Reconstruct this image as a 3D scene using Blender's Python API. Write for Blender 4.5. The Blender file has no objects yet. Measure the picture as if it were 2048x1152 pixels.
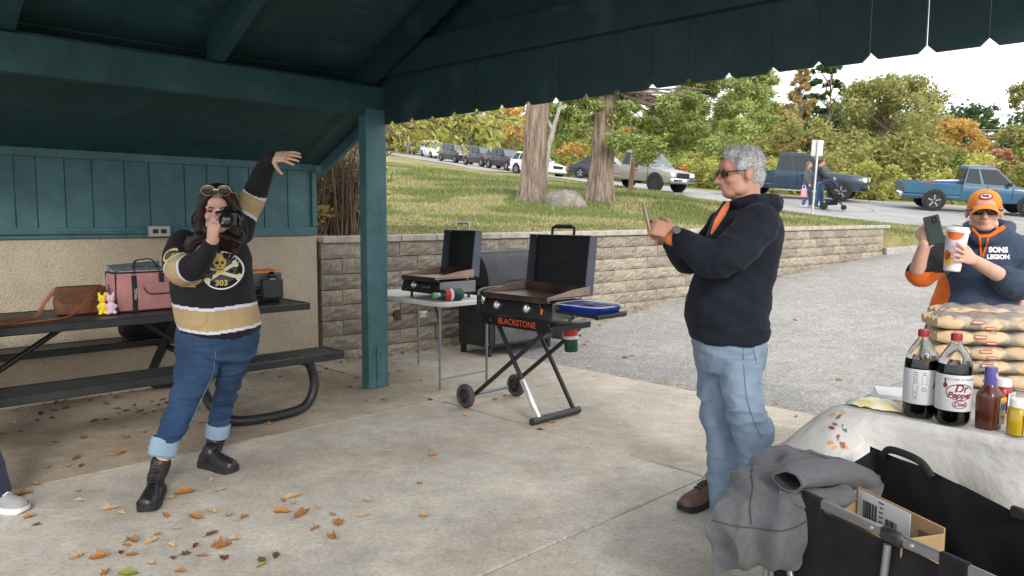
import bpy, math, random
import numpy as np
from mathutils import Vector, Matrix, noise as mnoise, bvhtree
S = bpy.context.scene
C = S.collection
R = math.radians
random.seed(7)
rng = np.random.default_rng(7)

# ------------------------------------------------------------------ camera, sky, sun, exposure
CAM = Vector((0, 0, 1.42)); FPX = 1480.0
PITCH, ROLL = math.atan(139 / FPX), 0.005
_fw = Vector((0, math.cos(PITCH), -math.sin(PITCH)))
_up0 = Vector((0, math.sin(PITCH), math.cos(PITCH)))
_ri = Vector((1, 0, 0)) * math.cos(ROLL) + _up0 * math.sin(ROLL)
_up = _up0 * math.cos(ROLL) - Vector((1, 0, 0)) * math.sin(ROLL)
cam_d = bpy.data.cameras.new('camera'); cam = bpy.data.objects.new('camera', cam_d); C.objects.link(cam)
cam_d.sensor_fit = 'HORIZONTAL'; cam_d.angle = 2 * math.atan(1024 / FPX)
cam_d.clip_start = 0.05; cam_d.clip_end = 900
_m = Matrix((_ri, _up, -_fw)).transposed().to_4x4(); _m.translation = CAM
cam.matrix_world = _m
S.camera = cam
world = bpy.data.worlds.new('World'); S.world = world; world.use_nodes = True
wt = world.node_tree; wt.nodes.clear()
SUN_EL, SUN_AZ = R(27), R(165)          # soft high overcast sun, behind and to the right of the camera
sky = wt.nodes.new('ShaderNodeTexSky'); sky.sky_type = 'NISHITA'; sky.sun_disc = False
sky.sun_elevation = SUN_EL; sky.sun_rotation = SUN_AZ; sky.dust_density = 3.0
cld = wt.nodes.new('ShaderNodeTexNoise'); cld.inputs['Scale'].default_value = 2.2; cld.inputs['Detail'].default_value = 5
crp = wt.nodes.new('ShaderNodeValToRGB')
crp.color_ramp.elements[0].position = .3; crp.color_ramp.elements[0].color = (9.6, 10.0, 10.6, 1)
crp.color_ramp.elements[1].position = .75; crp.color_ramp.elements[1].color = (12.5, 12.6, 12.9, 1)
mixw = wt.nodes.new('ShaderNodeMix'); mixw.data_type = 'RGBA'; mixw.inputs[0].default_value = .82
bgn = wt.nodes.new('ShaderNodeBackground'); bgn.inputs['Strength'].default_value = 0.12
outw = wt.nodes.new('ShaderNodeOutputWorld')
wt.links.new(cld.outputs['Fac'], crp.inputs['Fac'])
wt.links.new(sky.outputs[0], mixw.inputs[6]); wt.links.new(crp.outputs[0], mixw.inputs[7])
wt.links.new(mixw.outputs[2], bgn.inputs['Color']); wt.links.new(bgn.outputs[0], outw.inputs['Surface'])
sun_d = bpy.data.lights.new('sun', 'SUN'); sun_d.energy = 1.5; sun_d.angle = R(14); sun_d.color = (1, .95, .88)
sun = bpy.data.objects.new('sun', sun_d); C.objects.link(sun)
sun.rotation_euler = Vector((-math.sin(SUN_AZ) * math.cos(SUN_EL), -math.cos(SUN_AZ) * math.cos(SUN_EL), -math.sin(SUN_EL))).to_track_quat('-Z', 'Y').to_euler()
vs = S.view_settings; vs.view_transform = 'Standard'; vs.look = 'None'; vs.gamma = 1; vs.use_curve_mapping = False
vs.exposure = 0.55
S.render.engine = 'CYCLES'
cy = S.cycles
cy.max_bounces = 8; cy.diffuse_bounces = 4; cy.glossy_bounces = 3; cy.transmission_bounces = 6; cy.transparent_max_bounces = 24
cy.caustics_reflective = False; cy.caustics_refractive = False
cy.use_denoising = True
cy.sample_clamp_indirect = 6

# ------------------------------------------------------------------ measuring from the photograph
def ray(px, py):
    return (_fw + _ri * ((px - 1024) / FPX) + _up * ((576 - py) / FPX))
def W(px, py, Y):
    "point on the sight line through photo pixel (px,py) at world depth Y"
    d = ray(px, py); return CAM + d * (Y / d.y)
def G(px, py, z=0.0):
    d = ray(px, py); return CAM + d * ((z - CAM.z) / d.z)

# ------------------------------------------------------------------ objects
WM = {}
def tag(o, label=None, cat=None, group=None, kind=None):
    if label: o['label'] = label
    if cat: o['category'] = cat
    if group: o['group'] = group
    if kind: o['kind'] = kind
    return o
def thing(name, label, cat, loc=(0, 0, 0), rz=0.0, group=None, kind=None):
    o = bpy.data.objects.new(name, None); C.objects.link(o)
    o.empty_display_size = .1
    o.location = loc; o.rotation_euler = (0, 0, rz)
    WM[o.name] = Matrix.Translation(Vector(loc)) @ Matrix.Rotation(rz, 4, 'Z')
    return tag(o, label, cat, group, kind)
def kids(o): return [x for x in bpy.data.objects if x.parent == o]
def dup(o, loc=None, rz=None, label=None, parent=None, _ch=None):
    if _ch is None:
        _ch = {}
        for x in bpy.data.objects:
            if x.parent: _ch.setdefault(x.parent.name, []).append(x)
    c = o.copy(); C.objects.link(c)
    if parent: c.parent = parent
    if loc is not None: c.location = loc
    if rz is not None: c.rotation_euler = (0, 0, rz)
    if label: c['label'] = label
    for k in _ch.get(o.name, ()): dup(k, parent=c, _ch=_ch)
    return c
def link_mesh(me, name, mat, parent=None, loc=None, rot=None, label=None):
    o = bpy.data.objects.new(name, me); C.objects.link(o)
    if mat is not None:
        me.materials.clear()
        for m in (mat if isinstance(mat, (list, tuple)) else [mat]): me.materials.append(m)
    if parent: o.parent = parent
    if loc is not None: o.location = loc
    if rot is not None: o.rotation_euler = rot
    WM[o.name] = WM.get(parent.name, Matrix()) if parent else Matrix.Translation(o.location)
    if label: o['label'] = label
    return o
def inst(me, name, parent, loc, rot=(0, 0, 0), label=None, scale=None):
    o = bpy.data.objects.new(name, me); C.objects.link(o); o.parent = parent
    o.location = loc; o.rotation_euler = rot
    if scale: o.scale = scale
    if label: o['label'] = label
    return o

class MB:
    def __init__(self): self.v = []; self.f = []; self.mi = []; self.cur = 0
    def add(self, v, f):
        n = len(self.v); self.v.extend([tuple(p) for p in v]); self.f.extend([tuple(i + n for i in q) for q in f])
        self.mi.extend([self.cur] * len(f)); return self
    def box(self, c, s, rot=None, ch=0.0, top=None):
        "bevelled box; TOP=(sx,sy) scales the upper face"
        hx, hy, hz = s[0] / 2, s[1] / 2, s[2] / 2
        c = Vector(c); vs = []; fs = []
        if ch <= 0:
            P = [(x * hx, y * hy, z * hz) for z in (-1, 1) for x, y in ((-1, -1), (1, -1), (1, 1), (-1, 1))]
            fs = [(3, 2, 1, 0), (4, 5, 6, 7), (0, 1, 5, 4), (1, 2, 6, 5), (2, 3, 7, 6), (3, 0, 4, 7)]
        else:
            ch = min(ch, hx * .9, hy * .9, hz * .9); P = []; idx = {}
            for sx in (-1, 1):
                for sy in (-1, 1):
                    for sz in (-1, 1):
                        for ax in range(3):
                            p = [sx * (hx - ch), sy * (hy - ch), sz * (hz - ch)]
                            p[ax] = (sx * hx, sy * hy, sz * hz)[ax]
                            idx[(sx, sy, sz, ax)] = len(P); P.append(tuple(p))
            for ax in range(3):
                a, b = [i for i in range(3) if i != ax]
                for sg in (-1, 1):
                    q = []
                    for sa, sb in ((-1, -1), (1, -1), (1, 1), (-1, 1)):
                        k = [0, 0, 0]; k[ax] = sg; k[a] = sa; k[b] = sb; q.append(idx[(*k, ax)])
                    flip = (sg > 0) == (ax == 1)
                    fs.append(tuple(reversed(q)) if flip else tuple(q))
            for ax in range(3):
                a, b = [i for i in range(3) if i != ax]
                for sa in (-1, 1):
                    for sb in (-1, 1):
                        k0 = [0, 0, 0]; k0[a] = sa; k0[b] = sb; k0[ax] = -1; k1 = list(k0); k1[ax] = 1
                        q = [idx[(*k0, a)], idx[(*k0, b)], idx[(*k1, b)], idx[(*k1, a)]]
                        n = (Vector(P[q[1]]) - Vector(P[q[0]])).cross(Vector(P[q[3]]) - Vector(P[q[0]]))
                        m = Vector([0, 0, 0]); m[a] = sa; m[b] = sb
                        fs.append(tuple(q) if n.dot(m) > 0 else tuple(reversed(q)))
            for sx in (-1, 1):
                for sy in (-1, 1):
                    for sz in (-1, 1):
                        q = [idx[(sx, sy, sz, i)] for i in range(3)]
                        fs.append(tuple(q) if sx * sy * sz > 0 else tuple(reversed(q)))
        for p in P:
            p = Vector(p)
            if top and p.z > 0: p.x *= top[0]; p.y *= top[1]
            if rot is not None: p = rot @ p
            vs.append(c + p)
        return self.add(vs, fs)
    def loft(self, rings, caps=True, close=True, loop=False):
        n = len(rings[0]); v = [p for r in rings for p in r]; f = []; m = len(rings)
        for i in range(m if loop else m - 1):
            a, b = i * n, ((i + 1) % m) * n
            for j in range(n if close else n - 1):
                k = (j + 1) % n; f.append((a + j, a + k, b + k, b + j))
        if caps and not loop:
            f.append(tuple(reversed(range(n)))); f.append(tuple(range((m - 1) * n, m * n)))
        return self.add(v, f)
    def tube(self, pts, r, n=8, caps=True, loop=False, flat=None, up=None):
        "round (or elliptic: r*(1,flat)) tube along points; r scalar or per point"
        pts = [Vector(p) for p in pts]; m = len(pts)
        rr = r if isinstance(r, (list, tuple)) else [r] * m
        fl = flat if isinstance(flat, (list, tuple)) else [flat or 1.0] * m
        rings = []; u = None
        for i in range(m):
            if loop: t = pts[(i + 1) % m] - pts[i - 1]
            else: t = pts[min(i + 1, m - 1)] - pts[max(i - 1, 0)]
            if t.length < 1e-9: t = Vector((0, 0, 1))
            t.normalize()
            if u is None:
                u = Vector(up) if up is not None else (Vector((0, 0, 1)) if abs(t.z) < .9 else Vector((1, 0, 0)))
            u = (u - t * u.dot(t))
            if u.length < 1e-6: u = t.orthogonal()
            u.normalize(); w = t.cross(u)
            rings.append([pts[i] + u * (rr[i] * math.cos(2 * math.pi * j / n)) + w * (rr[i] * fl[i] * math.sin(2 * math.pi * j / n)) for j in range(n)])
        return self.loft(rings, caps=caps, loop=loop)
    def lathe(self, prof, n=16, o=(0, 0, 0), M=None, caps=True):
        o = Vector(o); rings = []
        for r, z in prof:
            ring = []
            for j in range(n):
                a = 2 * math.pi * j / n; p = Vector((r * math.cos(a), r * math.sin(a), z))
                ring.append(o + (M @ p if M is not None else p))
            rings.append(ring)
        return self.loft(rings, caps=caps)
    def ell(self, c, r, rot=None, nu=16, nv=10):
        c = Vector(c); rings = []
        for i in range(1, nv):
            t = math.pi * i / nv - math.pi / 2; ring = []
            for j in range(nu):
                a = 2 * math.pi * j / nu
                p = Vector((r[0] * math.cos(t) * math.cos(a), r[1] * math.cos(t) * math.sin(a), r[2] * math.sin(t)))
                ring.append(c + (rot @ p if rot is not None else p))
            rings.append(ring)
        return self.loft(rings)
    def prism(self, poly, a, b, fn):
        "polygon of 2-D points swept between offsets a and b; fn(x, y, t) -> point"
        n = len(poly); v = [fn(x, y, a) for x, y in poly] + [fn(x, y, b) for x, y in poly]
        f = [tuple(range(n))[::-1], tuple(range(n, 2 * n))] + [(i, (i + 1) % n, n + (i + 1) % n, n + i) for i in range(n)]
        return self.add(v, f)
    def quad(self, a, b, c, d): return self.add([a, b, c, d], [(0, 1, 2, 3)])
    def xf(self, M): self.v = [tuple(M @ Vector(p)) for p in self.v]; return self
    def mesh(self, name, smooth=40, fix=True):
        me = bpy.data.meshes.new(name); me.from_pydata(self.v, [], self.f)
        if any(self.mi): me.polygons.foreach_set('material_index', self.mi)
        if fix: fix_normals(me)
        if smooth:
            me.polygons.foreach_set('use_smooth', [True] * len(me.polygons))
            me.set_sharp_from_angle(angle=R(smooth))
        return me
    def build(self, name, mat, parent=None, local=False, smooth=40, label=None, fix=True):
        if parent is not None and not local:
            Mi = WM[parent.name].inverted(); self.xf(Mi)
        return link_mesh(self.mesh(name, smooth, fix), name, mat, parent, label=label)
def fix_normals(me):
    import bmesh
    bm = bmesh.new(); bm.from_mesh(me); bmesh.ops.recalc_face_normals(bm, faces=bm.faces); bm.to_mesh(me); bm.free()
def np_mesh(name, v, faces_n, idx, mats, parent=None, smooth=False):
    "fast mesh from numpy: v (n,3), faces all with faces_n corners"
    me = bpy.data.meshes.new(name); nf = len(idx) // faces_n
    me.vertices.add(len(v)); me.vertices.foreach_set('co', np.asarray(v, dtype=np.float32).ravel())
    me.loops.add(len(idx)); me.loops.foreach_set('vertex_index', np.asarray(idx, dtype=np.int32))
    me.polygons.add(nf); me.polygons.foreach_set('loop_start', np.arange(nf, dtype=np.int32) * faces_n)
    me.polygons.foreach_set('loop_total', np.full(nf, faces_n, dtype=np.int32))
    if smooth: me.polygons.foreach_set('use_smooth', np.ones(nf, dtype=bool))
    me.update(calc_edges=True); me.validate()
    return link_mesh(me, name, mats, parent)
def rotz(a): return Matrix.Rotation(a, 3, 'Z')
def basis(x, y, z): return Matrix((Vector(x), Vector(y), Vector(z))).transposed()
def frame(fwd, up=(0, 0, 1)):
    "columns: right, forward, up"
    f = Vector(fwd).normalized(); r = f.cross(Vector(up)).normalized(); return basis(r, f, r.cross(f))
def bez(pts, n=6):
    "Catmull-Rom through points"
    P = [Vector(p) for p in pts]; out = []
    for i in range(len(P) - 1):
        p0, p1, p2, p3 = P[max(i - 1, 0)], P[i], P[i + 1], P[min(i + 2, len(P) - 1)]
        for k in range(n):
            t = k / n; out.append(.5 * ((2 * p1) + (p2 - p0) * t + (2 * p0 - 5 * p1 + 4 * p2 - p3) * t * t + (3 * p1 - p0 - 3 * p2 + p3) * t ** 3))
    out.append(P[-1]); return out
def fnoise(p, s, k=3): return mnoise.fractal(Vector(p) * s, 1.0, 2.0, k)

# ------------------------------------------------------------------ materials
def lin(r, g, b):
    f = lambda c: (c / 255 / 12.92) if c / 255 <= .04045 else ((c / 255 + .055) / 1.055) ** 2.4
    return (f(r), f(g), f(b))
def nodes(name):
    m = bpy.data.materials.new(name); m.use_nodes = True; nt = m.node_tree
    return m, nt, nt.nodes['Principled BSDF']
def tex(nt, kind, coord='Object', **kw):
    n = nt.nodes.new('ShaderNodeTex' + kind)
    if coord:
        tc = nt.nodes.get('tc') or nt.nodes.new('ShaderNodeTexCoord'); tc.name = 'tc'
        nt.links.new(tc.outputs[coord], n.inputs['Vector'])
    for k, v in kw.items():
        if k in n.inputs: n.inputs[k].default_value = v
        else: setattr(n, k, v)
    return n
def stretch(nt, n, sc, rot=(0, 0, 0)):
    mp = nt.nodes.new('ShaderNodeMapping'); mp.inputs['Scale'].default_value = sc; mp.inputs['Rotation'].default_value = rot
    l = n.inputs['Vector'].links[0]; src = l.from_socket; nt.links.remove(l)
    nt.links.new(src, mp.inputs['Vector']); nt.links.new(mp.outputs[0], n.inputs['Vector']); return n
def ramp(nt, src, stops):
    r = nt.nodes.new('ShaderNodeValToRGB'); e = r.color_ramp.elements
    while len(e) < len(stops): e.new(.5)
    for i, (p, c) in enumerate(stops):
        e[i].position = p; e[i].color = (*c, 1) if not isinstance(c, (int, float)) else (c, c, c, 1)
    nt.links.new(src, r.inputs['Fac']); return r.outputs['Color']
def mixc(nt, a, b, fac, mode='MIX'):
    m = nt.nodes.new('ShaderNodeMix'); m.data_type = 'RGBA'; m.blend_type = mode
    for s, x in ((0, fac), (6, a), (7, b)):
        if isinstance(x, (int, float)): m.inputs[s].default_value = x
        elif isinstance(x, tuple): m.inputs[s].default_value = (*x[:3], 1)
        else: nt.links.new(x, m.inputs[s])
    return m.outputs[2]
def bump(nt, bs, h, strength=.4, dist=.01, prev=None):
    b = nt.nodes.new('ShaderNodeBump'); b.inputs['Strength'].default_value = strength; b.inputs['Distance'].default_value = dist
    nt.links.new(h, b.inputs['Height'])
    if prev is not None: nt.links.new(prev, b.inputs['Normal'])
    nt.links.new(b.outputs[0], bs.inputs['Normal']); return b.outputs[0]
_mc = {}
def pm(name, col, rough=.6, metal=0, var=.15, scale=6, bmp=0, bs=60, spec=.5, coat=0, st=None, emit=None, alpha=None, trans=0, ior=1.45):
    "plain procedural material: colour with soft variation and fine relief"
    if name in _mc: return _mc[name]
    m, nt, b = nodes(name)
    b.inputs['Roughness'].default_value = rough; b.inputs['Metallic'].default_value = metal
    b.inputs['Specular IOR Level'].default_value = spec; b.inputs['Coat Weight'].default_value = coat
    b.inputs['Transmission Weight'].default_value = trans; b.inputs['IOR'].default_value = ior
    if var > 0:
        n = tex(nt, 'Noise', Scale=scale, Detail=4.0)
        if st: stretch(nt, n, st)
        lo = tuple(c * (1 - var) for c in col); hi = tuple(min(1, c * (1 + var)) for c in col)
        nt.links.new(ramp(nt, n.outputs['Fac'], [(.3, lo), (.7, hi)]), b.inputs['Base Color'])
    else: b.inputs['Base Color'].default_value = (*col, 1)
    if bmp:
        n2 = tex(nt, 'Noise', Scale=bs, Detail=3.0)
        bump(nt, b, n2.outputs['Fac'], bmp, .01)
    _mc[name] = m; return m
# ------------------------------------------------------------------ building axes
UA = R(44); U = Vector((math.cos(UA), math.sin(UA), 0)); V = Vector((math.sin(UA), -math.cos(UA), 0))
P0 = Vector((-1.15, 6.15, 0))
def B(a, s, z=0.0): return P0 + U * a + V * s + Vector((0, 0, z))   # a: along the long side (outwards), s: along the gable
RB = basis(U, V * -1, (0, 0, 1))
def bbox(mb, a0, a1, s0, s1, z0, z1, ch=0.004):
    return mb.box(B((a0 + a1) / 2, (s0 + s1) / 2, (z0 + z1) / 2), (abs(a1 - a0), abs(s1 - s0), abs(z1 - z0)), RB, ch)
W0 = Vector((-1.87, 7.24)); W1 = Vector((7.45, 15.0))                 # retaining wall, shelter corner to free end
WD = (W1 - W0).normalized(); WLEN = (W1 - W0).length; WN = Vector((WD.y, -WD.x))
def wall_top(t): return 1.235 + .09 * t / WLEN

# ------------------------------------------------------------------ terrain: heights read off the photograph
def tps(pts):
    P = np.array([(p[0], p[1]) for p in pts], float); z = np.array([p[2] for p in pts], float); n = len(P)
    d = np.linalg.norm(P[:, None] - P[None], axis=2); K = np.where(d > 0, d * d * np.log(d + 1e-9), 0) + np.eye(n) * .4
    A = np.zeros((n + 3, n + 3)); A[:n, :n] = K; A[:n, n] = 1; A[:n, n + 1:] = P; A[n, :n] = 1; A[n + 1:, :n] = P.T
    w = np.linalg.solve(A, np.concatenate([z, [0, 0, 0]]))
    def f(x, y):
        x = np.asarray(x, float); y = np.asarray(y, float); q = np.stack([x.ravel(), y.ravel()], 1)
        dd = np.linalg.norm(q[:, None] - P[None], axis=2); k = np.where(dd > 0, dd * dd * np.log(dd + 1e-9), 0)
        return (k @ w[:n] + w[n] + q @ w[n + 1:]).reshape(x.shape)
    return f
CAR_SPOTS = [(823, 308, 96), (866, 316, 88), (911, 326, 78), (963, 334, 67), (1012, 341, 61), (1073, 353, 53), (1186, 360, 46), (1292, 381, 35), (1612, 399, 32), (1925, 424, 28.5)]
pts = [tuple(W(*p)) for p in CAR_SPOTS]
pts += [tuple(W(*p)) for p in [(1060, 402, 17), (1200, 402, 17.6), (1128, 412, 16.3), (1262, 389, 22), (1625, 437, 20), (850, 400, 17), (850, 352, 30), (800, 322, 42),
                                (1440, 407, 27), (1560, 425, 24), (1765, 452, 18.5), (1840, 466, 17.5), (1000, 432, 12.5), (1400, 440, 15.5), (1700, 446, 17.5)]]
for t in np.linspace(-4, 0, 3): pts.append((W0.x + .72 * t, W0.y + .69 * t + .3, 1.2 + .02 * t))
for t in np.linspace(.5, WLEN, 7):
    p = W0 + WD * t; pts.append((p.x - WN.x * .3, p.y - WN.y * .3, wall_top(t) - .05))
pts += [tuple(W(*p)) for p in [(1840, 486, 15.6), (1900, 476, 16.4)]]
pts += [(14, 24.5, 1.35), (24, 24, .95), (40, 22, .6), (-20, 20, 3.2), (-40, 60, 9.5), (-50, 110, 13), (0, 120, 10.5), (30, 110, 7), (70, 90, 5), (70, 40, 2.2), (40, 45, 2.6), (20, 45, 2.9), (12, 60, 4.3), (-30, 160, 14), (60, 160, 7)]
HG = tps(pts)
def hg(x, y): return float(HG(x, y))
lp = []
for t, z in ((0, -.01), (2, .0), (4.2, .15), (6, .28), (8, .42), (10, .575), (12.1, .72)):
    p = W0 + WD * t; lp.append((p.x, p.y, z))
lp += [(9.4, 15.6, .82), (10.8, 16.5, .9), (14, 23.5, 1.3), (24, 23, .9), (40, 21, .55), (30, 12, .3), (40, 0, 0)]
lp += [(x, y, -.03) for x, y in ((-4, 2), (-2, 6), (0, 0), (0, 7.2), (1.4, 6.2), (2.5, 4.2), (3.5, 2), (6, 0), (10, -6), (0, -8), (-8, 0))] + [(5, 6.5, .06), (4, 9, .18), (8, 10, .34)]
HL = tps(lp)
def hl(x, y): return float(HL(x, y))
BX = [-9.0, float((W0 + Vector((-.72, -.69)) * 5).x), W0.x, W1.x, 9.4, 10.9, 12.6, 14.0, 20, 28, 70]
BY = [2.0, float((W0 + Vector((-.72, -.69)) * 5).y), W0.y + .12, W1.y + .12, 15.7, 16.7, 19.0, 23.6, 24.2, 23.6, 20]
def yb(x): return float(np.interp(x, BX, BY))

# ground materials
def mat_grass():
    m, nt, b = nodes('grass ground'); b.inputs['Roughness'].default_value = .95; b.inputs['Specular IOR Level'].default_value = .1
    a = tex(nt, 'Noise', Scale=.35, Detail=5.0, Roughness=.65); c = tex(nt, 'Noise', Scale=2.2, Detail=6.0, Roughness=.7); f = tex(nt, 'Noise', Scale=45.0, Detail=3.0)
    g1 = ramp(nt, c.outputs['Fac'], [(.35, (.15, .165, .05)), (.5, (.24, .24, .085)), (.68, (.38, .33, .16))])
    g2 = ramp(nt, c.outputs['Fac'], [(.3, (.36, .30, .15)), (.55, (.46, .39, .21)), (.7, (.30, .21, .10))])
    col = mixc(nt, g1, g2, ramp(nt, a.outputs['Fac'], [(.42, 0.0), (.62, .8)]))
    col = mixc(nt, col, ramp(nt, f.outputs['Fac'], [(.3, .55), (.7, 1.25)]), .8, 'MULTIPLY')
    nt.links.new(col, b.inputs['Base Color']); bump(nt, b, f.outputs['Fac'], .8, .04); return m
def mat_gravel():
    m, nt, b = nodes('worn aggregate asphalt'); b.inputs['Roughness'].default_value = .9; b.inputs['Specular IOR Level'].default_value = .25
    v = tex(nt, 'Voronoi', Scale=100.0); v2 = tex(nt, 'Voronoi', Scale=48.0); big = tex(nt, 'Noise', Scale=.55, Detail=5.0); mid = tex(nt, 'Noise', Scale=5.0, Detail=4.0)
    sep = nt.nodes.new('ShaderNodeSeparateColor'); nt.links.new(v.outputs['Color'], sep.inputs[0])
    sep2 = nt.nodes.new('ShaderNodeSeparateColor'); nt.links.new(v2.outputs['Color'], sep2.inputs[0])
    st = ramp(nt, sep.outputs[0], [(.0, (.22, .21, .195)), (.3, (.35, .335, .31)), (.7, (.45, .43, .40)), (1, (.60, .575, .54))])
    st2 = ramp(nt, sep2.outputs[1], [(.0, (.2, .19, .175)), (.5, (.42, .395, .36)), (1, (.62, .6, .56))])
    col = mixc(nt, st, st2, .35)
    col = mixc(nt, col, ramp(nt, v.outputs['Distance'], [(.35, 1.0), (.75, .6)]), .6, 'MULTIPLY')
    col = mixc(nt, col, ramp(nt, big.outputs['Fac'], [(.3, .74), (.7, 1.08)]), .75, 'MULTIPLY')
    col = mixc(nt, col, ramp(nt, mid.outputs['Fac'], [(.35, .85), (.65, 1.06)]), .7, 'MULTIPLY')
    nt.links.new(col, b.inputs['Base Color']); bump(nt, b, v.outputs['Distance'], .5, -.01); return m
def mat_road():
    m, nt, b = nodes('pale road asphalt'); b.inputs['Roughness'].default_value = .85
    v = tex(nt, 'Noise', Scale=1.1, Detail=6.0, Roughness=.65); f = tex(nt, 'Noise', Scale=70.0, Detail=2.0)
    cr = tex(nt, 'Voronoi', Scale=.35); cr.feature = 'DISTANCE_TO_EDGE'
    col = ramp(nt, v.outputs['Fac'], [(.3, (.27, .265, .26)), (.7, (.40, .39, .375))])
    col = mixc(nt, col, ramp(nt, f.outputs['Fac'], [(.3, .8), (.7, 1.15)]), .7, 'MULTIPLY')
    col = mixc(nt, (.13, .13, .125), col, ramp(nt, cr.outputs['Distance'], [(0.004, .25), (.02, 1.0)]))
    nt.links.new(col, b.inputs['Base Color']); return m
def mat_concrete(name, base, stain, seed):
    m, nt, b = nodes(name); b.inputs['Roughness'].default_value = .82; b.inputs['Specular IOR Level'].default_value = .3
    def nz(s, d=5.0, r=.6, st=None, rot=(0, 0, 0)):
        n = tex(nt, 'Noise', 'Object', Scale=s, Detail=d, Roughness=r); 
        mp = nt.nodes.new('ShaderNodeMapping'); mp.inputs['Location'].default_value = (seed * 3.7, seed * 1.3, 0); mp.inputs['Scale'].default_value = st or (1, 1, 1); mp.inputs['Rotation'].default_value = rot
        l = n.inputs['Vector'].links[0]; src = l.from_socket; nt.links.remove(l); nt.links.new(src, mp.inputs['Vector']); nt.links.new(mp.outputs[0], n.inputs['Vector'])
        return n.outputs['Fac']
    lo = tuple(c * .72 for c in base); hi = tuple(min(1, c * 1.22) for c in base)
    col = ramp(nt, nz(1.1, 8, .68), [(.3, lo), (.5, base), (.7, hi)])
    col = mixc(nt, col, stain, ramp(nt, nz(.8, 7, .7), [(.46, 0.0), (.66, .75)]))
    col = mixc(nt, col, ramp(nt, nz(7, 6, .7), [(.3, .78), (.7, 1.16)]), .85, 'MULTIPLY')
    sc = nz(3.0, 4, .7, (1, 9, 1), (0, 0, R(-28)))
    col = mixc(nt, col, tuple(min(1, c * 1.5) for c in base), ramp(nt, sc, [(.62, 0.0), (.72, .5)]))
    sc2 = nz(3.4, 5, .7, (9, 1, 1), (0, 0, R(20)))
    col = mixc(nt, col, tuple(c * .5 for c in base), ramp(nt, sc2, [(.64, 0.0), (.76, .55)]))
    pale = nz(2.3, 9, .78, (1, 2.2, 1), (0, 0, R(35))); col = mixc(nt, col, (.66, .645, .61), ramp(nt, pale, [(.60, 0.0), (.66, .55), (.8, .7)]))
    dk = nz(5.5, 9, .8); col = mixc(nt, col, tuple(c * .42 for c in base), ramp(nt, dk, [(.63, 0.0), (.72, .6)]))
    gr = nz(42, 5, .8); col = mixc(nt, col, ramp(nt, gr, [(.28, .62), (.5, 1.0), (.72, 1.22)]), .85, 'MULTIPLY')
    sp = nz(150, 2, .6)
    col = mixc(nt, col, ramp(nt, sp, [(.3, .72), (.7, 1.2)]), .7, 'MULTIPLY')
    nt.links.new(col, b.inputs['Base Color']); bump(nt, b, sp, .25, .004); return m
M_grass, M_gravel, M_road = mat_grass(), mat_gravel(), mat_road()

def sheet(name, X, ycols, H, mat, dz=0.0):
    X = np.asarray(X); n, m = len(X), ycols.shape[1]
    XX = np.repeat(X[:, None], m, 1); Z = np.empty_like(ycols)
    for i in range(n): Z[i] = H(XX[i], ycols[i]) + dz
    v = np.stack([XX, ycols, Z], 2).reshape(-1, 3)
    i, j = np.meshgrid(np.arange(n - 1), np.arange(m - 1), indexing='ij'); a = (i * m + j).ravel()
    idx = np.stack([a, a + m, a + m + 1, a + 1], 1).ravel()
    return np_mesh(name, v, 4, idx, mat, smooth=True)
Xs = np.unique(np.concatenate([np.linspace(-90, -9, 22), np.linspace(-9, 16, 101), np.linspace(16, 120, 40), BX]))
fy = np.concatenate([[0], np.geomspace(.15, 190, 64)])
def HGs(x, y):
    z = HG(x, y)
    if -2 < x[0] < 14.5: z[0] = hl(x[0], y[0]) - .15
    return z
lawn = sheet('lawn', Xs, np.array([yb(x) + np.concatenate([[-.01], fy]) for x in Xs]), HGs, M_grass); tag(lawn, kind='structure')
def HLc(x, y): return HL(x, y)
Xl = np.unique(np.concatenate([np.linspace(-14, 14, 85), np.linspace(14, 60, 24), BX[1:-1]]))
lot = sheet('parking_lot', Xl, np.array([np.linspace(-10, max(yb(x) + .12, -8), 90) for x in Xl]), HL, M_gravel); tag(lot, kind='structure')

# road: between its two edges as the photograph shows them on the terrain
def TP(px, py, H=None, y0=8.0, y1=140.0):
    H = H or hg; d = ray(px, py); lo = None; Y = y0
    while Y < y1:
        q = CAM + d * (Y / d.y)
        if q.z <= H(q.x, q.y):
            a_, b_ = Y / 1.02 - .3, Y
            for _ in range(14):
                m_ = (a_ + b_) / 2; q = CAM + d * (m_ / d.y)
                if q.z <= H(q.x, q.y): b_ = m_
                else: a_ = m_
            return CAM + d * (b_ / d.y)
        Y *= 1.02
    return CAM + d * (y1 / d.y)
near_px = [(1150, 362), (1240, 375), (1300, 384), (1360, 393), (1440, 407), (1540, 423), (1640, 436), (1740, 447), (1840, 456), (1930, 461)]
near = [Vector((-26, 112, 0)), Vector((-16, 90, 0)), Vector((-9.5, 74, 0)), Vector((-4, 57, 0)), Vector((-.3, 46.5, 0))] + [TP(*q) for q in near_px] + [Vector((26, 19, 0)), Vector((60, 14, 0))]
near = [p for i, p in enumerate(near) if i < 5 or p.x > 1.2]
far_ = [Vector((-17, 118, 0)), Vector((-7, 95, 0)), Vector((-2, 78, 0)), Vector((2.0, 62, 0)), Vector((4.8, 54, 0)), Vector((7.4, 48, 0)), Vector((9.5, 38, 0)), Vector((13, 34.5, 0)), Vector((18, 32.5, 0)), Vector((24, 31, 0)), Vector((36, 30, 0)), Vector((60, 27, 0))]
def resample(P, n):
    P = bez(P, 8); L = [0]
    for i in range(1, len(P)): L.append(L[-1] + (P[i].xy - P[i - 1].xy).length)
    L = np.array(L) / L[-1]; t = np.linspace(0, 1, n)
    return np.interp(t, L, [p.x for p in P]), np.interp(t, L, [p.y for p in P])
nx_, ny_ = resample(near, 150); fx_, fy_ = resample(far_, 150)
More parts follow.
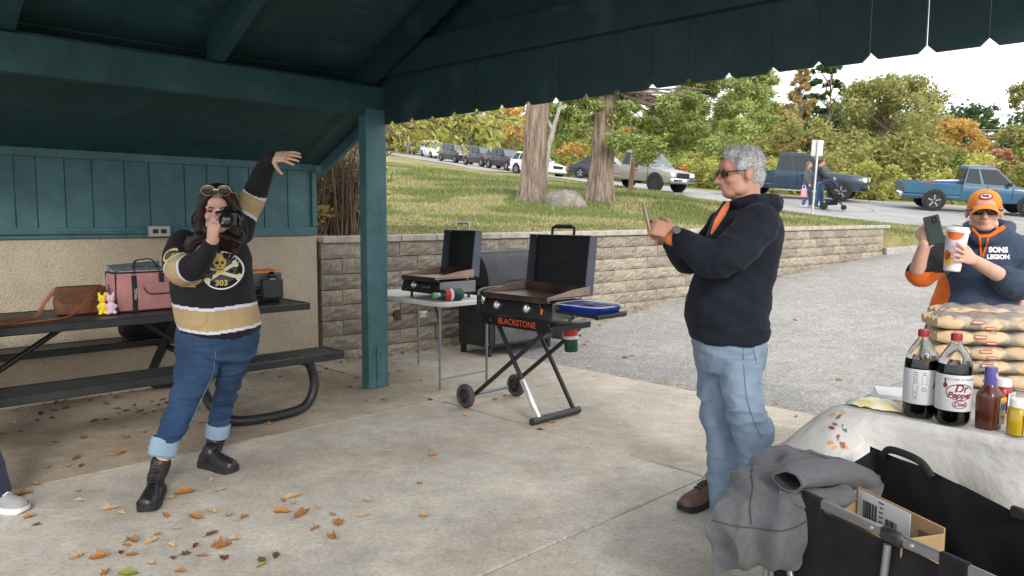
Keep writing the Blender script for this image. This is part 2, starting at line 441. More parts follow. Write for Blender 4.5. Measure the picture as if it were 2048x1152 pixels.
# pair by nearest far point, kept monotonic
k_ = np.linspace(0, 1, 13)[None]
v = np.stack([nx_[:, None] * (1 - k_) + fx_[:, None] * k_, ny_[:, None] * (1 - k_) + fy_[:, None] * k_, np.zeros((150, 13))], 2).reshape(-1, 3)
v[:, 2] = HG(v[:, 0], v[:, 1]) + .03
i, j = np.meshgrid(np.arange(149), np.arange(12), indexing='ij'); a = (i * 13 + j).ravel()
tag(np_mesh('road', v, 4, np.stack([a, a + 1, a + 14, a + 13], 1).ravel(), M_road, smooth=True), kind='structure')
def on_lawn(X, Y): return Y < np.interp(X, nx_, ny_) - .1
# kerb from the free end of the wall towards the road
kb = MB(); kp = bez([(W1.x + .1, W1.y + .05, 0), (8.6, 15.35, 0), (9.6, 15.7, 0), (10.6, 16.3, 0), (11.6, 17.4, 0), (12.6, 19.2, 0), (13.6, 22.2, 0)], 6)
rings = []
for i, p in enumerate(kp):
    t = (kp[min(i + 1, len(kp) - 1)] - kp[max(i - 1, 0)]).normalized(); nn = Vector((t.y, -t.x, 0)); z = hl(p.x, p.y)
    rings.append([p + nn * .1 + Vector((0, 0, z - .1)), p + nn * .08 + Vector((0, 0, z + .1)), p + nn * .05 + Vector((0, 0, z + .13)), p - nn * .07 + Vector((0, 0, z + .14)), p - nn * .1 + Vector((0, 0, z - .1))])
kb.loft(rings)
M_kerb = mat_concrete('kerb concrete', (.40, .385, .36), (.26, .24, .21), 5)
tag(kb.build('kerb', M_kerb), 'pale concrete kerb between the lot and the grass wedge', 'kerb', kind='structure')

# concrete floor in slabs
M_slabA = mat_concrete('grey floor concrete', (.50, .46, .40), (.37, .32, .26), 1)
M_slabB = mat_concrete('dirty tan floor concrete', (.44, .375, .29), (.27, .215, .15), 2)
M_slabC = mat_concrete('outer floor concrete', (.50, .44, .36), (.40, .335, .26), 3)
fl = thing('concrete_floor', None, None, B(0, 0), kind='structure')
def slab(a0, a1, s0, s1, mat):
    g = .006; mb = MB(); bbox(mb, a0 + g, a1 - g, s0 + g, s1 - g, -.16, 0, .007); mb.build('slab', mat, fl)
for s0, s1, mt in ((-1.4, .74, M_slabB), (.74, 3.1, M_slabA), (3.1, 5.46, M_slabA), (5.46, 8, M_slabA)):
    slab(-5.2, .1, s0, s1, mt)
for s0, s1 in ((-1.45, .76), (.76, 3.1), (3.1, 5.46), (5.46, 8)): slab(.1, 1.85, s0, s1, M_slabC)

# ------------------------------------------------------------------ picnic shelter
def mat_paint(name, col, wear=.5):
    m, nt, b = nodes(name); b.inputs['Roughness'].default_value = .55; b.inputs['Specular IOR Level'].default_value = .35
    g = stretch(nt, tex(nt, 'Noise', Scale=5.0, Detail=7.0, Roughness=.65), (1, 1, 1)); k = tex(nt, 'Noise', Scale=2.5, Detail=4.0); kn = tex(nt, 'Voronoi', Scale=3.1)
    c = ramp(nt, g.outputs['Fac'], [(.3, tuple(x * .72 for x in col)), (.7, tuple(x * 1.22 for x in col))])
    c = mixc(nt, c, (.10, .16, .16), ramp(nt, k.outputs['Fac'], [(.6, 0.0), (.78, wear)]))
    c = mixc(nt, (.012, .02, .02), c, ramp(nt, kn.outputs['Distance'], [(.035, 0.2), (.06, 1.0)]))
    nt.links.new(c, b.inputs['Base Color'])
    w = tex(nt, 'Noise', Scale=38.0, Detail=4.0); bump(nt, b, w.outputs['Fac'], .25, .006); return m
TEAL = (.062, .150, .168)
M_teal = mat_paint('teal painted timber', TEAL); M_teald = mat_paint('shade darkened teal boards', (.012, .038, .041), .2)  # gable timber: backlit shade put into a darker copy of the paint
M_metal = pm('galvanised bolt', (.25, .26, .27), .4, .9, .1)
sh = thing('picnic_shelter', 'dark teal timber picnic shelter with concrete lower wall', 'shelter', B(0, 0))
K = .43
def zr(s, rg=2.2): return 2.48 + K * (s if s < rg else 2 * rg - s)
# post of 4x8 with base plate and bolts
mb = MB(); bbox(mb, -.10, .10, -.052, .052, 0, 2.3, .006); post = mb.build('post', M_teal, sh)
mb = MB(); bbox(mb, -.02, .06, .052, .064, .004, .36, .003); mb.build('base_plate', M_teal, post)
for z in (.12, .28):
    mb = MB(); mb.lathe([(.012, 0), (.012, .008), (.006, .012)], 8, B(.02, .064, z), basis(U, (0, 0, 1), V)); mb.build('bolt', M_teal, post)
# beam along the wall side
mb = MB(); bbox(mb, -3.7, .12, -.05, .05, 2.25, 2.48, .006); mb.build('beam', mat_paint('shade darkened beam teal', (.021, .066, .072), .3), sh)  # same teal paint, with the shade under the roof put into its colour
# concrete wall
def mat_plaster():
    m, nt, b = nodes('exposed aggregate concrete wall'); b.inputs['Roughness'].default_value = .9
    n = tex(nt, 'Noise', Scale=1.4, Detail=6.0, Roughness=.65); v = tex(nt, 'Voronoi', Scale=85.0); s = stretch(nt, tex(nt, 'Noise', Scale=3.0, Detail=5.0), (1, 1, .15))
    c = ramp(nt, n.outputs['Fac'], [(.3, (.42, .35, .255)), (.7, (.60, .52, .40))])
    c = mixc(nt, c, ramp(nt, v.outputs['Distance'], [(.2, 1.1), (.7, .66)]), .6, 'MULTIPLY')
    c = mixc(nt, c, (.27, .22, .16), ramp(nt, s.outputs['Fac'], [(.55, 0.0), (.75, .6)]))
    nt.links.new(c, b.inputs['Base Color']); bump(nt, b, v.outputs['Distance'], .6, -.008); return m
M_plaster = mat_plaster()
mb = MB(); bbox(mb, -3.7, .205, -1.56, -1.30, -.05, 1.245, .006); mb.build('concrete_wall', M_plaster, sh)
mb = MB(); bbox(mb, -3.7, .2, -1.298, -1.22, -.02, .05, .012); mb.build('wall_footing', M_plaster, sh)
# board wall
xs = [.2]
for i in range(30): xs.append(xs[-1] - random.choice((.19, .235, .285, .14)))
meshes = {}
for i in range(len(xs) - 1):
    if xs[i + 1] < -3.7: break
    mb = MB(); d = random.uniform(0, .006); bbox(mb, xs[i + 1] + .003, xs[i] - .003 - (.04 if i == 0 else 0), -1.36, -1.315 + d, 1.25, 1.93, .004); mb.build('wall_board', M_teal, sh)
mb = MB(); bbox(mb, -3.7, .2, -1.305, -1.285, 1.865, 1.955, .004); mb.build('top_trim', M_teal, sh)
mb = MB(); bbox(mb, -3.7, .2, -1.303, -1.28, 1.247, 1.33, .004); mb.build('bottom_trim', M_teal, sh)
mb = MB(); bbox(mb, .155, .205, -1.37, -1.282, 1.333, 1.862, .004); mb.build('corner_trim', M_teal, sh)
# conduit and outlet box
mb = MB(); mb.tube([B(-3.7, -1.268, 1.29), B(-1.36, -1.268, 1.29)], .012, 8); mb.build('conduit', M_teal, sh)
M_box = pm('grey metal outlet box', (.42, .40, .37), .5, .3, .1); M_dark = pm('dark slot', (.02, .02, .02), .6, 0, 0)
mb = MB(); bbox(mb, -1.36, -1.19, -1.28, -1.225, 1.255, 1.345, .006); ob = mb.build('outlet_box', M_box, sh)
for da in (.05, .115):
    mb = MB(); bbox(mb, -1.36 + da - .022, -1.36 + da + .022, -1.225, -1.222, 1.282, 1.318, .0); mb.build('socket', M_dark, ob)
M_soff = mat_paint('shaded teal ceiling boards', (.021, .062, .064), .25)  # ceiling and soffit: roof shade put into the board colour
# soffit boards between wall and beam
def sbox(mb, a0, a1, s0, s1, t, off=0.0):
    "board lying on the roof slope between s0 and s1, its underside OFF above the rafter-bottom plane"
    pts = []
    for z in (off, off + t):
        pts += [B(a0, s0, zr(s0) + z), B(a1, s0, zr(s0) + z), B(a1, s1, zr(s1) + z), B(a0, s1, zr(s1) + z)]
    return mb.add(pts, [(3, 2, 1, 0), (4, 5, 6, 7), (0, 1, 5, 4), (1, 2, 6, 5), (2, 3, 7, 6), (3, 0, 4, 7)])
e = [-1.30, -.72, -.26, .0]
for i in range(3):
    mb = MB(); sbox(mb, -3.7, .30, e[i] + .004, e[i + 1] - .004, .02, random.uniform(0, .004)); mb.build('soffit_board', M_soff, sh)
# roof boards above the rafters
s = -1.5; k = 0
while s < 4.75:
    s1 = s + .187
    if s < 2.2 < s1: s1 = 2.2
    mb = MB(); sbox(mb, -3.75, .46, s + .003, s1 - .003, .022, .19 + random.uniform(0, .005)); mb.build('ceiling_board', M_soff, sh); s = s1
# rafters
M_tealm = mat_paint('shaded teal painted timber', (.019, .06, .065), .3)  # rafters: teal paint darkened, their shade is in the colour
def rafter(a, w=.085, s0=-.06, s1=4.7, d=.19, name='rafter', mat=None):
    for sa, sb in ((s0, 2.195), (2.205, s1)):
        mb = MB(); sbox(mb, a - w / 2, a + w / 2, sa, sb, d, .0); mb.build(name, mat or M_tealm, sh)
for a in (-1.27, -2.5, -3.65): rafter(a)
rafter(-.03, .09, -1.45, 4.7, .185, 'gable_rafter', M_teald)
mb = MB(); sbox(mb, .235, .275, -1.75, -.0, .14, -.10); mb.build('fly_rafter', M_teal, sh)
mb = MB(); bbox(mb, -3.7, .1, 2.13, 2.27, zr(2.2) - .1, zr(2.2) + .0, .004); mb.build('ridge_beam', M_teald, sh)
# roof covering
M_roof = pm('brown roof shingle', (.11, .09, .075), .9, 0, .3, 12, .5, 50)
for sa, sb in ((-1.62, 2.2), (2.2, 4.8)):
    mb = MB(); sbox(mb, -3.8, .5, sa, sb, .03, .245); mb.build('roof_covering', M_roof, sh)
# gable: tie beam and hanging boards with clipped corners
def Bg(a, s, z): return B(a + .066 * s, s, z)
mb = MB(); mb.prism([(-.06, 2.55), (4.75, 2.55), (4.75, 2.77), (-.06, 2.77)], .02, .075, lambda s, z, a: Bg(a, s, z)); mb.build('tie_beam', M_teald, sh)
s = -.10; w = .243; zb = 2.185
for k in range(20):
    s0, s1 = s, s + w; g = .0016 if random.random() < .7 else .0035; c = .034
    g = min(.005 if random.random() < .3 else g, .0024 if s > 1.8 else 1)
    jz = random.uniform(-.006, .006); z0 = zb + jz; dep = random.uniform(0, .004); lean = random.uniform(-.004, .004)
    top0, top1 = zr(s0) + .19, zr(s1) + .19
    if s0 < 2.2 < s1: top0 = top1 = min(top0, top1)
    poly = [(s0 + g + lean, z0 + c), (s0 + g + c + lean, z0), (s1 - g - c + lean, z0), (s1 - g + lean, z0 + c), (s1 - g, top1), (s0 + g, top0)]
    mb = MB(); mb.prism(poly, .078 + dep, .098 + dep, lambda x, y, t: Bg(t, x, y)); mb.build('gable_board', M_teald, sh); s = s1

# ------------------------------------------------------------------ retaining wall of split-face blocks
def mat_block():
    m, nt, b = nodes('split face block'); b.inputs['Roughness'].default_value = .92; b.inputs['Specular IOR Level'].default_value = .2
    oi = nt.nodes.new('ShaderNodeObjectInfo')
    n = tex(nt, 'Noise', Scale=9.0, Detail=7.0, Roughness=.7); f = tex(nt, 'Noise', Scale=55.0, Detail=4.0, Roughness=.7); w = tex(nt, 'Noise', Scale=3.0, Detail=5.0)
    c = ramp(nt, n.outputs['Fac'], [(.3, (.25, .215, .165)), (.5, (.36, .315, .25)), (.7, (.47, .42, .34))])
    c = mixc(nt, c, ramp(nt, oi.outputs['Random'], [(0, .78), (1, 1.15)]), 1.0, 'MULTIPLY')
    c = mixc(nt, c, (.15, .145, .12), ramp(nt, w.outputs['Fac'], [(.52, 0.0), (.72, .7)]))
    c = mixc(nt, c, ramp(nt, f.outputs['Fac'], [(.3, .6), (.7, 1.25)]), .8, 'MULTIPLY')
    nt.links.new(c, b.inputs['Base Color']); bump(nt, b, f.outputs['Fac'], .9, .012); return m
M_block = mat_block(); M_cap = mat_concrete('wall cap', (.44, .40, .34), (.3, .27, .22), 7)
BW, BH = .445, .155
rw = thing('retaining_wall', 'long tan split face block retaining wall beside the lot', 'wall', (W0.x, W0.y, 0), math.atan2(WD.y, WD.x))
def block_mesh(w, seed, h=BH):
    rnd = random.Random(seed); mb = MB(); nx, nz = 7, 4; g = []
    for iz in range(nz + 1):
        for ix in range(nx + 1):
            ed = ix in (0, nx) or iz in (0, nz)
            g.append(((ix / nx - .5) * (w - .006) + (0 if ed else rnd.uniform(-.01, .01)), (.0 if ed else -.014 + rnd.uniform(-.018, .012)), iz / nz * (h - .007)))
    n = len(g); q = [(a, a + 1, a + nx + 2, a + nx + 1) for iz in range(nz) for a in range(iz * (nx + 1), iz * (nx + 1) + nx)]
    w2 = (w - .006) / 2; bk = [(-w2, .22, 0), (w2, .22, 0), (w2, .22, h - .007), (-w2, .22, h - .007)]
    v = g + bk; q += [(n, n + 3, n + 2, n + 1)]
    q += [tuple([nz * (nx + 1) + i for i in range(nx + 1)] + [n + 2, n + 3]), tuple([i for i in reversed(range(nx + 1))] + [n, n + 1])]
    q += [tuple([iz * (nx + 1) for iz in range(nz + 1)] + [n + 3, n]), tuple([iz * (nx + 1) + nx for iz in reversed(range(nz + 1))] + [n + 1, n + 2])]
    mb.add(v, q); me = mb.mesh('block', 0); me.materials.append(M_block); return me
full = [block_mesh(BW, i) for i in range(6)]; half = [block_mesh(BW / 2, 20 + i) for i in range(3)]; cap = []
for i in range(3):
    mb = MB(); mb.box((0, .1, .032), (BW - .005, .29, .064), None, .006); me = mb.mesh('cap_stone', 30); me.materials.append(M_cap); cap.append(me)
nb = 0
for k in range(8):
    t = (BW / 2 if k % 2 else 0.0)
    if k % 2: 
        zt = wall_top(0) - .064 - k * BH
        inst(random.choice(half), 'block', rw, (BW / 4, k * .004 * 0, zt - BH))
    while t < WLEN - .02:
        w = BW if t + BW <= WLEN + .01 else BW / 2
        tc = t + w / 2; zt = wall_top(tc) - .064 - k * BH; p = W0 + WD * tc
        if zt > hl(p.x, p.y) - .03:
            inst(random.choice(full if w == BW else half), 'block', rw, (tc, random.uniform(-.004, .004), zt - BH)); nb += 1
        t += w
t = 0
while t < WLEN - .02:
    inst(random.choice(cap), 'cap_stone', rw, (t + BW / 2, random.uniform(-.004, .004), wall_top(t) - .064)); t += BW
# return of the wall at its free end
for k in range(5):
    for j in range(4):
        zt = wall_top(WLEN) - .064 - k * BH
        inst(random.choice(full), 'block', rw, (WLEN + .005 - .22 + .22, BW * (j + .5) + (.1 if k % 2 else 0), zt - BH), (0, 0, R(90)))
# outlet and broken hole in the wall face
def wl(px, py):
    d = ray(px, py); o = CAM; n = Vector((WN.x, WN.y, 0)); q = Vector((W0.x, W0.y, 0)) + n * .02
    return o + d * ((q - o).dot(n) / d.dot(n))
RWm = basis((WD.x, WD.y, 0), (-WN.x, -WN.y, 0), (0, 0, 1))
M_white = pm('white plastic', (.7, .68, .64), .45, 0, .08)
mb = MB(); mb.box(wl(845, 629), (.13, .03, .075), RWm, .008); wo = mb.build('outlet', M_white, rw)
for dx in (-8, 8):
    mb = MB(); c = wl(845 + dx, 629) + Vector((WN.x, WN.y, 0)) * .016; mb.box(c, (.035, .004, .045), RWm, .0); mb.build('socket', pm('grey socket', (.3, .29, .27), .5, 0, .05), wo)
mb = MB(); mb.box(wl(794, 630), (.085, .03, .11), RWm, .004); mb.build('broken_hole', pm('rusty recess', (.10, .05, .025), .95, 0, .5, 30), rw)
# ------------------------------------------------------------------ vegetation
def mat_leaf(name, pal, trans=.35, rough=.6):
    m, nt, b = nodes(name); b.inputs['Roughness'].default_value = rough; b.inputs['Specular IOR Level'].default_value = .25
    g = nt.nodes.new('ShaderNodeNewGeometry'); n = len(pal)
    c = ramp(nt, g.outputs['Random Per Island'], [(i / max(1, n - 1), tuple(x * .9 + .1 * sum(p) / 3 for x in p)) for i, p in enumerate(pal)])
    lo = tex(nt, 'Noise', Scale=.55, Detail=3.0)
    c = mixc(nt, c, ramp(nt, lo.outputs['Fac'], [(.35, .84), (.65, 1.16)]), .8, 'MULTIPLY')
    nt.links.new(c, b.inputs['Base Color'])
    t = nt.nodes.new('ShaderNodeBsdfTranslucent'); nt.links.new(c, t.inputs['Color'])
    mx = nt.nodes.new('ShaderNodeMixShader'); mx.inputs[0].default_value = trans
    o = nt.nodes['Material Output']; nt.links.new(b.outputs[0], mx.inputs[1]); nt.links.new(t.outputs[0], mx.inputs[2]); nt.links.new(mx.outputs[0], o.inputs['Surface'])
    return m
def mat_bark(name, a, b_, sc=(1, 1, .12), s=14):
    m, nt, b = nodes(name); b.inputs['Roughness'].default_value = .95; b.inputs['Specular IOR Level'].default_value = .1
    n = stretch(nt, tex(nt, 'Noise', Scale=s, Detail=7.0, Roughness=.7), sc)
    nt.links.new(ramp(nt, n.outputs['Fac'], [(.35, a), (.62, b_)]), b.inputs['Base Color']); bump(nt, b, n.outputs['Fac'], 1.0, .05); return m
M_bark = mat_bark('furrowed grey brown bark', (.11, .08, .06), (.36, .29, .235)); M_twig = mat_bark('brown twig', (.09, .06, .045), (.24, .17, .12))
PAL = dict(green=[(.075, .12, .022), (.13, .19, .035), (.21, .26, .06)], olive=[(.15, .16, .045), (.22, .225, .065), (.30, .275, .09)],
           yellow=[(.22, .235, .05), (.31, .31, .07), (.40, .35, .09), (.18, .24, .05)], orange=[(.36, .19, .045), (.46, .27, .06), (.33, .25, .06), (.48, .33, .09)],
           pink=[(.45, .20, .12), (.55, .28, .17), (.35, .17, .09)], dark=[(.035, .065, .02), (.06, .10, .03), (.10, .14, .05)], mix=[(.12, .18, .045), (.20, .26, .06), (.31, .27, .075), (.11, .17, .045)],
           cedar=[(.13, .18, .05), (.20, .26, .07), (.29, .33, .10), (.36, .40, .14)], brown=[(.22, .16, .06), (.30, .215, .085), (.24, .21, .07)])
ML = {k: mat_leaf('leaves ' + k, [tuple(min(.75, c * (1.5 if k == 'dark' else 1.65)) for c in q) for q in v], .42) for k, v in PAL.items()}  # leaf colours lifted, in place of haze over the far trees
def leafmesh(name, cs, rs, counts, size, mat, parent, r=None, aspect=1.8, droop=0.0, shell=.45, flat=1.0, base=(0, 0, 0)):
    r = r or rng; P = []
    for c, rad, n in zip(cs, rs, counts):
        d = r.normal(size=(n, 3)); d /= np.linalg.norm(d, axis=1)[:, None] + 1e-9
        rr = rad * (shell + (1 - shell) * r.random(n) ** .7) * r.uniform(.55, 1.12, n)
        d[:, 2] *= flat
        P.append(np.asarray(c)[None] + d * rr[:, None])
    P = np.concatenate(P); n = len(P)
    a = r.normal(size=(n, 3)); a[:, 2] = a[:, 2] * .6 - droop; a /= np.linalg.norm(a, axis=1)[:, None]
    b = np.cross(a, r.normal(size=(n, 3))); b /= np.linalg.norm(b, axis=1)[:, None] + 1e-9
    sz = size * r.uniform(.55, 1.35, n)[:, None]
    A = a * sz * aspect / 2; Bv = b * sz / 2
    v = np.stack([P - A, P + Bv * .9 - A * .1, P + A, P - Bv * .9 - A * .1], 1).reshape(-1, 3) - np.asarray(base)[None]
    return np_mesh(name, v, 4, np.arange(4 * n), mat, parent)
def trunk_mesh(mb, p0, p1, r0, r1, n=8, wob=.04, flare=1.25, k=7):
    p0, p1 = Vector(p0), Vector(p1); L = (p1 - p0).length; pts, rr = [], []
    for i in range(k):
        t = i / (k - 1); q = p0.lerp(p1, t); w = wob * L * math.sin(t * 3.1)
        pts.append(q + Vector((random.uniform(-1, 1), random.uniform(-1, 1), 0)) * w * .5); rr.append((r0 + (r1 - r0) * t) * (flare if i == 0 else 1))
    mb.tube(pts, rr, n)
def crown_tree(label, px, base_y, Y, top_y, width, pal, n=2600, leaf=.30, kind='round', name='broadleaf_tree', cat='tree', group='trees beyond the road', trunk_r=.16, bark=None, low=.12, ncl=24, droop=.1):
    b = W(px, base_y, Y); b.z = hg(b.x, b.y) - .05 if base_y is None or True else b.z
    H = W(px, top_y, Y).z - b.z; wd = width / FPX * Y / 2
    t = thing(name, label, cat, b, 0, group)
    r = np.random.default_rng(abs(hash((px, Y))) % 9999 if False else int(px * 7 + Y * 13)); random.seed(int(px + Y))
    cs, rs = [], []; mb = MB()
    trunk_mesh(mb, (0, 0, 0), (random.uniform(-.2, .2), 0, H * (.93 if kind != 'round' else .62)), trunk_r, trunk_r * .25)
    ncl = int(ncl * (2.1 if kind == 'round' else 2.6))
    for i in range(ncl):
        if kind == 'round':
            u = r.uniform(low, 1); prof = math.sqrt(max(.05, 1 - ((u - .52) / .55) ** 2)); a = r.uniform(0, 6.28); q = math.sqrt(r.uniform(.05, 1)) * prof * .82
            c = (math.cos(a) * q * wd, math.sin(a) * q * wd, u * H * .93); rad = wd * r.uniform(.10, .27)
        elif kind == 'cone':
            u = (i + r.uniform(0, 1)) / ncl; u = low + u * (1 - low); a = r.uniform(0, 6.28); prof = (1 - u) ** .7 + .10; q = r.uniform(.35, 1) * prof * .85
            c = (math.cos(a) * q * wd, math.sin(a) * q * wd, u * H * .96); rad = wd * (.07 + .15 * prof) * r.uniform(.6, 1.3)
        else:   # layered pine
            u = low + (1 - low) * (int(i * 9 / ncl) + r.uniform(-.12, .12)) / 9; a = r.uniform(0, 6.28); prof = (1 - u) ** .5 * .9 + .22; q = r.uniform(.2, 1) * prof
            c = (math.cos(a) * q * wd, math.sin(a) * q * wd, u * H); rad = wd * r.uniform(.07, .17)
        cs.append(c); rs.append(rad)
        if i % 3 == 0:
            z0 = c[2] * (.72 if kind == 'round' else .97)
            mb.tube([(0, 0, z0 * .9), (c[0] * .5, c[1] * .5, z0 * 1.0 + .1), c], [trunk_r * .4, trunk_r * .22, .015], 5)
    n = int(n * 2.5); leaf *= .56
    cnt = [max(20, int(n * q ** 2 / sum(x ** 2 for x in rs))) for q in rs]
    mb.build('trunk', bark or M_bark, t, local=True)
    leafmesh('crown', cs, rs, cnt, leaf, ML[pal], t, r, flat=(.55 if kind == 'pine' else .8), droop=droop, aspect=(2.4 if kind != 'round' else 1.6), shell=.25)
    return t
# far masses first: wood on the skyline
def mass(name, px0, px1, topf, base_y, Y0, Y1, n, leaf, pal, r0, label=None):
    r = np.random.default_rng(int(px0 + Y0)); cs, rs = [], []
    for i in range(n):
        x = r.uniform(px0, px1); Y = r.uniform(Y0, Y1); top = W(x, topf(x), Y); zb = hg(top.x, top.y); z = zb + (top.z - zb) * r.uniform(0, 1) ** .8
        cs.append((top.x, top.y, z)); rs.append(r0 * r.uniform(.6, 1.3))
    o = leafmesh(name, cs, rs, [300] * n, leaf * .7, ML[pal], None, r, shell=.2, aspect=1.5); return tag(o, label, None, None, 'stuff')
mass('far_wood', 700, 1600, lambda x: 236 + 12 * math.sin(x / 37), 330, 112, 150, 210, .75, 'olive', 3.0, 'far wood of olive and yellow trees beyond the road')
mass('far_wood', 1540, 2200, lambda x: 232 + 10 * math.sin(x / 31), 330, 84, 120, 130, .65, 'dark', 2.6, 'far dark green wood on the right skyline')
def bank(n, k0, k1, off, hh, pal, leaf, r0, label):
    r = np.random.default_rng(n); cs, rs = [], []
    for i in range(n):
        q = int(r.uniform(k0, k1)); d = Vector((fx_[min(q + 1, 149)] - fx_[q - 1], fy_[min(q + 1, 149)] - fy_[q - 1], 0)).normalized(); nn = Vector((-d.y, d.x, 0)); o = r.uniform(*off)
        if nn.y < 0: nn = -nn
        x, y = fx_[q] + nn.x * o, fy_[q] + nn.y * o; cs.append((x, y, hg(x, y) + hh * r.random() ** 1.3)); rs.append(r0 * r.uniform(.6, 1.3))
    tag(leafmesh('undergrowth', cs, rs, [320] * n, leaf * .62, ML[pal], None, r, shell=.15, aspect=1.7), label, None, None, 'stuff')
bank(150, 14, 84, (2.0, 7), 2.6, 'mix', .26, .9, 'mixed green and yellow undergrowth on the bank behind the far cars')
bank(110, 70, 150, (2.4, 6), 1.9, 'yellow', .20, .75, 'yellow green undergrowth on the bank behind the pickups')
bank(110, 66, 150, (5, 13), 4.2, 'olive', .28, 1.1, 'olive thicket behind the roadside undergrowth')
T = crown_tree
T('yellow green tree on the hill crest just right of the shelter post', 815, 300, 92, 212, 110, 'yellow', 2400, .42)
T('yellow leafy tree behind the parked white van', 880, 310, 100, 206, 120, 'yellow', 2200, .45)
T('thin green topped tree between the two dark utility vehicles', 940, 310, 98, 190, 90, 'green', 1500, .42)
T('sparse yellow tree behind the far parked cars', 1000, 318, 90, 195, 105, 'yellow', 1700, .40)
T('rusty orange tree just left of the first thick trunk', 1032, 320, 82, 200, 75, 'orange', 1300, .36)
T('green leafy tree seen between the two thick trunks', 1120, 335, 75, 190, 110, 'green', 2400, .34)
T('low orange bush on the bank between the two thick trunks', 1155, 350, 66, 285, 95, 'orange', 1500, .26, low=.02, trunk_r=.06, name='bush', cat='bush', group='bushes on the far bank')
T('bright green bush on the bank left of the dark sedan', 1112, 350, 68, 312, 85, 'green', 1500, .26, low=.02, trunk_r=.06, name='bush', cat='bush', group='bushes on the far bank')
T('mixed autumn tree behind the second thick trunk', 1200, 345, 70, 180, 120, 'mix', 2600, .34)
T('orange and yellow tree above the dark sedan', 1268, 350, 62, 238, 100, 'orange', 2000, .30)
T('yellow green tree above the silver pickup', 1345, 355, 58, 205, 135, 'yellow', 2600, .30)
T('olive tree right of the silver pickup', 1425, 360, 55, 190, 130, 'olive', 2600, .30)
T('low yellow bush behind the silver pickup', 1390, 375, 46, 318, 140, 'yellow', 1900, .20, low=.02, trunk_r=.05, name='bush', cat='bush', group='bushes on the far bank')
T('green bush right of the silver pickup bumper', 1465, 378, 42, 335, 120, 'mix', 1900, .18, low=.02, trunk_r=.05, name='bush', cat='bush', group='bushes on the far bank')
T('tall yellow green tree behind the grey haired man', 1495, 365, 50, 160, 150, 'yellow', 3600, .28)
T('tawny conifer with drooping sprays above the dark blue pickup', 1592, 375, 46, 120, 120, 'brown', 3800, .26, 'cone', name='conifer_tree', droop=.7)
T('thin blue green pine with open layers left of the tall cypress', 1652, 375, 52, 110, 150, 'dark', 1900, .30, 'pine', name='pine_tree', ncl=30)
T('tall olive brown cypress standing against the white sky', 1765, 385, 47, 143, 260, 'olive', 8200, .27, 'round', name='cypress_tree', ncl=52, low=.08, trunk_r=.26, droop=.5)
T('olive tree filling the gap between pine and cypress', 1665, 385, 56, 255, 120, 'olive', 2600, .28)
T('golden orange tree right of the tall cypress', 1885, 385, 58, 226, 165, 'orange', 4600, .29, ncl=34)
T('round dark green tree below the golden tree', 1893, 395, 52, 300, 120, 'green', 2600, .25, low=.03)
T('salmon pink small tree behind the blue pickup cab', 1985, 395, 44, 292, 110, 'pink', 2300, .21, low=.05)
T('dark green skyline tree above the power line', 1945, 380, 82, 196, 120, 'dark', 2000, .38)
T('brown tinged tree beside the right edge under the wires', 1965, 390, 64, 262, 100, 'brown', 1800, .30)
T('yellow green oak reaching in from the right edge', 2075, 395, 36, 128, 175, 'olive', 4300, .22, ncl=34)
T('yellow leafed shrub at the roadside between the two blue pickups', 1752, 405, 34, 322, 118, 'yellow', 2600, .16, low=.02, trunk_r=.04, name='shrub', cat='shrub', group='shrubs along the road')
T('bare grey shrub beside the dark blue pickup bumper', 1722, 400, 36, 318, 60, 'brown', 260, .12, low=.05, trunk_r=.04, name='shrub', cat='shrub', group='shrubs along the road')
T('low green shrub behind the tailgate of the blue pickup', 1800, 408, 37, 368, 120, 'yellow', 1300, .15, low=.02, trunk_r=.03, name='shrub', cat='shrub', group='shrubs along the road')

# two thick trunks on the lawn
def thick_trunk(mb, p0, p1, r0, r1, seed, k=26, n=40):
    p0, p1 = Vector(p0), Vector(p1); rings = []; ph = seed * 1.7
    for i in range(k):
        t = i / (k - 1); c = p0.lerp(p1, t); rad = r0 + (r1 - r0) * t; fl = 1 + .55 * math.exp(-t * 16)
        ring = []
        for j in range(n):
            a = 2 * math.pi * j / n
            q = rad * (1 + (fl - 1) * (.65 + .45 * math.sin(a * 5 + ph)))
            q *= 1 + .055 * mnoise.noise(Vector((math.cos(a) * 6 + ph, math.sin(a) * 6, t * 2.5))) * 1.6 + .02 * math.sin(a * 19 + 2 * math.sin(t * 9))
            ring.append(c + Vector((math.cos(a) * q, math.sin(a) * q, 0)))
        rings.append(ring)
    mb.loft(rings)
tb = W(1062, 402, 17); tb.z = hg(tb.x, tb.y) - .06
t1 = thing('shade_tree', 'thick furrowed tree trunk left of the boulder, leaning slightly', 'tree', tb, 0, 'thick trees on the lawn')
mb = MB(); thick_trunk(mb, (0, 0, 0), (.42, 0, 6.5), .285, .225, 1); mb.build('trunk', M_bark, t1, local=True)
r = np.random.default_rng(3); cs = [(r.uniform(-2.6, 2.6), r.uniform(-2.2, 2.2), r.uniform(5.2, 7.6)) for i in range(26)]
mb = MB()
for c in cs[::2]: mb.tube([(.38, 0, 5.3), (c[0] * .5, c[1] * .5, 5.7), c], [.05, .03, .01], 6)
mb.tube([(.3, .1, 3.4), (.8, 1.2, 3.9), (1.3, 2, 3.7)], [.05, .03, .01], 6)
mb.build('limb', M_bark, t1, local=True)
leafmesh('crown', cs + [(1.0, 1.6, 3.9), (.1, 1.8, 4.2)], [r.uniform(.6, 1.0) for c in cs] + [.5, .5], [900] * len(cs) + [300, 300], .07, ML['green'], t1, r, shell=.2)
tb = W(1196, 403, 17.6); tb.z = hg(tb.x, tb.y) - .06
t2 = thing('shade_tree', 'thick furrowed tree trunk right of the boulder with green cedar crown', 'tree', tb, 0, 'thick trees on the lawn')
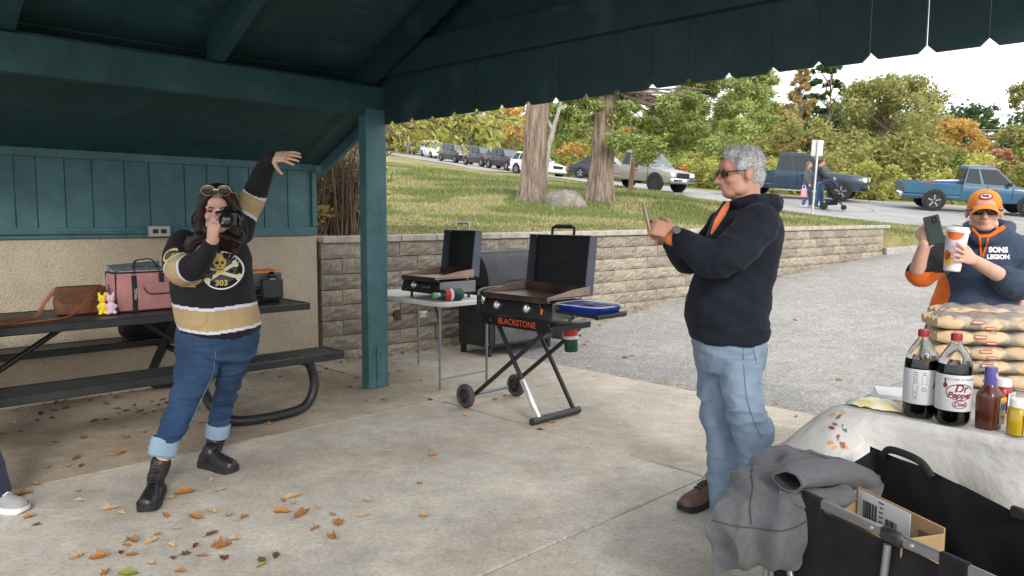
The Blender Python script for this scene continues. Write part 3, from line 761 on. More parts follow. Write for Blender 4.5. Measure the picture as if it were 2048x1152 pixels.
mb = MB(); thick_trunk(mb, (0, 0, 0), (.55, 0, 7.5), .27, .205, 2); mb.build('trunk', M_bark, t2, local=True)
r = np.random.default_rng(5); cs, rs = [], []; mb = MB()
for i in range(170):
    px = r.uniform(1225, 1550); lo = 318 - 26 * abs(math.sin(px / 46)) - max(0, (px - 1490)) * .9; py = r.uniform(120, lo); Y = r.uniform(16.6, 20.5)
    c = W(px, py, Y) - tb; cs.append(tuple(c)); rs.append(r.uniform(.13, .38))
for i in range(34):
    c = W(r.uniform(1130, 1235), r.uniform(130, 245), r.uniform(17, 19.5)) - tb; cs.append(tuple(c)); rs.append(r.uniform(.12, .3))
for c in cs[::4]:
    z0 = max(2.6, c[2] - .2 - abs(c[0]) * .12); f0 = .08 * z0
    mb.tube([(f0, 0, z0), (f0 + (c[0] - f0) * .5, c[1] * .5, c[2] * .5 + z0 * .5 + .1), c], [.03, .018, .006], 5)
mb.build('limb', M_bark, t2, local=True)
leafmesh('crown', cs, rs, [int(2300 * q) for q in rs], .044, ML['cedar'], t2, r, shell=.0, aspect=2.4, droop=.45, flat=.7)
# slim grey tree behind the first trunk
tb = W(1086, 362, 33); tb.z = hg(tb.x, tb.y)
t3 = thing('slim_tree', 'slim pale leaning tree with bare limbs behind the first thick trunk', 'tree', tb)
mb = MB(); 
M_palebark = mat_bark('pale grey bark', (.24, .21, .18), (.45, .41, .36), (1, 1, .3), 9)
mb.tube(bez([(0, 0, 0), (.15, 0, 1.2), (.45, 0, 2.4), (.9, 0, 4.2), (1.0, 0, 6)], 4), [.2 - .012 * i for i in range(17)], 9)
mb.tube([(.42, 0, 2.3), (-.3, 0, 3.6), (-.5, 0, 5.5)], [.08, .05, .02], 7); mb.tube([(.7, 0, 3.2), (1.5, 0, 4.0), (2.4, 0, 4.6)], [.07, .04, .015], 7)
mb.build('trunk', M_palebark, t3, local=True)
leafmesh('crown', [(.2, 0, 5.4), (1.6, .3, 5.2), (-.6, 0, 6), (2.3, 0, 4.8)], [.9, .9, .8, .6], [260, 260, 200, 120], .17, ML['mix'], t3, shell=.1)
# nearer tree behind the shelter whose branches hang into the gap right of the post
tb = W(560, 420, 10.6); tb.z = hg(tb.x, tb.y) - .05
t4 = thing('overhanging_tree', 'tree behind the shelter hanging yellow green leaves beside the post top', 'tree', tb)
mb = MB(); trunk_mesh(mb, (0, 0, 0), (.3, 0, 3.6), .13, .07)
ends, tw = [], []
for path in ([(790, 205), (850, 235), (905, 262), (925, 300)], [(800, 240), (835, 225), (880, 222), (940, 238)], [(860, 205), (900, 236), (960, 246), (1012, 262)], [(900, 200), (930, 232), (968, 252), (985, 285)], [(782, 262), (812, 252), (850, 260), (872, 285)], [(930, 180), (960, 215), (1000, 236), (1035, 240)]):
    q = [Vector((.3, 0, 3.2))] + [W(x, y, 9.6 + .05 * k) - tb for k, (x, y) in enumerate(path)]
    b = bez(q, 5); mb.tube(b, [.03 * (1 - .8 * i / len(b)) for i in range(len(b))], 5); tw += [x for x in b[len(b) // 3:]]
mb.build('trunk', M_twig, t4, local=True)
lv = MB()
for q in tw:
    for k in range(random.choice((3, 4, 5, 6))):
        d = Vector((random.uniform(-1, 1), random.uniform(-1, 1), random.uniform(-1.5, .1))).normalized(); L = random.uniform(.07, .14); w = d.cross(Vector((random.uniform(-1, 1), random.uniform(-1, 1), .3))).normalized() * L * .17
        p = q + Vector((random.uniform(-.08, .08), random.uniform(-.08, .08), random.uniform(-.05, .05)))
        lv.add([p, p + d * L * .45 + w, p + d * L, p + d * L * .45 - w], [(0, 1, 2, 3)])
lv.build('crown', ML['yellow'], t4, local=True, smooth=0, fix=False)
# bare twiggy shrub between the shelter wall and the post
sb = W(672, 468, 8.1); sb.z = hg(sb.x, sb.y) - .05
shb = thing('bare_shrub', 'bare brown twiggy shrub between the shelter wall and the post', 'shrub', sb)
mb = MB(); random.seed(11)
for i in range(150):
    x0 = random.uniform(-.28, .22); y0 = random.uniform(-.25, .3); h = random.uniform(.5, 1.5); lx = random.uniform(-.16, .42); ly = random.uniform(-.3, .3)
    p = [Vector((x0, y0, 0)), Vector((x0 + lx * .25, y0 + ly * .3, h * .45)), Vector((x0 + lx * .7, y0 + ly, h * .85)), Vector((x0 + lx * 1.25, y0 + ly * 1.3, h))]
    b = bez(p, 3); mb.tube(b, [.011 * (1 - .8 * k / len(b)) for k in range(len(b))], 4, caps=False)
    for k in range(5):
        q = b[random.randrange(3, len(b))]; d = Vector((random.uniform(-1, 1.2), random.uniform(-1, 1), random.uniform(-.1, 1))) * random.uniform(.1, .3)
        mb.tube([q, q + d * .6, q + d + Vector((0, 0, -.03))], [.004, .003, .002], 3, caps=False)
mb.build('stem', M_twig, shb, local=True, fix=False)
leafmesh('foliage', [(random.uniform(-.2, .45), random.uniform(-.2, .3), random.uniform(.1, 1.5)) for i in range(30)], [.17] * 30, [26] * 30, .035, ML['olive'], shb, shell=.1)
leafmesh('dead_leaf_clump', [(-.15, -.15, .15), (-.05, -.2, .3), (-.2, -.1, .05)], [.14, .12, .12], [60, 50, 50], .06, ML['brown'], shb, shell=.1)

# boulder
def rock(name, label, c, s, seed, mat, parent=None):
    mb = MB(); rings = []
    for i in range(1, 14):
        t = math.pi * i / 14 - math.pi / 2; ring = []
        for j in range(26):
            a = 2 * math.pi * j / 26; p = Vector((math.cos(t) * math.cos(a), math.cos(t) * math.sin(a), math.sin(t)))
            q = 1 + .22 * fnoise(p + Vector((seed, 0, 0)), 1.3, 4) + .07 * fnoise(p + Vector((0, seed, 0)), 4, 3)
            ring.append(Vector((p.x * s[0] * q, p.y * s[1] * q, p.z * s[2] * q)))
        rings.append(ring)
    mb.loft(rings); o = mb.build(name, mat, parent, local=True, smooth=50); o.location = c if parent is None else (0, 0, 0); return o
def mat_rock():
    m, nt, b = nodes('lichen grey boulder'); b.inputs['Roughness'].default_value = .95
    n = tex(nt, 'Noise', Scale=4.0, Detail=8.0, Roughness=.7); v = tex(nt, 'Noise', Scale=22.0, Detail=5.0)
    c = ramp(nt, n.outputs['Fac'], [(.3, (.13, .115, .10)), (.5, (.24, .215, .185)), (.7, (.36, .33, .28))])
    c = mixc(nt, c, ramp(nt, v.outputs['Fac'], [(.3, .65), (.7, 1.2)]), .8, 'MULTIPLY'); nt.links.new(c, b.inputs['Base Color']); bump(nt, b, v.outputs['Fac'], .8, .03); return m
M_rock = mat_rock(); bc = W(1128, 408, 16.2); bc.z = hg(bc.x, bc.y) + .02
tag(rock('boulder', '', bc, (.50, .42, .34), 2.0, M_rock), 'grey rounded boulder lying on the grass between two trunks', 'boulder')

# grass blades and fallen leaves on the lawn
M_blade = mat_leaf('grass blades', [(.17, .21, .06), (.30, .31, .10), (.46, .41, .20), (.60, .52, .31), (.24, .28, .08), (.52, .45, .25)], .3, .8)
M_litter = mat_leaf('lawn leaf litter', [(.30, .17, .06), (.42, .27, .11), (.24, .13, .05), (.5, .36, .18)], .1, .8)
def blades(n, y0, y1, size, wid, mat, name, patch=None, px=(600, 2000), flatness=0.0):
    r = np.random.default_rng(n); x = []; y = []
    pxs = r.uniform(*px, n * 2); Y = y0 * (y1 / y0) ** r.random(n * 2); X = (pxs - 1024) / FPX * Y
    ok = (Y > np.interp(X, BX, BY) + .02) & on_lawn(X, Y)
    X, Y = X[ok][:n], Y[ok][:n]; n = len(X)
    if patch is not None:
        k = Y > np.interp(X, BX, BY) + .5 + np.abs(r.normal(0, .8, n)); X, Y = X[k], Y[k]
        g = np.array([mnoise.noise(Vector((a * .45, b * .45, 3))) for a, b in zip(X, Y)]); k = g > patch; X, Y = X[k], Y[k]; n = len(X)
    Z = HG(X, Y); P = np.stack([X, Y, Z], 1); sc = size * r.uniform(.5, 1.4, n) * np.clip(Y / 11, .8, 3.0)
    az = r.uniform(0, 6.28, n); le = r.uniform(.1, .9, n) + flatness
    up = np.stack([np.cos(az) * le, np.sin(az) * le, np.ones(n) * (1 - flatness * .8)], 1); up /= np.linalg.norm(up, axis=1)[:, None]
    s = np.stack([-np.sin(az), np.cos(az), np.zeros(n)], 1) * (wid * np.clip(Y / 11, .8, 3))[:, None]
    v = np.stack([P - s, P + s, P + up * sc[:, None]], 1).reshape(-1, 3); v[:, 2] -= .004
    o = np_mesh(name, v, 3, np.arange(3 * n), mat); return tag(o, kind='stuff')
M_gblade = mat_leaf('green grass blades', [(.11, .17, .035), (.17, .24, .05), (.24, .29, .08), (.14, .20, .04)], .3, .8)
tag(blades(90000, 7.2, 34, .050, .0055, M_blade, 'dry_grass'), 'short straw coloured grass on the sloping lawn')
tag(blades(230000, 7.4, 36, .055, .0055, M_gblade, 'grass', -.02), 'patches of short green grass on the sloping lawn')
r = np.random.default_rng(8)
def litter(n, xy, size, mat, name, z, label, pr=None):
    v = []; idx = []
    for i in range(n):
        x, y = xy(r); p = np.array([x, y, z(x, y) + .012]); a = r.uniform(0, 6.28); s = size * r.uniform(.5, 1.3)
        d = np.array([math.cos(a), math.sin(a), r.uniform(-.3, .5)]) * s; e = np.array([-math.sin(a), math.cos(a), r.uniform(-.4, .6)]) * s * .55
        v += [p - d, p + e * .8 - d * .15, p + d, p - e * .8 - d * .1]
    return tag(np_mesh(name, np.array(v), 4, np.arange(4 * n), mat), label, None, None, 'stuff')
def lawn_xy(r):
    while 1:
        Y = 7.4 * (16 / 7.4) ** r.random(); X = (r.uniform(640, 1760) - 1024) / FPX * Y
        if Y > yb(X) + .05 and on_lawn(X, Y) and (mnoise.noise(Vector((X * .5, Y * .5, 9))) + r.uniform(-.4, .4) > -.05): return X, Y
litter(3000, lawn_xy, .035, M_litter, 'lawn_leaf_litter', hg, 'brown fallen leaf litter strewn over the lawn')
def base_xy(r):
    t = r.uniform(0, 5.0) ** 1; p = W0 + WD * t + WN * (abs(r.normal()) * .10 + .03); return p.x, p.y
litter(260, base_xy, .03, M_litter, 'wall_foot_leaf_litter', lambda x, y: max(0.0, hl(x, y)), 'brown leaf litter along the foot of the retaining wall')
# ------------------------------------------------------------------ vehicles (local axes: x forward, y to the left, z up)
M_glass = pm('dark car glass', (.03, .04, .045), .08, 0, 0, spec=.4); M_glassl = pm('sky lit windscreen glass', (.10, .13, .15), .04, 0, 0, spec=1.0)  # windscreen paler than side glass: sky reflection put into its colour
M_tyre = pm('black tyre rubber', (.018, .018, .019), .85, 0, .2); M_rim = pm('alloy rim', (.5, .51, .52), .3, .9, .1); M_black = pm('black plastic trim', (.02, .02, .021), .55, 0, .2)
M_lamp = pm('clear headlamp', (.72, .74, .76), .12, .2, .05); M_red = pm('red tail lamp', (.45, .02, .015), .2, 0, .1); M_chrome = pm('chrome trim', (.75, .76, .77), .15, 1, .05); M_plate = pm('pale licence plate', (.75, .76, .74), .5, 0, .05)
def paint(name, c): return pm('car paint ' + name, c, .33, .0, .08, 2, coat=.25)
def ringsec(x, hw, z0, z1, tuck=.86, sh=.10):
    zm = z0 + (z1 - z0) * .55
    half = [(hw * tuck * .8, z0), (hw * .95, z0 + .05), (hw, zm), (hw * .985, z1 - sh), (hw * .93, z1 - .02), (hw * .55, z1)]
    return [Vector((x, y, z)) for y, z in half] + [Vector((x, -y, z)) for y, z in reversed(half)]
def wheel(t, x, y, r, w, rimmat, side):
    M = basis((1, 0, 0), (0, 0, 1), (0, side, 0)); q = dict(n=22)
    mb = MB(); mb.lathe([(r * .62, -w / 2), (r * .93, -w / 2), (r, -w * .36), (r, w * .36), (r * .94, w / 2), (r * .64, w / 2), (r * .60, w * .3), (r * .6, -w / 2)], o=(x, y, r), M=M, caps=False, **q)
    ty = mb.build('wheel', M_tyre, t, local=True)
    mb = MB(); mb.lathe([(.03, w * .30), (r * .16, w * .42), (r * .2, w * .36), (r * .55, w * .33), (r * .64, w * .46), (r * .66, w * .2)], o=(x, y, r), M=M, n=20)
    for k in range(5):
        a = 2 * math.pi * k / 5 + .3; c = Vector((math.cos(a) * r * .38, math.sin(a) * r * .38, w * .40))
        mb.box(Vector((x, y, r)) + M @ c, (r * .50, r * .13, .03), M @ Matrix.Rotation(a, 3, 'Z'), .005)
    mb.build('rim', rimmat, ty, local=True)
def panel(mb, P, m=(.06, .06, .08, .10), off=.012):
    "glass inset into the quad P = bottom a, bottom b, top b, top a"
    a, b, c, d = [Vector(p) for p in P]; f = lambda u, v: a.lerp(b, u).lerp(d.lerp(c, u), v); n = (b - a).cross(d - a).normalized()
    q = [f(m[0], m[2]), f(1 - m[1], m[2]), f(1 - m[1], 1 - m[3]), f(m[0], 1 - m[3])]
    k = len(mb.v); mb.add([p - n * .01 for p in q] + [p + n * off for p in q], [(4, 5, 6, 7), (0, 1, 5, 4), (1, 2, 6, 5), (2, 3, 7, 6), (3, 0, 4, 7)])
def car(label, kind, col, px, py, Y, head, dims=None, rim=None, group='cars parked along the road', grille='bar', pos=None, wheel_r=None, cabx=None):
    p = pos or W(px, py, Y); p = Vector((p.x, p.y, hg(p.x, p.y) + .035))
    pk = kind == 'pickup'
    L, Wd, H = dims or {'sedan': (4.85, 1.84, 1.46), 'suv': (4.75, 1.90, 1.72), 'pickup': (5.1, 1.85, 1.76), 'van': (4.9, 1.9, 1.9)}[kind]
    t = thing({'sedan': 'parked_sedan', 'suv': 'parked_suv', 'pickup': 'pickup_truck', 'van': 'parked_van'}[kind], label, {'sedan': 'car', 'suv': 'car', 'van': 'van', 'pickup': 'pickup truck'}[kind], p, math.atan2(head[1], head[0]), group)
    # tilt with the ground
    h = Vector((head[0], head[1], 0)).normalized(); gz = (hg(p.x + h.x * 1.5, p.y + h.y * 1.5) - hg(p.x - h.x * 1.5, p.y - h.y * 1.5)) / 3
    sd = Vector((-h.y, h.x, 0)); gs = (hg(p.x + sd.x, p.y + sd.y) - hg(p.x - sd.x, p.y - sd.y)) / 2
    t.rotation_euler = (math.atan(gs), -math.atan(gz), math.atan2(head[1], head[0]))
    hw = Wd / 2; h2 = L / 2; wr = wheel_r or {'sedan': .33, 'suv': .37, 'pickup': .39, 'van': .36}[kind]
    bl = {'sedan': .92, 'suv': 1.08, 'pickup': 1.06, 'van': 1.05}[kind] * H / {'sedan': 1.46, 'suv': 1.72, 'pickup': 1.76, 'van': 1.9}[kind]; z0 = {'sedan': .22, 'suv': .27, 'pickup': .40, 'van': .25}[kind]
    hz = bl * (.80 if kind == 'sedan' else .93)
    fx = h2 - .98 * wr - (.42 if not pk else .48); rx = -h2 + (.92 if not pk else 1.12)
    body = MB()
    if pk:
        cab0, cab1 = cabx or (-.55, 1.05); bedtop = bl * .98
        st = [(-h2, hw * .93, z0 + .08, bedtop * .62), (-h2 + .05, hw * .98, z0, bedtop * .62), (cab0 - .4, hw, z0, bedtop * .62), (cab0 - .06, hw, z0, bedtop * .62), (cab0, hw, z0, bl), (cab1, hw, z0, bl), (h2 - .75, hw * .98, z0, hz + .02), (h2 - .2, hw * .94, z0, hz - .06), (h2 - .03, hw * .86, z0 + .06, hz - .16)]
    else:
        st = [(-h2, hw * .80, z0 + .16, bl * .86), (-h2 + .12, hw * .93, z0 + .05, bl * .97), (-h2 + .7, hw, z0, bl + .02), (0, hw, z0, bl), (h2 * .38, hw, z0, bl - .01), (h2 - .85, hw * .985, z0, hz + .04), (h2 - .3, hw * .93, z0, hz - .07), (h2 - .02, hw * .80, z0 + .08, hz - .22)]
    body.loft([ringsec(*s) for s in st]); bd = body.build('body', col, t, local=True, smooth=32)
    if pk:
        for s in (-1, 1):
            mb = MB(); mb.box((( -h2 + cab0) / 2, s * (hw - .06), bedtop * .80), (cab0 + h2 - .04, .10, bedtop * .42), None, .03); mb.build('bed_side', col, t, local=True)
        mb = MB(); mb.box((-h2 + .035, 0, bedtop * .78), (.06, Wd - .26, bedtop * .42), None, .015); mb.build('tailgate', col, t, local=True)
    # greenhouse
    if kind == 'sedan': b0, b1, r0, r1 = -h2 + .55, h2 - 1.45, -h2 + 1.25, h2 - 2.25
    elif pk: b0, b1, r0, r1 = cab0 + .03, cab1 + .12, cab0 + .14, cab1 - .62
    elif kind == 'van': b0, b1, r0, r1 = -h2 + .1, h2 - 1.0, -h2 + .3, h2 - 1.8
    else: b0, b1, r0, r1 = -h2 + .12, h2 - 1.35, -h2 + .55, h2 - 2.1
    wb, wr_ = hw * .93, hw * .74; zb, zt = bl - .03, H - .05
    g = MB(); ring = []
    for zz, f in ((zb, 0), (zt, 1), (H - .012, 1.06), (H, 1.25)):
        ff = min(f, 1); x0, x1, w = b0 + (r0 - b0) * ff, b1 + (r1 - b1) * ff, wb + (wr_ - wb) * ff
        if f > 1: k = (f - 1) * 1.1; x0 += k * .8; x1 -= k * .8; w -= k * .5
        ring.append([Vector(q) for q in ((x0, -w, zz), (x1, -w * .97, zz), (x1 + .05 * (1 - ff), 0, zz), (x1, w * .97, zz), (x0, w, zz), (x0 - .02, 0, zz))])
    g.loft(ring); g.build('cabin', col, t, local=True, smooth=30)
    A = lambda x, s, f: Vector((x, s * (wb + (wr_ - wb) * f), zb + (zt - zb) * f))
    mb = MB(); panel(mb, (Vector((b1, -wb * .97, zb)), Vector((b1, wb * .97, zb)), Vector((r1, wr_ * .97, zt)), Vector((r1, -wr_ * .97, zt))), (.06, .06, .10, .06), .02)
    for vv in range(len(mb.v)):
        q = Vector(mb.v[vv]); q.x += .055 * (1 - abs(q.y) / wb) * (1 - (q.z - zb) / (zt - zb)) ; mb.v[vv] = tuple(q)
    mb.build('windscreen', M_glassl, t, local=True)
    mb = MB(); panel(mb, (Vector((b0, wb, zb)), Vector((b0, -wb, zb)), Vector((r0, -wr_, zt)), Vector((r0, wr_, zt))), (.1, .1, .2, .12), .03); mb.build('rear_window', M_glass, t, local=True)
    cuts = {'sedan': (0, .44, 1), 'suv': (0, .30, .62, 1), 'van': (0, .35, .66, 1), 'pickup': (0, .36, 1) if L > 5 else (0, .3, 1)}[kind]
    for s in (-1, 1):
        for i in range(len(cuts) - 1):
            u0, u1 = cuts[i], cuts[i + 1]; P = [A(b0 + (b1 - b0) * u0, s, 0), A(b0 + (b1 - b0) * u1, s, 0), A(r0 + (r1 - r0) * u1, s, 1), A(r0 + (r1 - r0) * u0, s, 1)]
            if s > 0: P = [P[1], P[0], P[3], P[2]]
            mb = MB(); panel(mb, P, (.07, .07, .12, .10), .012); mb.build('side_window', M_glass, t, local=True)
    for s in (-1, 1):
        for x in (fx, rx):
            mb = MB(); M = basis((1, 0, 0), (0, 0, 1), (0, s, 0)); mb.lathe([(wr * 1.10, -.1), (wr * 1.11, .004), (wr * .9, .005)], 22, (x, s * (hw - .005), wr + .03), M); mb.build('wheel_arch', M_black, t, local=True)
            wheel(t, x, s * (hw - .10), wr, .23, rim or M_rim, s)
        mb = MB(); mb.box((b1 - .28, s * (hw + .07), bl + .08), (.12, .16, .13), None, .03); mb.build('side_mirror', col if kind != 'pickup' else M_black, t, local=True)
        mb = MB(); mb.box((h2 - .10 if not pk else h2 - .07, s * hw * .68, hz - (.19 if not pk else .20)), (.20, hw * .34, .13 if not pk else .20), rotz(-s * .35), .03); mb.build('headlight', M_lamp, t, local=True)
        mb = MB(); mb.box((-h2 + .05, s * hw * .84, bl * .78), (.10, .14, .26), None, .02); mb.build('tail_lamp', M_red, t, local=True)
        for x in ((b0 + b1) / 2 - .1,) + ((cab1 - .02,) if pk else (b1 - .25,)):
            mb = MB(); mb.box((x, s * (hw + .0), (z0 + bl) / 2 + .08), (.012, .012, (bl - z0) * .72)); mb.build('door_seam', M_black, t, local=True)
        mb = MB(); mb.box(((b0 + b1) / 2 + .1, s * (hw + .012), bl - .16), (.18, .03, .035), None, .01); mb.build('door_handle', M_black, t, local=True)
    mb = MB(); mb.box((h2 - .02, 0, hz - (.24 if not pk else .22)), (.10, hw * .95, .20 if not pk else .24), None, .03); gr = mb.build('grille', M_black, t, local=True)
    if grille == 'bar':
        for k in range(3): mb = MB(); mb.box((h2 + .035, 0, hz - .29 + k * .07), (.012, hw * .9, .015)); mb.build('grille_bar', M_chrome, gr, local=True)
    mb = MB(); mb.box((h2 - .04, 0, z0 + .17), (.26, Wd * .93, .22), None, .07); bp = mb.build('front_bumper', M_chrome if (pk and grille != 'dark') else (col if not pk else M_black), t, local=True)
    mb = MB(); mb.box((h2 + .095, 0, z0 + .19), (.012, .33, .13), None, .004); mb.build('licence_plate', M_plate, t, local=True)
    mb = MB(); mb.box((-h2 + .02, 0, z0 + .16), (.2, Wd * .92, .18), None, .05); mb.build('rear_bumper', M_chrome if pk else col, t, local=True)
    return t
PB = paint('black', (.010, .011, .014)); PW = paint('white', (.75, .76, .77)); PS = paint('silver beige', (.25, .24, .22)); PN = paint('charcoal sedan', (.03, .034, .045)); PT = paint('dark blue', (.022, .045, .075)); PR = paint('teal blue', (.03, .105, .17)); PG = paint('dark grey', (.02, .024, .032)); PLB = paint('pale blue', (.36, .45, .52))
c1 = car('pale blue car farthest left, half hidden by the hill crest', 'sedan', PLB, *CAR_SPOTS[0], (.42, -.9))
c2 = car('white van behind the hill crest, left of the black utility vehicle', 'van', PW, *CAR_SPOTS[1], (.42, -.9))
c3 = car('large black utility vehicle, leftmost of the three dark ones', 'suv', PB, *CAR_SPOTS[2], (.50, -.87), (5.1, 2.0, 1.88))
c4 = car('dark grey utility vehicle in the middle of the three dark ones', 'suv', PG, *CAR_SPOTS[3], (.50, -.87), (4.75, 1.9, 1.75))
c5 = car('black utility vehicle just left of the white one', 'suv', PB, *CAR_SPOTS[4], (.52, -.85), (4.6, 1.88, 1.70))
c6 = car('white crossover half hidden behind the first thick trunk', 'suv', PW, *CAR_SPOTS[5], (.62, -.78), (4.4, 1.82, 1.62))
c7 = car('charcoal sedan seen from the side, left of the second thick trunk', 'sedan', PN, 1216, 362, 46, (.86, -.51))
c8 = car('silver beige pickup with black wheels and chrome bumper', 'pickup', PS, 1277, 380, 35, (.64, -.77), (5.0, 1.80, 1.78), M_black, grille='dark2', wheel_r=.40, cabx=(-.5, 1.22))
mb = MB(); mb.box((2.5 + .035, 0, .93 + .16), (.03, .42, .10), None, .01); mb.build('badge', pm('red badge', (.55, .02, .02), .4, 0, 0), c8, local=True)
c9 = car('dark blue four door pickup with side step beside the stroller', 'pickup', PT, 1588, 398, 32.5, (.87, -.49), (5.6, 2.0, 1.93), grille='dark', cabx=(-.75, 1.2))
mb = MB(); mb.box((.3, -1.03, .36), (2.2, .09, .05), None, .02); mb.build('side_step', M_chrome, c9, local=True)
c10 = car('teal blue small pickup with a cooler in its bed', 'pickup', PR, 1938, 424, 28.5, (.95, -.30), (5.1, 1.78, 1.74), grille='dark', wheel_r=.37, cabx=(-.55, 1.1))
def in_bed(cart, x, y, z): return Matrix.LocRotScale(cart.location, cart.rotation_euler, None) @ Vector((x, y, z))
q = in_bed(c10, -.95, -.25, .68); ck = thing('cooler', 'blue cooler with white lid riding in the teal pickup bed', 'cooler', q, c10.rotation_euler.z)
mb = MB(); mb.box((0, 0, .20), (.75, .42, .38), None, .03); mb.build('body', pm('blue cooler plastic', (.03, .10, .45), .4, 0, .1), ck, local=True)
mb = MB(); mb.box((0, 0, .43), (.79, .46, .08), None, .03); mb.build('lid', M_white, ck, local=True)
mb = MB(); mb.tube([(-.40, -.2, .3), (-.42, -.1, .36), (-.42, .1, .36), (-.40, .2, .3)], .014, 6); mb.build('handle', M_white, ck, local=True)
q = in_bed(c10, -1.65, -.3, .68); rt = thing('red_tote', 'red tote beside the cooler in the teal pickup bed', 'tote', q, c10.rotation_euler.z)
mb = MB(); mb.box((0, 0, .16), (.42, .36, .32), None, .04); mb.build('body', pm('red plastic', (.5, .04, .03), .5, 0, .1), rt, local=True)
mb = MB(); mb.box((0, 0, .35), (.46, .40, .05), None, .02); mb.build('lid', pm('red plastic', (.5, .04, .03)), rt, local=True)

# sign seen from behind, wooden post, wires
M_steel = pm('galvanised steel', (.42, .44, .45), .45, .7, .1); M_wood = pm('weathered wooden post', (.30, .19, .10), .85, 0, .3, 6, .4, 40, st=(1, 1, .1))
b = W(1624, 437, 20); b.z = hg(b.x, b.y) - .02; top = W(1637, 281, 20)
sg = thing('road_sign', 'metal sign on a leaning steel pole seen from behind', 'sign', b)
ax = (top - b).normalized(); hgt = (top - b).length
mb = MB(); mb.box(ax * (hgt / 2), (.05, .035, hgt), frame((0, 1, 0), ax), .005); mb.build('pole', M_steel, sg, local=True)
mb = MB(); mb.box(ax * (hgt - .20) + Vector((0, .04, 0)), (.29, .012, .42), frame((.35, 1, 0), ax), .005); mb.build('plate', pm('bare aluminium sign back', (.62, .64, .66), .5, .4, .08), sg, local=True)
b = W(1259, 390, 22); b.z = hg(b.x, b.y) - .03; tp = W(1270, 301, 22) - b
wp = thing('wooden_post', 'short square wooden post leaning on the lawn', 'post', b)
mb = MB(); mb.box(tp / 2, (.13, .11, tp.length), frame((.3, 1, 0), tp), .008); mb.build('shaft', M_wood, wp, local=True)
mb = MB(); mb.box(tp * .82 + Vector((.09, .07, 0)), (.12, .03, .5), frame((.3, 1, 0), tp), .004); mb.build('back_plate', pm('dull sign back', (.17, .15, .14), .7, 0, .2), wp, local=True)
for k, (y0, y1) in enumerate(((246, 251), (268, 262))):
    a, b_ = W(1870, y1, 62), W(2160, y0 - 4, 50); mb = MB(); mb.tube([a.lerp(b_, i / 8) - Vector((0, 0, .5 * math.sin(math.pi * i / 8))) for i in range(9)], .045, 5)
    tag(mb.build('power_line', M_steel), ('upper' if k == 0 else 'lower') + ' overhead power line crossing the trees on the right', 'power line', 'power lines')
# ------------------------------------------------------------------ people
def remesh(mb, voxel, smooth=2, mat=None, fac=.5):
    "one continuous surface from overlapping closed pieces"
    me = mb.mesh('tmp', 0); o = bpy.data.objects.new('tmp', me); C.objects.link(o)
    m = o.modifiers.new('r', 'REMESH'); m.mode = 'VOXEL'; m.voxel_size = voxel
    if smooth: q = o.modifiers.new('s', 'SMOOTH'); q.iterations = smooth; q.factor = fac
    dg = bpy.context.evaluated_depsgraph_get(); out = bpy.data.meshes.new_from_object(o.evaluated_get(dg))
    bpy.data.objects.remove(o); bpy.data.meshes.remove(me); return out
def vget(me): a = np.empty(len(me.vertices) * 3, np.float32); me.vertices.foreach_get('co', a); return a.reshape(-1, 3)
def nget(me): a = np.empty(len(me.vertices) * 3, np.float32); me.vertices.foreach_get('normal', a); return a.reshape(-1, 3)
def vset(me, a): me.vertices.foreach_set('co', np.asarray(a, np.float32).ravel()); me.update()
def folds(me, fn):
    "displace along normals by fn(point)"
    v, n = vget(me), nget(me); d = np.array([fn(Vector(p)) for p in v]); vset(me, v + n * d[:, None])
def wrinkle(p, s, st=(1, 1, 1)):
    q = Vector((p.x * st[0], p.y * st[1], p.z * st[2])) * s; return 1 - 2 * abs(mnoise.noise(q + Vector((mnoise.noise(q * .7), 0, mnoise.noise(q * .6 + Vector((5, 0, 0))))) * .6))
def finish(me, name, mats, parent, smooth=True):
    Mi = WM[parent.name].inverted(); me.transform(Mi)
    me.polygons.foreach_set('use_smooth', [smooth] * len(me.polygons)); me.name = name
    idx = np.empty(len(me.polygons), np.int32); me.polygons.foreach_get('material_index', idx)
    o = link_mesh(me, name, mats, parent); me.polygons.foreach_set('material_index', idx); return o
def join(*ms):
    out = MB()
    for m in ms:
        n = len(out.v); out.v += [tuple(x.co) for x in m.vertices]; out.f += [tuple(i + n for i in p.vertices) for p in m.polygons]; out.mi += [p.material_index for p in m.polygons]
        bpy.data.meshes.remove(m)
    me = bpy.data.meshes.new('j'); me.from_pydata(out.v, [], out.f); me.polygons.foreach_set('material_index', out.mi); return me
def limb(mb, pts, rr, flat=1.0, n=18, sub=4, up=None):
    P = bez(pts, sub); m = len(P); k = np.linspace(0, len(pts) - 1, m); r = list(np.interp(k, range(len(pts)), rr)); f = flat if not isinstance(flat, (list, tuple)) else list(np.interp(k, range(len(pts)), flat))
    a, b = (P[0] - P[1]).normalized(), (P[-1] - P[-2]).normalized()
    P = [P[0] + a * r[0] * .8, P[0] + a * r[0] * .5] + P + [P[-1] + b * r[-1] * .5, P[-1] + b * r[-1] * .8]; r = [r[0] * .35, r[0] * .8] + r + [r[-1] * .8, r[-1] * .35]
    if isinstance(f, list): f = [f[0]] * 2 + f + [f[-1]] * 2
    mb.tube(P, r, n, flat=f, up=up)
def sring(c, ax, ay, n=28, e=2.4, tilt=None, yaw=0.0):
    out = []
    for j in range(n):
        t = 2 * math.pi * j / n; ct, st = math.cos(t), math.sin(t)
        p = Vector((ax * math.copysign(abs(ct) ** (2 / e), ct), ay * math.copysign(abs(st) ** (2 / e), st), 0))
        if yaw: p = rotz(yaw) @ p
        if tilt is not None: p = tilt @ p
        out.append(c + p)
    return out
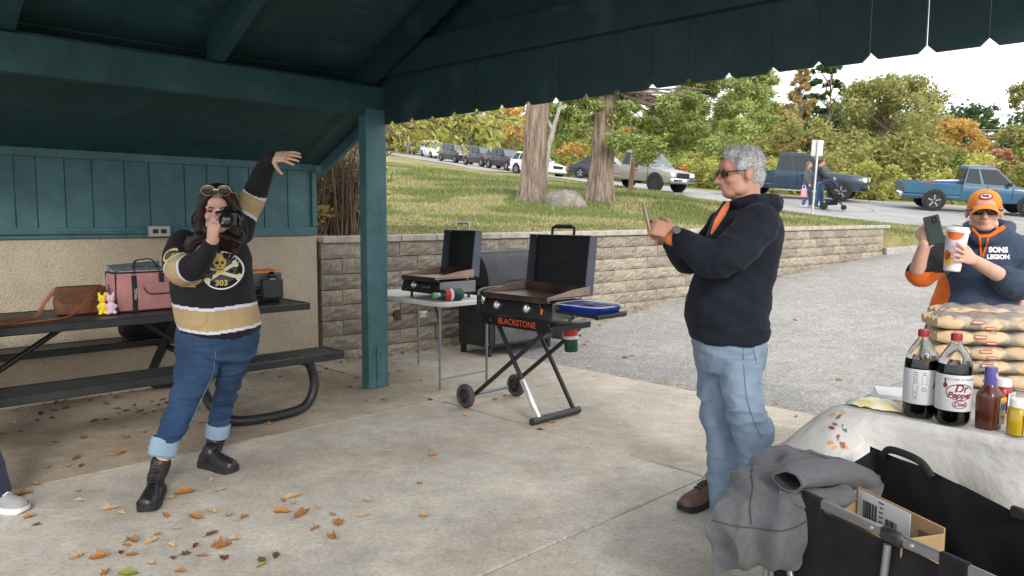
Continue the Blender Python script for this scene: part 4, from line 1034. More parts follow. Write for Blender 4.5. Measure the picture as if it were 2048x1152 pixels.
def torso(mb, rings, n=28, e=2.4, dense=3):
    "rings (px left, px right, py, Y, half depth): silhouette widths read off the photo, depth of the body given"
    R_ = []
    for l, r_, py, Y, hd in rings:
        a, b = W(l, py, Y), W(r_, py, Y); R_.append(((a + b) / 2, (b - a).length / 2, hd))
    cs = bez([q[0] for q in R_], dense); k = np.linspace(0, len(R_) - 1, len(cs)); ax = np.interp(k, range(len(R_)), [q[1] for q in R_]); ay = np.interp(k, range(len(R_)), [q[2] for q in R_])
    rr = [sring(c, ax[i], ay[i], n, e) for i, c in enumerate(cs)]
    up = (cs[0] - cs[1]).normalized(); dn = (cs[-1] - cs[-2]).normalized()
    rr = [sring(cs[0] + up * .012, ax[0] * .7, ay[0] * .7, n, e)] + rr + [sring(cs[-1] + dn * .008, ax[-1] * .8, ay[-1] * .8, n, e)]
    mb.loft(rr)
def head(mb, c, F, s=1.0, jaw=1.0, nose=1.0, wide=1.0):
    "F: columns right, forward, up"
    q = lambda x, y, z: c + F @ (Vector((x * wide, y, z)) * s)
    E = lambda p, r: mb.ell(q(*p), (r[0] * s * wide, r[1] * s, r[2] * s), F, 22, 16)
    E((0, -.014, .032), (.073, .093, .084)); E((0, .026, -.030), (.061, .060, .082)); E((0, .048, -.082), (.040 * jaw, .038, .027))
    for sd in (-1, 1):
        E((sd * .036, .056, -.022), (.026, .028, .024)); E((sd * .045, .012, -.068), (.022, .045, .028)); E((sd * .030, .074, .022), (.028, .014, .009))
        E((sd * .076, -.010, -.006), (.010, .019, .031)); E((sd * .079, -.018, .004), (.006, .013, .018))
    E((0, .074, .044), (.045, .018, .03))
    limb(mb, [q(0, .082, .014), q(0, .098 + .004 * nose, -.012), q(0, .104 + .009 * nose, -.027)], [.0085 * s, .0105 * s, .0135 * s], 1.0, 12)
    for sd in (-1, 1): E((sd * .012, .093, -.031), (.0085, .011, .0075))
    E((0, .083, -.050), (.024, .014, .008)); E((0, .081, -.062), (.022, .014, .008))
def hand(mb, w, d, back, thumb, curl=(.5, .5, .5, .5), spread=.06, s=1.0, tcurl=.3, tout=.75):
    "w wrist, d along the fingers, back: out of the back of the hand, thumb: +1/-1 side of the thumb (in right = d x back)"
    d = Vector(d).normalized(); b = Vector(back); b = (b - d * b.dot(d)).normalized(); x = d.cross(b) * thumb
    q = lambda a, y, z: w + (x * a + d * y + b * z) * s
    rr = []
    for y, hw, th in ((-.03, .026, .021), (.0, .028, .020), (.03, .036, .018), (.06, .041, .017), (.085, .041, .014), (.098, .036, .010)):
        rr.append([q(hw * math.cos(t) + .002, y, th * math.sin(t) * (1 if math.sin(t) > 0 else 1.05)) for t in np.linspace(0, 2 * math.pi, 16, endpoint=False)])
    mb.loft(rr)
    for i, (x0, L) in enumerate(((.030, .072), (.010, .080), (-.011, .074), (-.030, .058))):
        ang = 0.0; p = q(x0, .088, -.001); P = [q(x0 * .9, .06, 0), p]; dv = d + x * ((x0) / .03 * spread)
        for k, fr in enumerate((.45, .31, .24)):
            ang += curl[i] * (.9, 1.1, .7)[k]; p = p + (dv * math.cos(ang) - b * math.sin(ang)) * (L * fr * s); P.append(p)
        limb(mb, P, [.0092 * s, .0092 * s, .0084 * s, .0078 * s, .0062 * s], 1.0, 10, 3)
    p = q(.026, .020, -.006); P = [q(.012, .005, -.004), p]; dv = (x * tout + d * .8 - b * .35).normalized()
    for k, L in enumerate((.042, .033, .026)):
        P.append(P[-1] + dv * L * s); dv = (dv - x * tcurl + d * .1 - b * tcurl * .6).normalized()
    limb(mb, P, [.015 * s, .014 * s, .011 * s, .010 * s, .0075 * s], 1.0, 10, 3)
def shoe(t, ankle, toe, name='shoe', up_h=.075, wid=.05, mat=None, sole=None, boot=None, sole_h=.03, laces=None, lean=None):
    "ankle: point on the ground below the ankle, toe: tip of the toe on the ground"
    a, b = Vector(ankle), Vector(toe); d = (b - a).normalized(); r_ = d.cross(Vector((0, 0, 1))); L = (b - a).length; heel = a - d * .065
    q = lambda y, x, z: heel + d * y + r_ * x + Vector((0, 0, z)); T_ = L + .065
    prof = [(.0, .55, .55), (.08, .70, .85), (.3, .72, 1.05), (.48, .80, .95), (.65, .98, .68), (.82, 1.0, .56), (.94, .80, .44), (1.0, .42, .26)]
    mb = MB(); rings = []
    for u, w_, h_ in prof:
        ww, hh = wid * w_, sole_h + up_h * h_
        rings.append([q(u * T_, ww * math.cos(k) * (1 if math.sin(k) < .3 else .86), sole_h + (hh - sole_h) * max(0, math.sin(k)) ** .8 if math.sin(k) > 0 else sole_h * .5) for k in np.linspace(0, 2 * math.pi, 18, endpoint=False)])
    mb.loft(rings); o = mb.build(name, mat, t, smooth=60)
    mb = MB(); rings = []
    for u, w_, h_ in prof:
        ww = wid * w_ * 1.08; uu = u * 1.03 - .015
        rings.append([q(uu * T_, ww, .002 + (.008 if u > .95 else 0)), q(uu * T_, ww, sole_h), q(uu * T_, -ww, sole_h), q(uu * T_, -ww, .002 + (.008 if u > .95 else 0))])
    mb.loft(rings); mb.build('sole', sole, o, smooth=50)
    if boot is not None:
        top = Vector(boot); c0 = q(.075, 0, sole_h + .02); mb = MB(); limb(mb, [c0, q(.07, 0, .10), c0.lerp(top, .6), top], [.040, .043, .046, .050], 1.0, 18); 
        sh_ = mb.build('shaft', mat, o, smooth=60); ax = (top - c0).normalized()
        mb = MB()
        for k in range(7):
            u = k / 6; cc = q(T_ * .52, 0, sole_h + up_h * .92).lerp(top + d * .048, u) if True else None
            mb.tube([cc + r_ * .018 + d * .006, cc + d * .012, cc - r_ * .018 + d * .006], .0035, 5)
        mb.tube([top + d * .05 + ax * -.03, top + d * .075 + r_ * .03 - ax * .03, top + d * .07 + r_ * .035 - ax * .06, top + d * .055 - ax * .045], .003, 5, loop=True)
        mb.build('laces', laces or mat, o)
    elif laces:
        mb = MB()
        for k in range(4):
            u = .36 + k * .075; hh = sole_h + up_h * np.interp(u, [p[0] for p in prof], [p[2] for p in prof]) + .002
            mb.tube([q(u * T_, .022, hh - .008), q(u * T_ + .005, 0, hh + .003), q(u * T_, -.022, hh - .008)], .004, 5)
        mb.build('laces', laces, o)
    return o
def mat_skin(name, col, red):
    m, nt, b = nodes(name); b.inputs['Roughness'].default_value = .5; b.inputs['Specular IOR Level'].default_value = .4
    n = tex(nt, 'Noise', Scale=14.0, Detail=5.0); f = tex(nt, 'Noise', Scale=120.0, Detail=3.0)
    c = mixc(nt, col, red, ramp(nt, n.outputs['Fac'], [(.4, 0.0), (.7, .5)]))
    nt.links.new(mixc(nt, c, ramp(nt, f.outputs['Fac'], [(.3, .88), (.7, 1.08)]), .7, 'MULTIPLY'), b.inputs['Base Color'])
    b.inputs['Subsurface Weight'].default_value = .08; b.inputs['Subsurface Radius'].default_value = (.01, .004, .002); bump(nt, b, f.outputs['Fac'], .15, .002); return m
def mat_cloth(name, col, var=.22, weave=420, rough=.9, sheen=.2, scale=9, wash=None, st=None):
    m, nt, b = nodes(name); b.inputs['Roughness'].default_value = rough; b.inputs['Specular IOR Level'].default_value = .2; b.inputs['Sheen Weight'].default_value = sheen
    n = tex(nt, 'Noise', Scale=scale, Detail=6.0, Roughness=.65)
    if st: stretch(nt, n, st)
    w = tex(nt, 'Noise', Scale=weave, Detail=2.0)
    c = ramp(nt, n.outputs['Fac'], [(.3, tuple(x * (1 - var) for x in col)), (.7, tuple(min(1, x * (1 + var)) for x in col))])
    if wash:
        n3 = tex(nt, 'Noise', Scale=4.0, Detail=5.0); c = mixc(nt, c, wash, ramp(nt, n3.outputs['Fac'], [(.42, 0.0), (.72, .65)]))
    nt.links.new(mixc(nt, c, ramp(nt, w.outputs['Fac'], [(.3, .8), (.7, 1.15)]), .6, 'MULTIPLY'), b.inputs['Base Color']); bump(nt, b, w.outputs['Fac'], .3, .003); return m
def mat_hair(name, a, b_):
    m, nt, b = nodes(name); b.inputs['Roughness'].default_value = .5; b.inputs['Specular IOR Level'].default_value = .4
    n = stretch(nt, tex(nt, 'Noise', Scale=60.0, Detail=5.0), (1, 1, .12)); nt.links.new(ramp(nt, n.outputs['Fac'], [(.3, a), (.7, b_)]), b.inputs['Base Color']); bump(nt, b, n.outputs['Fac'], .6, .004); return m
SK1 = mat_skin('fair skin', (.60, .37, .28), (.55, .25, .18)); SK2 = mat_skin('ruddy skin', (.54, .30, .215), (.50, .20, .135))
M_lens = pm('dark lens', (.008, .008, .01), .05, 0, 0, spec=.8); M_bfr = pm('black glossy plastic', (.012, .012, .013), .25, 0, .1); M_lip = pm('lips', (.42, .17, .14), .45, 0, .1); M_eye = pm('eye', (.05, .035, .03), .2, 0, 0); M_brow = pm('brow hair', (.12, .09, .075), .8, 0, .2); M_teeth = pm('teeth', (.7, .66, .6), .3, 0, 0)
M_leather = pm('black boot leather', (.014, .013, .013), .32, 0, .3, 30, .25, 90); M_bsole = pm('black rubber sole', (.016, .016, .016), .75, 0, .2); M_lace = pm('black laces', (.02, .02, .02), .8, 0, .1)
def face_bits(t, c, F, s, eyes=True, smile=0.0, brow=None):
    q = lambda x, y, z: c + F @ (Vector((x, y, z)) * s)
    for sd in (-1, 1):
        if eyes: mb = MB(); mb.ell(q(sd * .031, .074, .004), (.013 * s, .007 * s, .006 * s), F, 10, 8); mb.build('eye', M_eye, t)
        mb = MB(); mb.tube([q(sd * .014, .088, .021), q(sd * .032, .087, .026), q(sd * .050, .074, .020)], [.003, .0045, .002], 6); mb.build('eyebrow', brow or M_brow, t)
    mb = MB(); mb.tube([q(-.024, .082, -.054 + smile), q(0, .0965, -.056), q(.024, .082, -.054 + smile)], [.002, .0052, .002], 8); mb.build('mouth', M_lip, t)

# --- grey haired man photographing with his phone, in profile
man = thing('person', 'grey haired man in glasses and black hoodie photographing with a phone', 'person', (.95, 3.6, 0))
hc, hs = W(1480, 348, 3.62), 1.06; HF = frame((-1, -.10, -.10))
mb = MB(); head(mb, hc, HF, hs, 1.15, 1.1)
limb(mb, [hc + HF @ Vector((0, -.03, -.06)), W(1492, 400, 3.62), W(1490, 430, 3.62)], [.062, .066, .075])
torso(mb, [(1462, 1530, 432, 3.63, .14), (1432, 1538, 470, 3.63, .17), (1420, 1530, 560, 3.63, .16), (1410, 1505, 640, 3.63, .13), (1415, 1500, 690, 3.63, .11)])
limb(mb, [W(1510, 445, 3.46), W(1432, 522, 3.37), W(1350, 470, 3.48)], [.05, .045, .03]); limb(mb, [W(1455, 445, 3.84), W(1378, 522, 3.83), W(1338, 474, 3.66)], [.05, .045, .03])
limb(mb, [W(1478, 720, 3.55), W(1500, 850, 3.46), W(1502, 1000, 3.42)], [.05, .045, .04]); limb(mb, [W(1440, 720, 3.70), W(1442, 850, 3.66), W(1432, 1000, 3.58)], [.05, .045, .04])
bm_ = remesh(mb, .0062, 3)
mb = MB()
wn, wf = W(1348, 466, 3.48), W(1334, 474, 3.64)
hand(mb, wn, W(1303, 452, 3.52) - wn, (0.1, -1, .25), 1, (.55, .6, .65, .7), .03, 1.02, .35)
hand(mb, wf, W(1300, 460, 3.60) - wf, (.1, .9, -.35), 1, (.7, .75, .8, .8), .03, 1.0, .35)
hm = remesh(mb, .0034, 2); finish(join(bm_, hm), 'body', SK2, man)
face_bits(man, hc, HF, hs, smile=.006)
mb = MB(); mb.tube([hc + HF @ (Vector(p) * hs) for p in ((-.020, .083, -.0555), (0, .0975, -.0565), (.020, .083, -.0555))], .0022, 6); mb.build('teeth', M_teeth, man)
# hair
mb = MB(); E = lambda p, r: mb.ell(hc + HF @ (Vector(p) * hs), tuple(x * hs for x in r), HF, 26, 18)
E((0, -.024, .046), (.079, .093, .080)); E((0, -.062, -.012), (.066, .048, .066)); E((0, .03, .094), (.05, .045, .03))
for sd in (-1, 1): E((sd * .066, .020, .035), (.014, .022, .034))
hm = remesh(mb, .005, 2); folds(hm, lambda p: .0012 * wrinkle(p, 60, (.5, 1, 1)))
M_gray = mat_hair('short silver grey hair', (.27, .27, .27), (.66, .66, .67)); ho = finish(hm, 'hair', M_gray, man)
HB = bvhtree.BVHTree.FromPolygons([v.co for v in ho.data.vertices], [p.vertices for p in ho.data.polygons]); mb = MB(); random.seed(3); Mi = WM[man.name].inverted(); hl_ = Mi @ hc
for i in range(2600):
    d = Vector((random.gauss(0, 1), random.gauss(0, 1), random.gauss(.3, 1))).normalized(); loc, nrm, _, _ = HB.ray_cast(hl_ + d * .25 + HF @ Vector((0, -.02, .03)), -d)
    if loc is None: continue
    tang = (HF @ Vector((0, -1, .15 if (loc - hl_).z > .04 else -.6))); tang = (tang - nrm * tang.dot(nrm)); tang.normalize(); L = random.uniform(.010, .022)
    mb.tube([loc - nrm * .002, loc + tang * L * .5 + nrm * .0025, loc + tang * L + nrm * random.uniform(.0005, .0035)], [.0014, .0011, .0005], 3, caps=False)
mb.build('hair_strands', M_gray, ho, local=True, smooth=0, fix=False)
# glasses
q = lambda x, y, z: hc + HF @ (Vector((x, y, z)) * hs)
mb = MB()
for sd in (-1, 1):
    mb.tube([q(sd * (.033 + .024 * math.cos(a)), .099 - .006 * abs(math.cos(a)), .004 + .016 * math.sin(a)) for a in np.linspace(0, 6.28, 16, endpoint=False)], .0024, 6, loop=True)
    mb.tube([q(sd * .058, .092, .012), q(sd * .072, .06, .014), q(sd * .078, .0, .012), q(sd * .076, -.03, .0)], .0032, 6)
mb.tube([q(-.009, .101, .008), q(0, .104, .012), q(.009, .101, .008)], .002, 6); gl = mb.build('glasses', M_bfr, man)
for sd in (-1, 1): mb = MB(); mb.ell(q(sd * .033, .097, .004), (.021, .0012, .014), HF, 14, 6); mb.build('lens', pm('clear tinted lens', (.10, .10, .11), .05, 0, 0, trans=.8), gl)
# hoodie
M_hood = mat_cloth('black fleece hoodie', (.011, .0135, .022), .3, 500, .95, .04)
mb = MB(); torso(mb, [(1466, 1528, 402, 3.63, .085), (1452, 1545, 418, 3.63, .15), (1436, 1555, 440, 3.63, .215), (1424, 1557, 470, 3.63, .232), (1412, 1552, 505, 3.63, .225), (1398, 1546, 540, 3.63, .212), (1384, 1538, 575, 3.63, .21), (1374, 1532, 610, 3.63, .212), (1376, 1530, 640, 3.63, .212), (1381, 1528, 660, 3.63, .205), (1386, 1527, 680, 3.63, .198)], 36)
limb(mb, [W(1518, 445, 3.45), W(1478, 492, 3.37), W(1434, 520, 3.34), W(1392, 500, 3.40), W(1357, 474, 3.47)], [.098, .092, .083, .068, .047]); limb(mb, [W(1450, 450, 3.84), W(1410, 500, 3.86), W(1378, 522, 3.84), W(1356, 502, 3.75), W(1342, 482, 3.68)], [.09, .08, .072, .062, .045])
mb.ell(W(1538, 414, 3.63), (.055, .12, .05), rotz(0), 20, 14)
mb.tube([W(1455, 412, 3.60), W(1475, 404, 3.51), W(1510, 398, 3.49), W(1545, 402, 3.55), W(1552, 404, 3.63), W(1545, 402, 3.72), W(1510, 398, 3.77), W(1475, 404, 3.74)], [.020, .024, .030, .036, .038, .036, .03, .024], 12, loop=True)
hm = remesh(mb, .0072, 4)
el, sh_ = W(1434, 520, 3.30), W(1505, 470, 3.42)
def mfold(p):
    z = p.z; w1 = wrinkle(p, 7.5, (1.0, .8, 1.6)) * .5 + .5; w2 = wrinkle(p + Vector((3, 1, 0)), 16, (1, 1, 1.5)) * .5 + .5
    nearm = math.exp(-((p - el).length / .16) ** 2) + .6 * math.exp(-((p - sh_).length / .14) ** 2); low = math.exp(-((z - .92) / .14) ** 2)
    hem = -.006 if z < .835 + .0 else 0
    diag = math.sin((p.x * .75 + p.z * 1.0) * 46 + 2.0 * mnoise.noise(p * 5)) * (.5 + .5 * mnoise.noise(p * 4))
    return (.011 * w1 ** 2 + .005 * w2) * (.5 + nearm + low * .6) + .006 * diag * (.4 + low + nearm) + hem - .006
folds(hm, mfold); finish(hm, 'hoodie', M_hood, man)
M_orange = mat_cloth('orange cotton', (.62, .16, .06), .15, 400)
mb = MB(); mb.tube([W(1456, 408, 3.55), W(1446, 424, 3.475), W(1433, 445, 3.455), W(1422, 468, 3.46)], [.018, .024, .02, .007], 10, flat=.55); mb.build('shirt', M_orange, man)
mb = MB(); mb.tube([W(1450, 404, 3.52), W(1430, 432, 3.46), W(1416, 468, 3.47), W(1404, 510, 3.47)], .008, 8); mb.build('zip', pm('black zip tape', (.01, .01, .012), .5, 0, .1), man)
mb = MB(); limb(mb, [W(1352, 470, 3.47), W(1341, 478, 3.485)], [.036, .034], 1.0, 14, 2); mb.build('cuff', M_orange, man)
mb = MB(); mb.lathe([(.019, -.006), (.021, .0), (.019, .006)], 16, W(1353, 460, 3.42), frame((1, 0, .4), (0, -1, .3))); mb.build('watch', M_bfr, man)
# gold back print edge
mb = MB(); mb.tube([W(1548, 520, 3.61), W(1545, 536, 3.61), W(1541, 552, 3.61)], [.004, .012, .004], 8, flat=2.2); mb.build('back_print', pm('gold print', (.52, .30, .05), .7, 0, .3, 40), man)
# jeans
M_ljean = mat_cloth('light washed denim', (.18, .25, .335), .2, 520, .9, .02, 5, (.31, .39, .47), (1, 1, .35))
mb = MB(); torso(mb, [(1392, 1522, 660, 3.63, .175), (1388, 1527, 690, 3.63, .18), (1390, 1526, 715, 3.63, .175), (1396, 1522, 738, 3.63, .16)])
torso(mb, [(1434, 1524, 715, 3.52, .10), (1440, 1521, 760, 3.50, .10), (1450, 1522, 800, 3.48, .098), (1462, 1536, 840, 3.46, .092), (1466, 1546, 868, 3.45, .088), (1475, 1540, 895, 3.44, .08), (1482, 1530, 935, 3.43, .072), (1478, 1530, 990, 3.42, .068), (1474, 1532, 1030, 3.41, .066)], 28, 2.1)
torso(mb, [(1389, 1480, 715, 3.73, .10), (1397, 1478, 760, 3.70, .10), (1401, 1482, 800, 3.68, .098), (1404, 1484, 840, 3.66, .092), (1413, 1482, 868, 3.64, .088), (1416, 1481, 905, 3.62, .08), (1417, 1478, 945, 3.60, .074), (1413, 1466, 985, 3.58, .07), (1411, 1462, 1010, 3.57, .068)], 28, 2.1)
hm = remesh(mb, .0068, 3)
def jfold(p):
    z = p.z; kn = math.exp(-((z - .50) / .12) ** 2); an = math.exp(-((z - .16) / .12) ** 2); hp = math.exp(-((z - .80) / .08) ** 2); w = wrinkle(p, 9, (1, 1, 1.9)) * .5 + .5
    dg = math.sin((p.z * 1.0 - p.x * .7) * 42 + 2.2 * mnoise.noise(p * 6)) * (.5 + .5 * mnoise.noise(p * 5 + Vector((2, 0, 0))))
    return .014 * w ** 2 * (.3 + kn + an + .5 * hp) + .007 * dg * (.3 + kn + an) - .004
folds(hm, jfold); jo = finish(hm, 'jeans', M_ljean, man)
JB = bvhtree.BVHTree.FromPolygons([WM[man.name] @ v.co for v in jo.data.vertices], [p.vertices for p in jo.data.polygons])
def on_surf(bv, px, py, off=.003):
    d = ray(px, py); loc, nrm, _, _ = bv.ray_cast(CAM, d.normalized()); return None if loc is None else loc - d.normalized() * off
def seam(bv, pts, mat, name, parent, r=.0022, off=.001):
    P = [x for x in (on_surf(bv, *p, off) for p in bez_px(pts)) if x is not None]
    if len(P) > 2: mb = MB(); mb.tube(P, r, 5); return mb.build(name, mat, parent)
def bez_px(pts, n=6): return [(p.x, p.y) for p in bez([(a, b, 0) for a, b in pts], n)]
M_stitch = pm('dark blue stitching', (.10, .16, .25), .9, 0, .1)
seam(JB, [(1486, 684), (1488, 740), (1494, 800), (1508, 842), (1524, 878)], M_stitch, 'side_seam', jo)
seam(JB, [(1430, 684), (1438, 692), (1460, 694), (1485, 690)], M_stitch, 'pocket_seam', jo)
seam(JB, [(1505, 684), (1508, 705), (1514, 728)], M_stitch, 'back_pocket_seam', jo)
M_hike = pm('brown hiking shoe suede', (.13, .085, .06), .85, 0, .3, 25, .3, 80)
a0 = G(1418, 1006); t0 = G(1364, 1024)
shoe(man, a0, t0, 'shoe', .085, .052, M_hike, M_bsole, None, .034, M_lace); a1 = G(1506, 1052); shoe(man, a1, a1 + (t0 - a0) * 1.05 + Vector((0, -.03, 0)), 'shoe', .085, .052, M_hike, M_bsole, None, .034, M_lace)
# phone held by the man
ph = thing('phone', 'pale phone held up in the grey haired man\'s two hands', 'phone', W(1293, 436, 3.56))
ax = W(1286, 408, 3.56) - W(1301, 462, 3.56); 
mb = MB(); mb.box((0, 0, 0), (.072, .009, .152), frame((-1, .03, -.25), ax), .003); mb.build('case', pm('rose phone case', (.50, .36, .31), .4, 0, .05), ph, local=True)
mb = MB(); mb.box(frame((-1, .03, -.25), ax) @ Vector((0, -.0052, 0)), (.066, .0012, .144), frame((-1, .03, -.25), ax)); mb.build('screen', pm('phone glass', (.02, .02, .025), .06, 0, 0), ph, local=True)
# --- woman in the hockey jersey, photographing with one arm raised
wom = thing('person', 'woman in black and gold hockey jersey with a camera, one arm raised', 'person', (-1.70, 3.85, 0))
hc, hs = W(437, 420, 3.84), 1.03; F = frame((.30, -1, -.16))
mb = MB(); head(mb, hc, F, hs, .95, .9, .98)
limb(mb, [hc + F @ Vector((0, -.03, -.06)), W(432, 478, 3.90), W(432, 510, 3.92)], [.05, .055, .07])
torso(mb, [(380, 480, 500, 3.93, .09), (372, 490, 540, 3.93, .11), (375, 495, 620, 3.93, .12), (385, 490, 680, 3.93, .10)])
limb(mb, [W(352, 485, 3.90), W(364, 540, 3.74), W(428, 478, 3.625)], [.04, .035, .027]); limb(mb, [W(478, 455, 3.98), W(512, 385, 4.0), W(543, 312, 3.96)], [.04, .035, .026])
limb(mb, [W(397, 720, 3.88), W(365, 800, 3.80), W(328, 905, 3.70), W(314, 975, 3.70)], [.05, .045, .036, .035]); limb(mb, [W(472, 720, 3.98), W(450, 790, 4.06), W(434, 872, 4.14), W(426, 930, 4.16)], [.05, .045, .034, .034])
bm_ = remesh(mb, .0062, 3); mb = MB()
w1 = W(423, 482, 3.63); hand(mb, w1, W(432, 432, 3.60) - w1, (-.45, -.9, .1), -1, (.42, .46, .5, .6), .10, .95, .45)
w2 = W(543, 313, 3.96); hand(mb, w2, W(590, 313, 3.92) - w2, (.15, -.75, .65), 1, (.02, .10, .2, .3), .42, 1.0, .05, .95)
hm = remesh(mb, .0034, 2); finish(join(bm_, hm), 'body', SK1, wom)
face_bits(wom, hc, F, hs)
q = lambda x, y, z: hc + F @ (Vector((x, y, z)) * hs)
# long hair
mb = MB(); E = lambda p, r: mb.ell(q(*p), tuple(x * hs for x in r), F, 26, 18)
E((0, -.030, .050), (.083, .094, .080)); E((0, -.06, -.03), (.080, .055, .10))
for sd in (-1, 1): limb(mb, [q(sd * .030, .062, .095), q(sd * .066, .048, .040), q(sd * .080, .030, -.03), q(sd * .088, .020, -.10)], [.016, .020, .024, .028])
# image left: right side of her head
limb(mb, [q(-.075, .0, .02), q(-.078, .01, -.08), W(384, 480, 3.82), W(384, 520, 3.79)], [.026, .032, .032, .008]); limb(mb, [q(-.06, -.03, 0), q(-.075, -.02, -.1), W(396, 478, 3.84), W(402, 518, 3.79)], [.028, .034, .032, .008])
limb(mb, [q(.07, .0, .02), q(.085, .01, -.08), W(470, 484, 3.83), W(468, 507, 3.79)], [.026, .030, .030, .012]); limb(mb, [q(.07, -.03, 0), q(.09, 0, -.09), W(476, 466, 3.86), W(478, 490, 3.83)], [.028, .030, .026, .010])
hm = remesh(mb, .0058, 3); folds(hm, lambda p: .003 * wrinkle(p, 40, (1.2, 1.2, .12)))
M_dhair = mat_hair('long dark brown red hair', (.006, .0035, .0035), (.028, .011, .010)); ho = finish(hm, 'hair', M_dhair, wom)
mb = MB(); random.seed(5)
for i in range(130):
    sd = random.choice((-1, -1, 1)); x0, y0 = random.uniform(.05, .085), random.uniform(-.03, .05)
    e_ = W(random.uniform(362, 405), random.uniform(490, 522), random.uniform(3.74, 3.80)) if sd < 0 else W(random.uniform(458, 490), random.uniform(480, 512), random.uniform(3.76, 3.82))
    P = [q(sd * x0 * .6, y0, .10 - x0), q(sd * (x0 + .018), y0, .0), q(sd * (x0 + .03), y0 - .01, -.09), e_]; b = bez(P, 4)
    mb.tube([p + Vector((random.uniform(-1, 1), random.uniform(-1, 1), 0)) * .003 for p in b], [.0032 * (1 - .7 * k / len(b)) for k in range(len(b))], 4, caps=False)
mb.build('hair_strands', mat_hair('red tinted strands', (.010, .004, .004), (.07, .017, .014)), ho, smooth=0, fix=False)
# sunglasses pushed up on the hair
mb = MB(); sg_ = None
for sd in (-1, 1): mb.tube([q(sd * .064, .082, .106), q(sd * .088, .03, .085), q(sd * .094, -.02, .05)], .004, 6)
mb.tube([q(-.012, .092, .112), q(0, .094, .114), q(.012, .092, .112)], .004, 6)
M_gold = pm('gold metal', (.55, .40, .20), .3, .8, .05)
for sd in (-1, 1): mb.tube([q(sd * .036 + .031 * math.cos(a) * (1 - .1 * math.sin(a)), .088 - .008 * abs(math.cos(a)), .108 + .024 * math.sin(a)) for a in np.linspace(0, 6.28, 18, endpoint=False)], .003, 6, loop=True)
sg_ = mb.build('sunglasses', M_gold, wom)
for sd in (-1, 1): mb = MB(); mb.ell(q(sd * .036, .089, .108), (.031, .004, .024), F, 16, 8); mb.build('lens', M_lens, sg_)
# jersey
M_jblack = mat_cloth('black jersey knit', (.0125, .0115, .014), .25, 600, .75, .05); M_jgold = mat_cloth('vegas gold jersey band', (.42, .31, .16), .12, 600, .75, .05); M_jwhite = mat_cloth('white jersey stripe', (.62, .62, .70), .08, 600, .75, .05)
mb = MB(); torso(mb, [(398, 460, 476, 3.91, .06), (380, 480, 482, 3.92, .10), (358, 495, 498, 3.92, .13), (346, 500, 520, 3.92, .15), (346, 503, 550, 3.92, .16), (348, 507, 585, 3.92, .168), (352, 513, 615, 3.92, .172), (357, 519, 640, 3.92, .172), (364, 519, 658, 3.92, .168), (380, 508, 674, 3.92, .150)], 36)
AR = [W(368, 480, 3.90), W(354, 515, 3.82), W(366, 540, 3.74), W(396, 528, 3.68), W(423, 486, 3.64)]; limb(mb, AR, [.068, .075, .073, .058, .040])
AL = [W(470, 462, 3.95), W(492, 420, 3.99), W(508, 390, 4.0), W(524, 350, 3.98), W(543, 314, 3.96)]; limb(mb, AL, [.088, .066, .060, .055, .044])
mb.tube([W(405, 478, 3.83), W(432, 492, 3.78), W(460, 476, 3.83), W(468, 468, 3.92), W(432, 466, 4.0), W(398, 470, 3.92)], .016, 10, loop=True)
hm = remesh(mb, .0052, 5)
def wfold(p):
    w1 = wrinkle(p, 7, (1, 1, .8)) * .5 + .5; w2 = wrinkle(p + Vector((7, 2, 0)), 15, (1.3, 1.3, .6)) * .5 + .5
    e_ = math.exp(-((p - AR[2]).length / .15) ** 2) + math.exp(-((p - AL[0]).length / .14) ** 2) + .7 * math.exp(-((p - AL[2]).length / .12) ** 2)
    return .012 * w1 ** 2 * (.4 + e_) + .006 * w2 * (.5 + e_) - .008
folds(hm, wfold)
def along(P, p):
    best = (9, 0); n = len(P) - 1
    for i in range(n):
        d = P[i + 1] - P[i]; t = max(0, min(1, (p - P[i]).dot(d) / d.length_squared)); e_ = (P[i] + d * t - p).length
        if e_ < best[0]: best = (e_, i + t)
    return best
def pxof(p):
    d = p - CAM; f = d.dot(_fw); return 1024 + FPX * d.dot(_ri) / f, 576 - FPX * d.dot(_up) / f
ctr = W(438, 580, 3.92); zt0, zb0 = W(450, 616, 3.92).z, W(450, 662, 3.80).z
mi = []
for pl in hm.polygons:
    c = pl.center; m = 0; dl, tl = along(AL, c); dr, tr = along(AR, c)
    dx = (c.x - ctr.x)
    if dl < .085 and tl > .5 and c.z > 1.36 + 0: m = 1 if .85 < tl < 1.95 else (2 if .72 < tl < 2.12 else 0)
    elif dr < .115 and c.x < ctr.x - .02 and c.y < 3.86 and tr > .9 and (dr < .095 or c.y < 3.75) and c.z > AR[2].z - .088: m = 1 if 1.72 < tr < 2.42 else (2 if 1.60 < tr < 2.56 else 0)
    if m == 0 and c.z < 1.0:
        zt = zt0 + .02 * abs(dx) / .2; zb = zb0 + .18 * abs(dx + 0.0) ** 1.2
        m = 1 if zb < c.z < zt else (2 if zb - .016 < c.z < zt + .016 else 0)
    mi.append(m)
hm.polygons.foreach_set('material_index', mi); jr = finish(hm, 'jersey', [M_jblack, M_jgold, M_jwhite], wom)
JR = bvhtree.BVHTree.FromPolygons([WM[wom.name] @ v.co for v in jr.data.vertices], [p.vertices for p in jr.data.polygons])
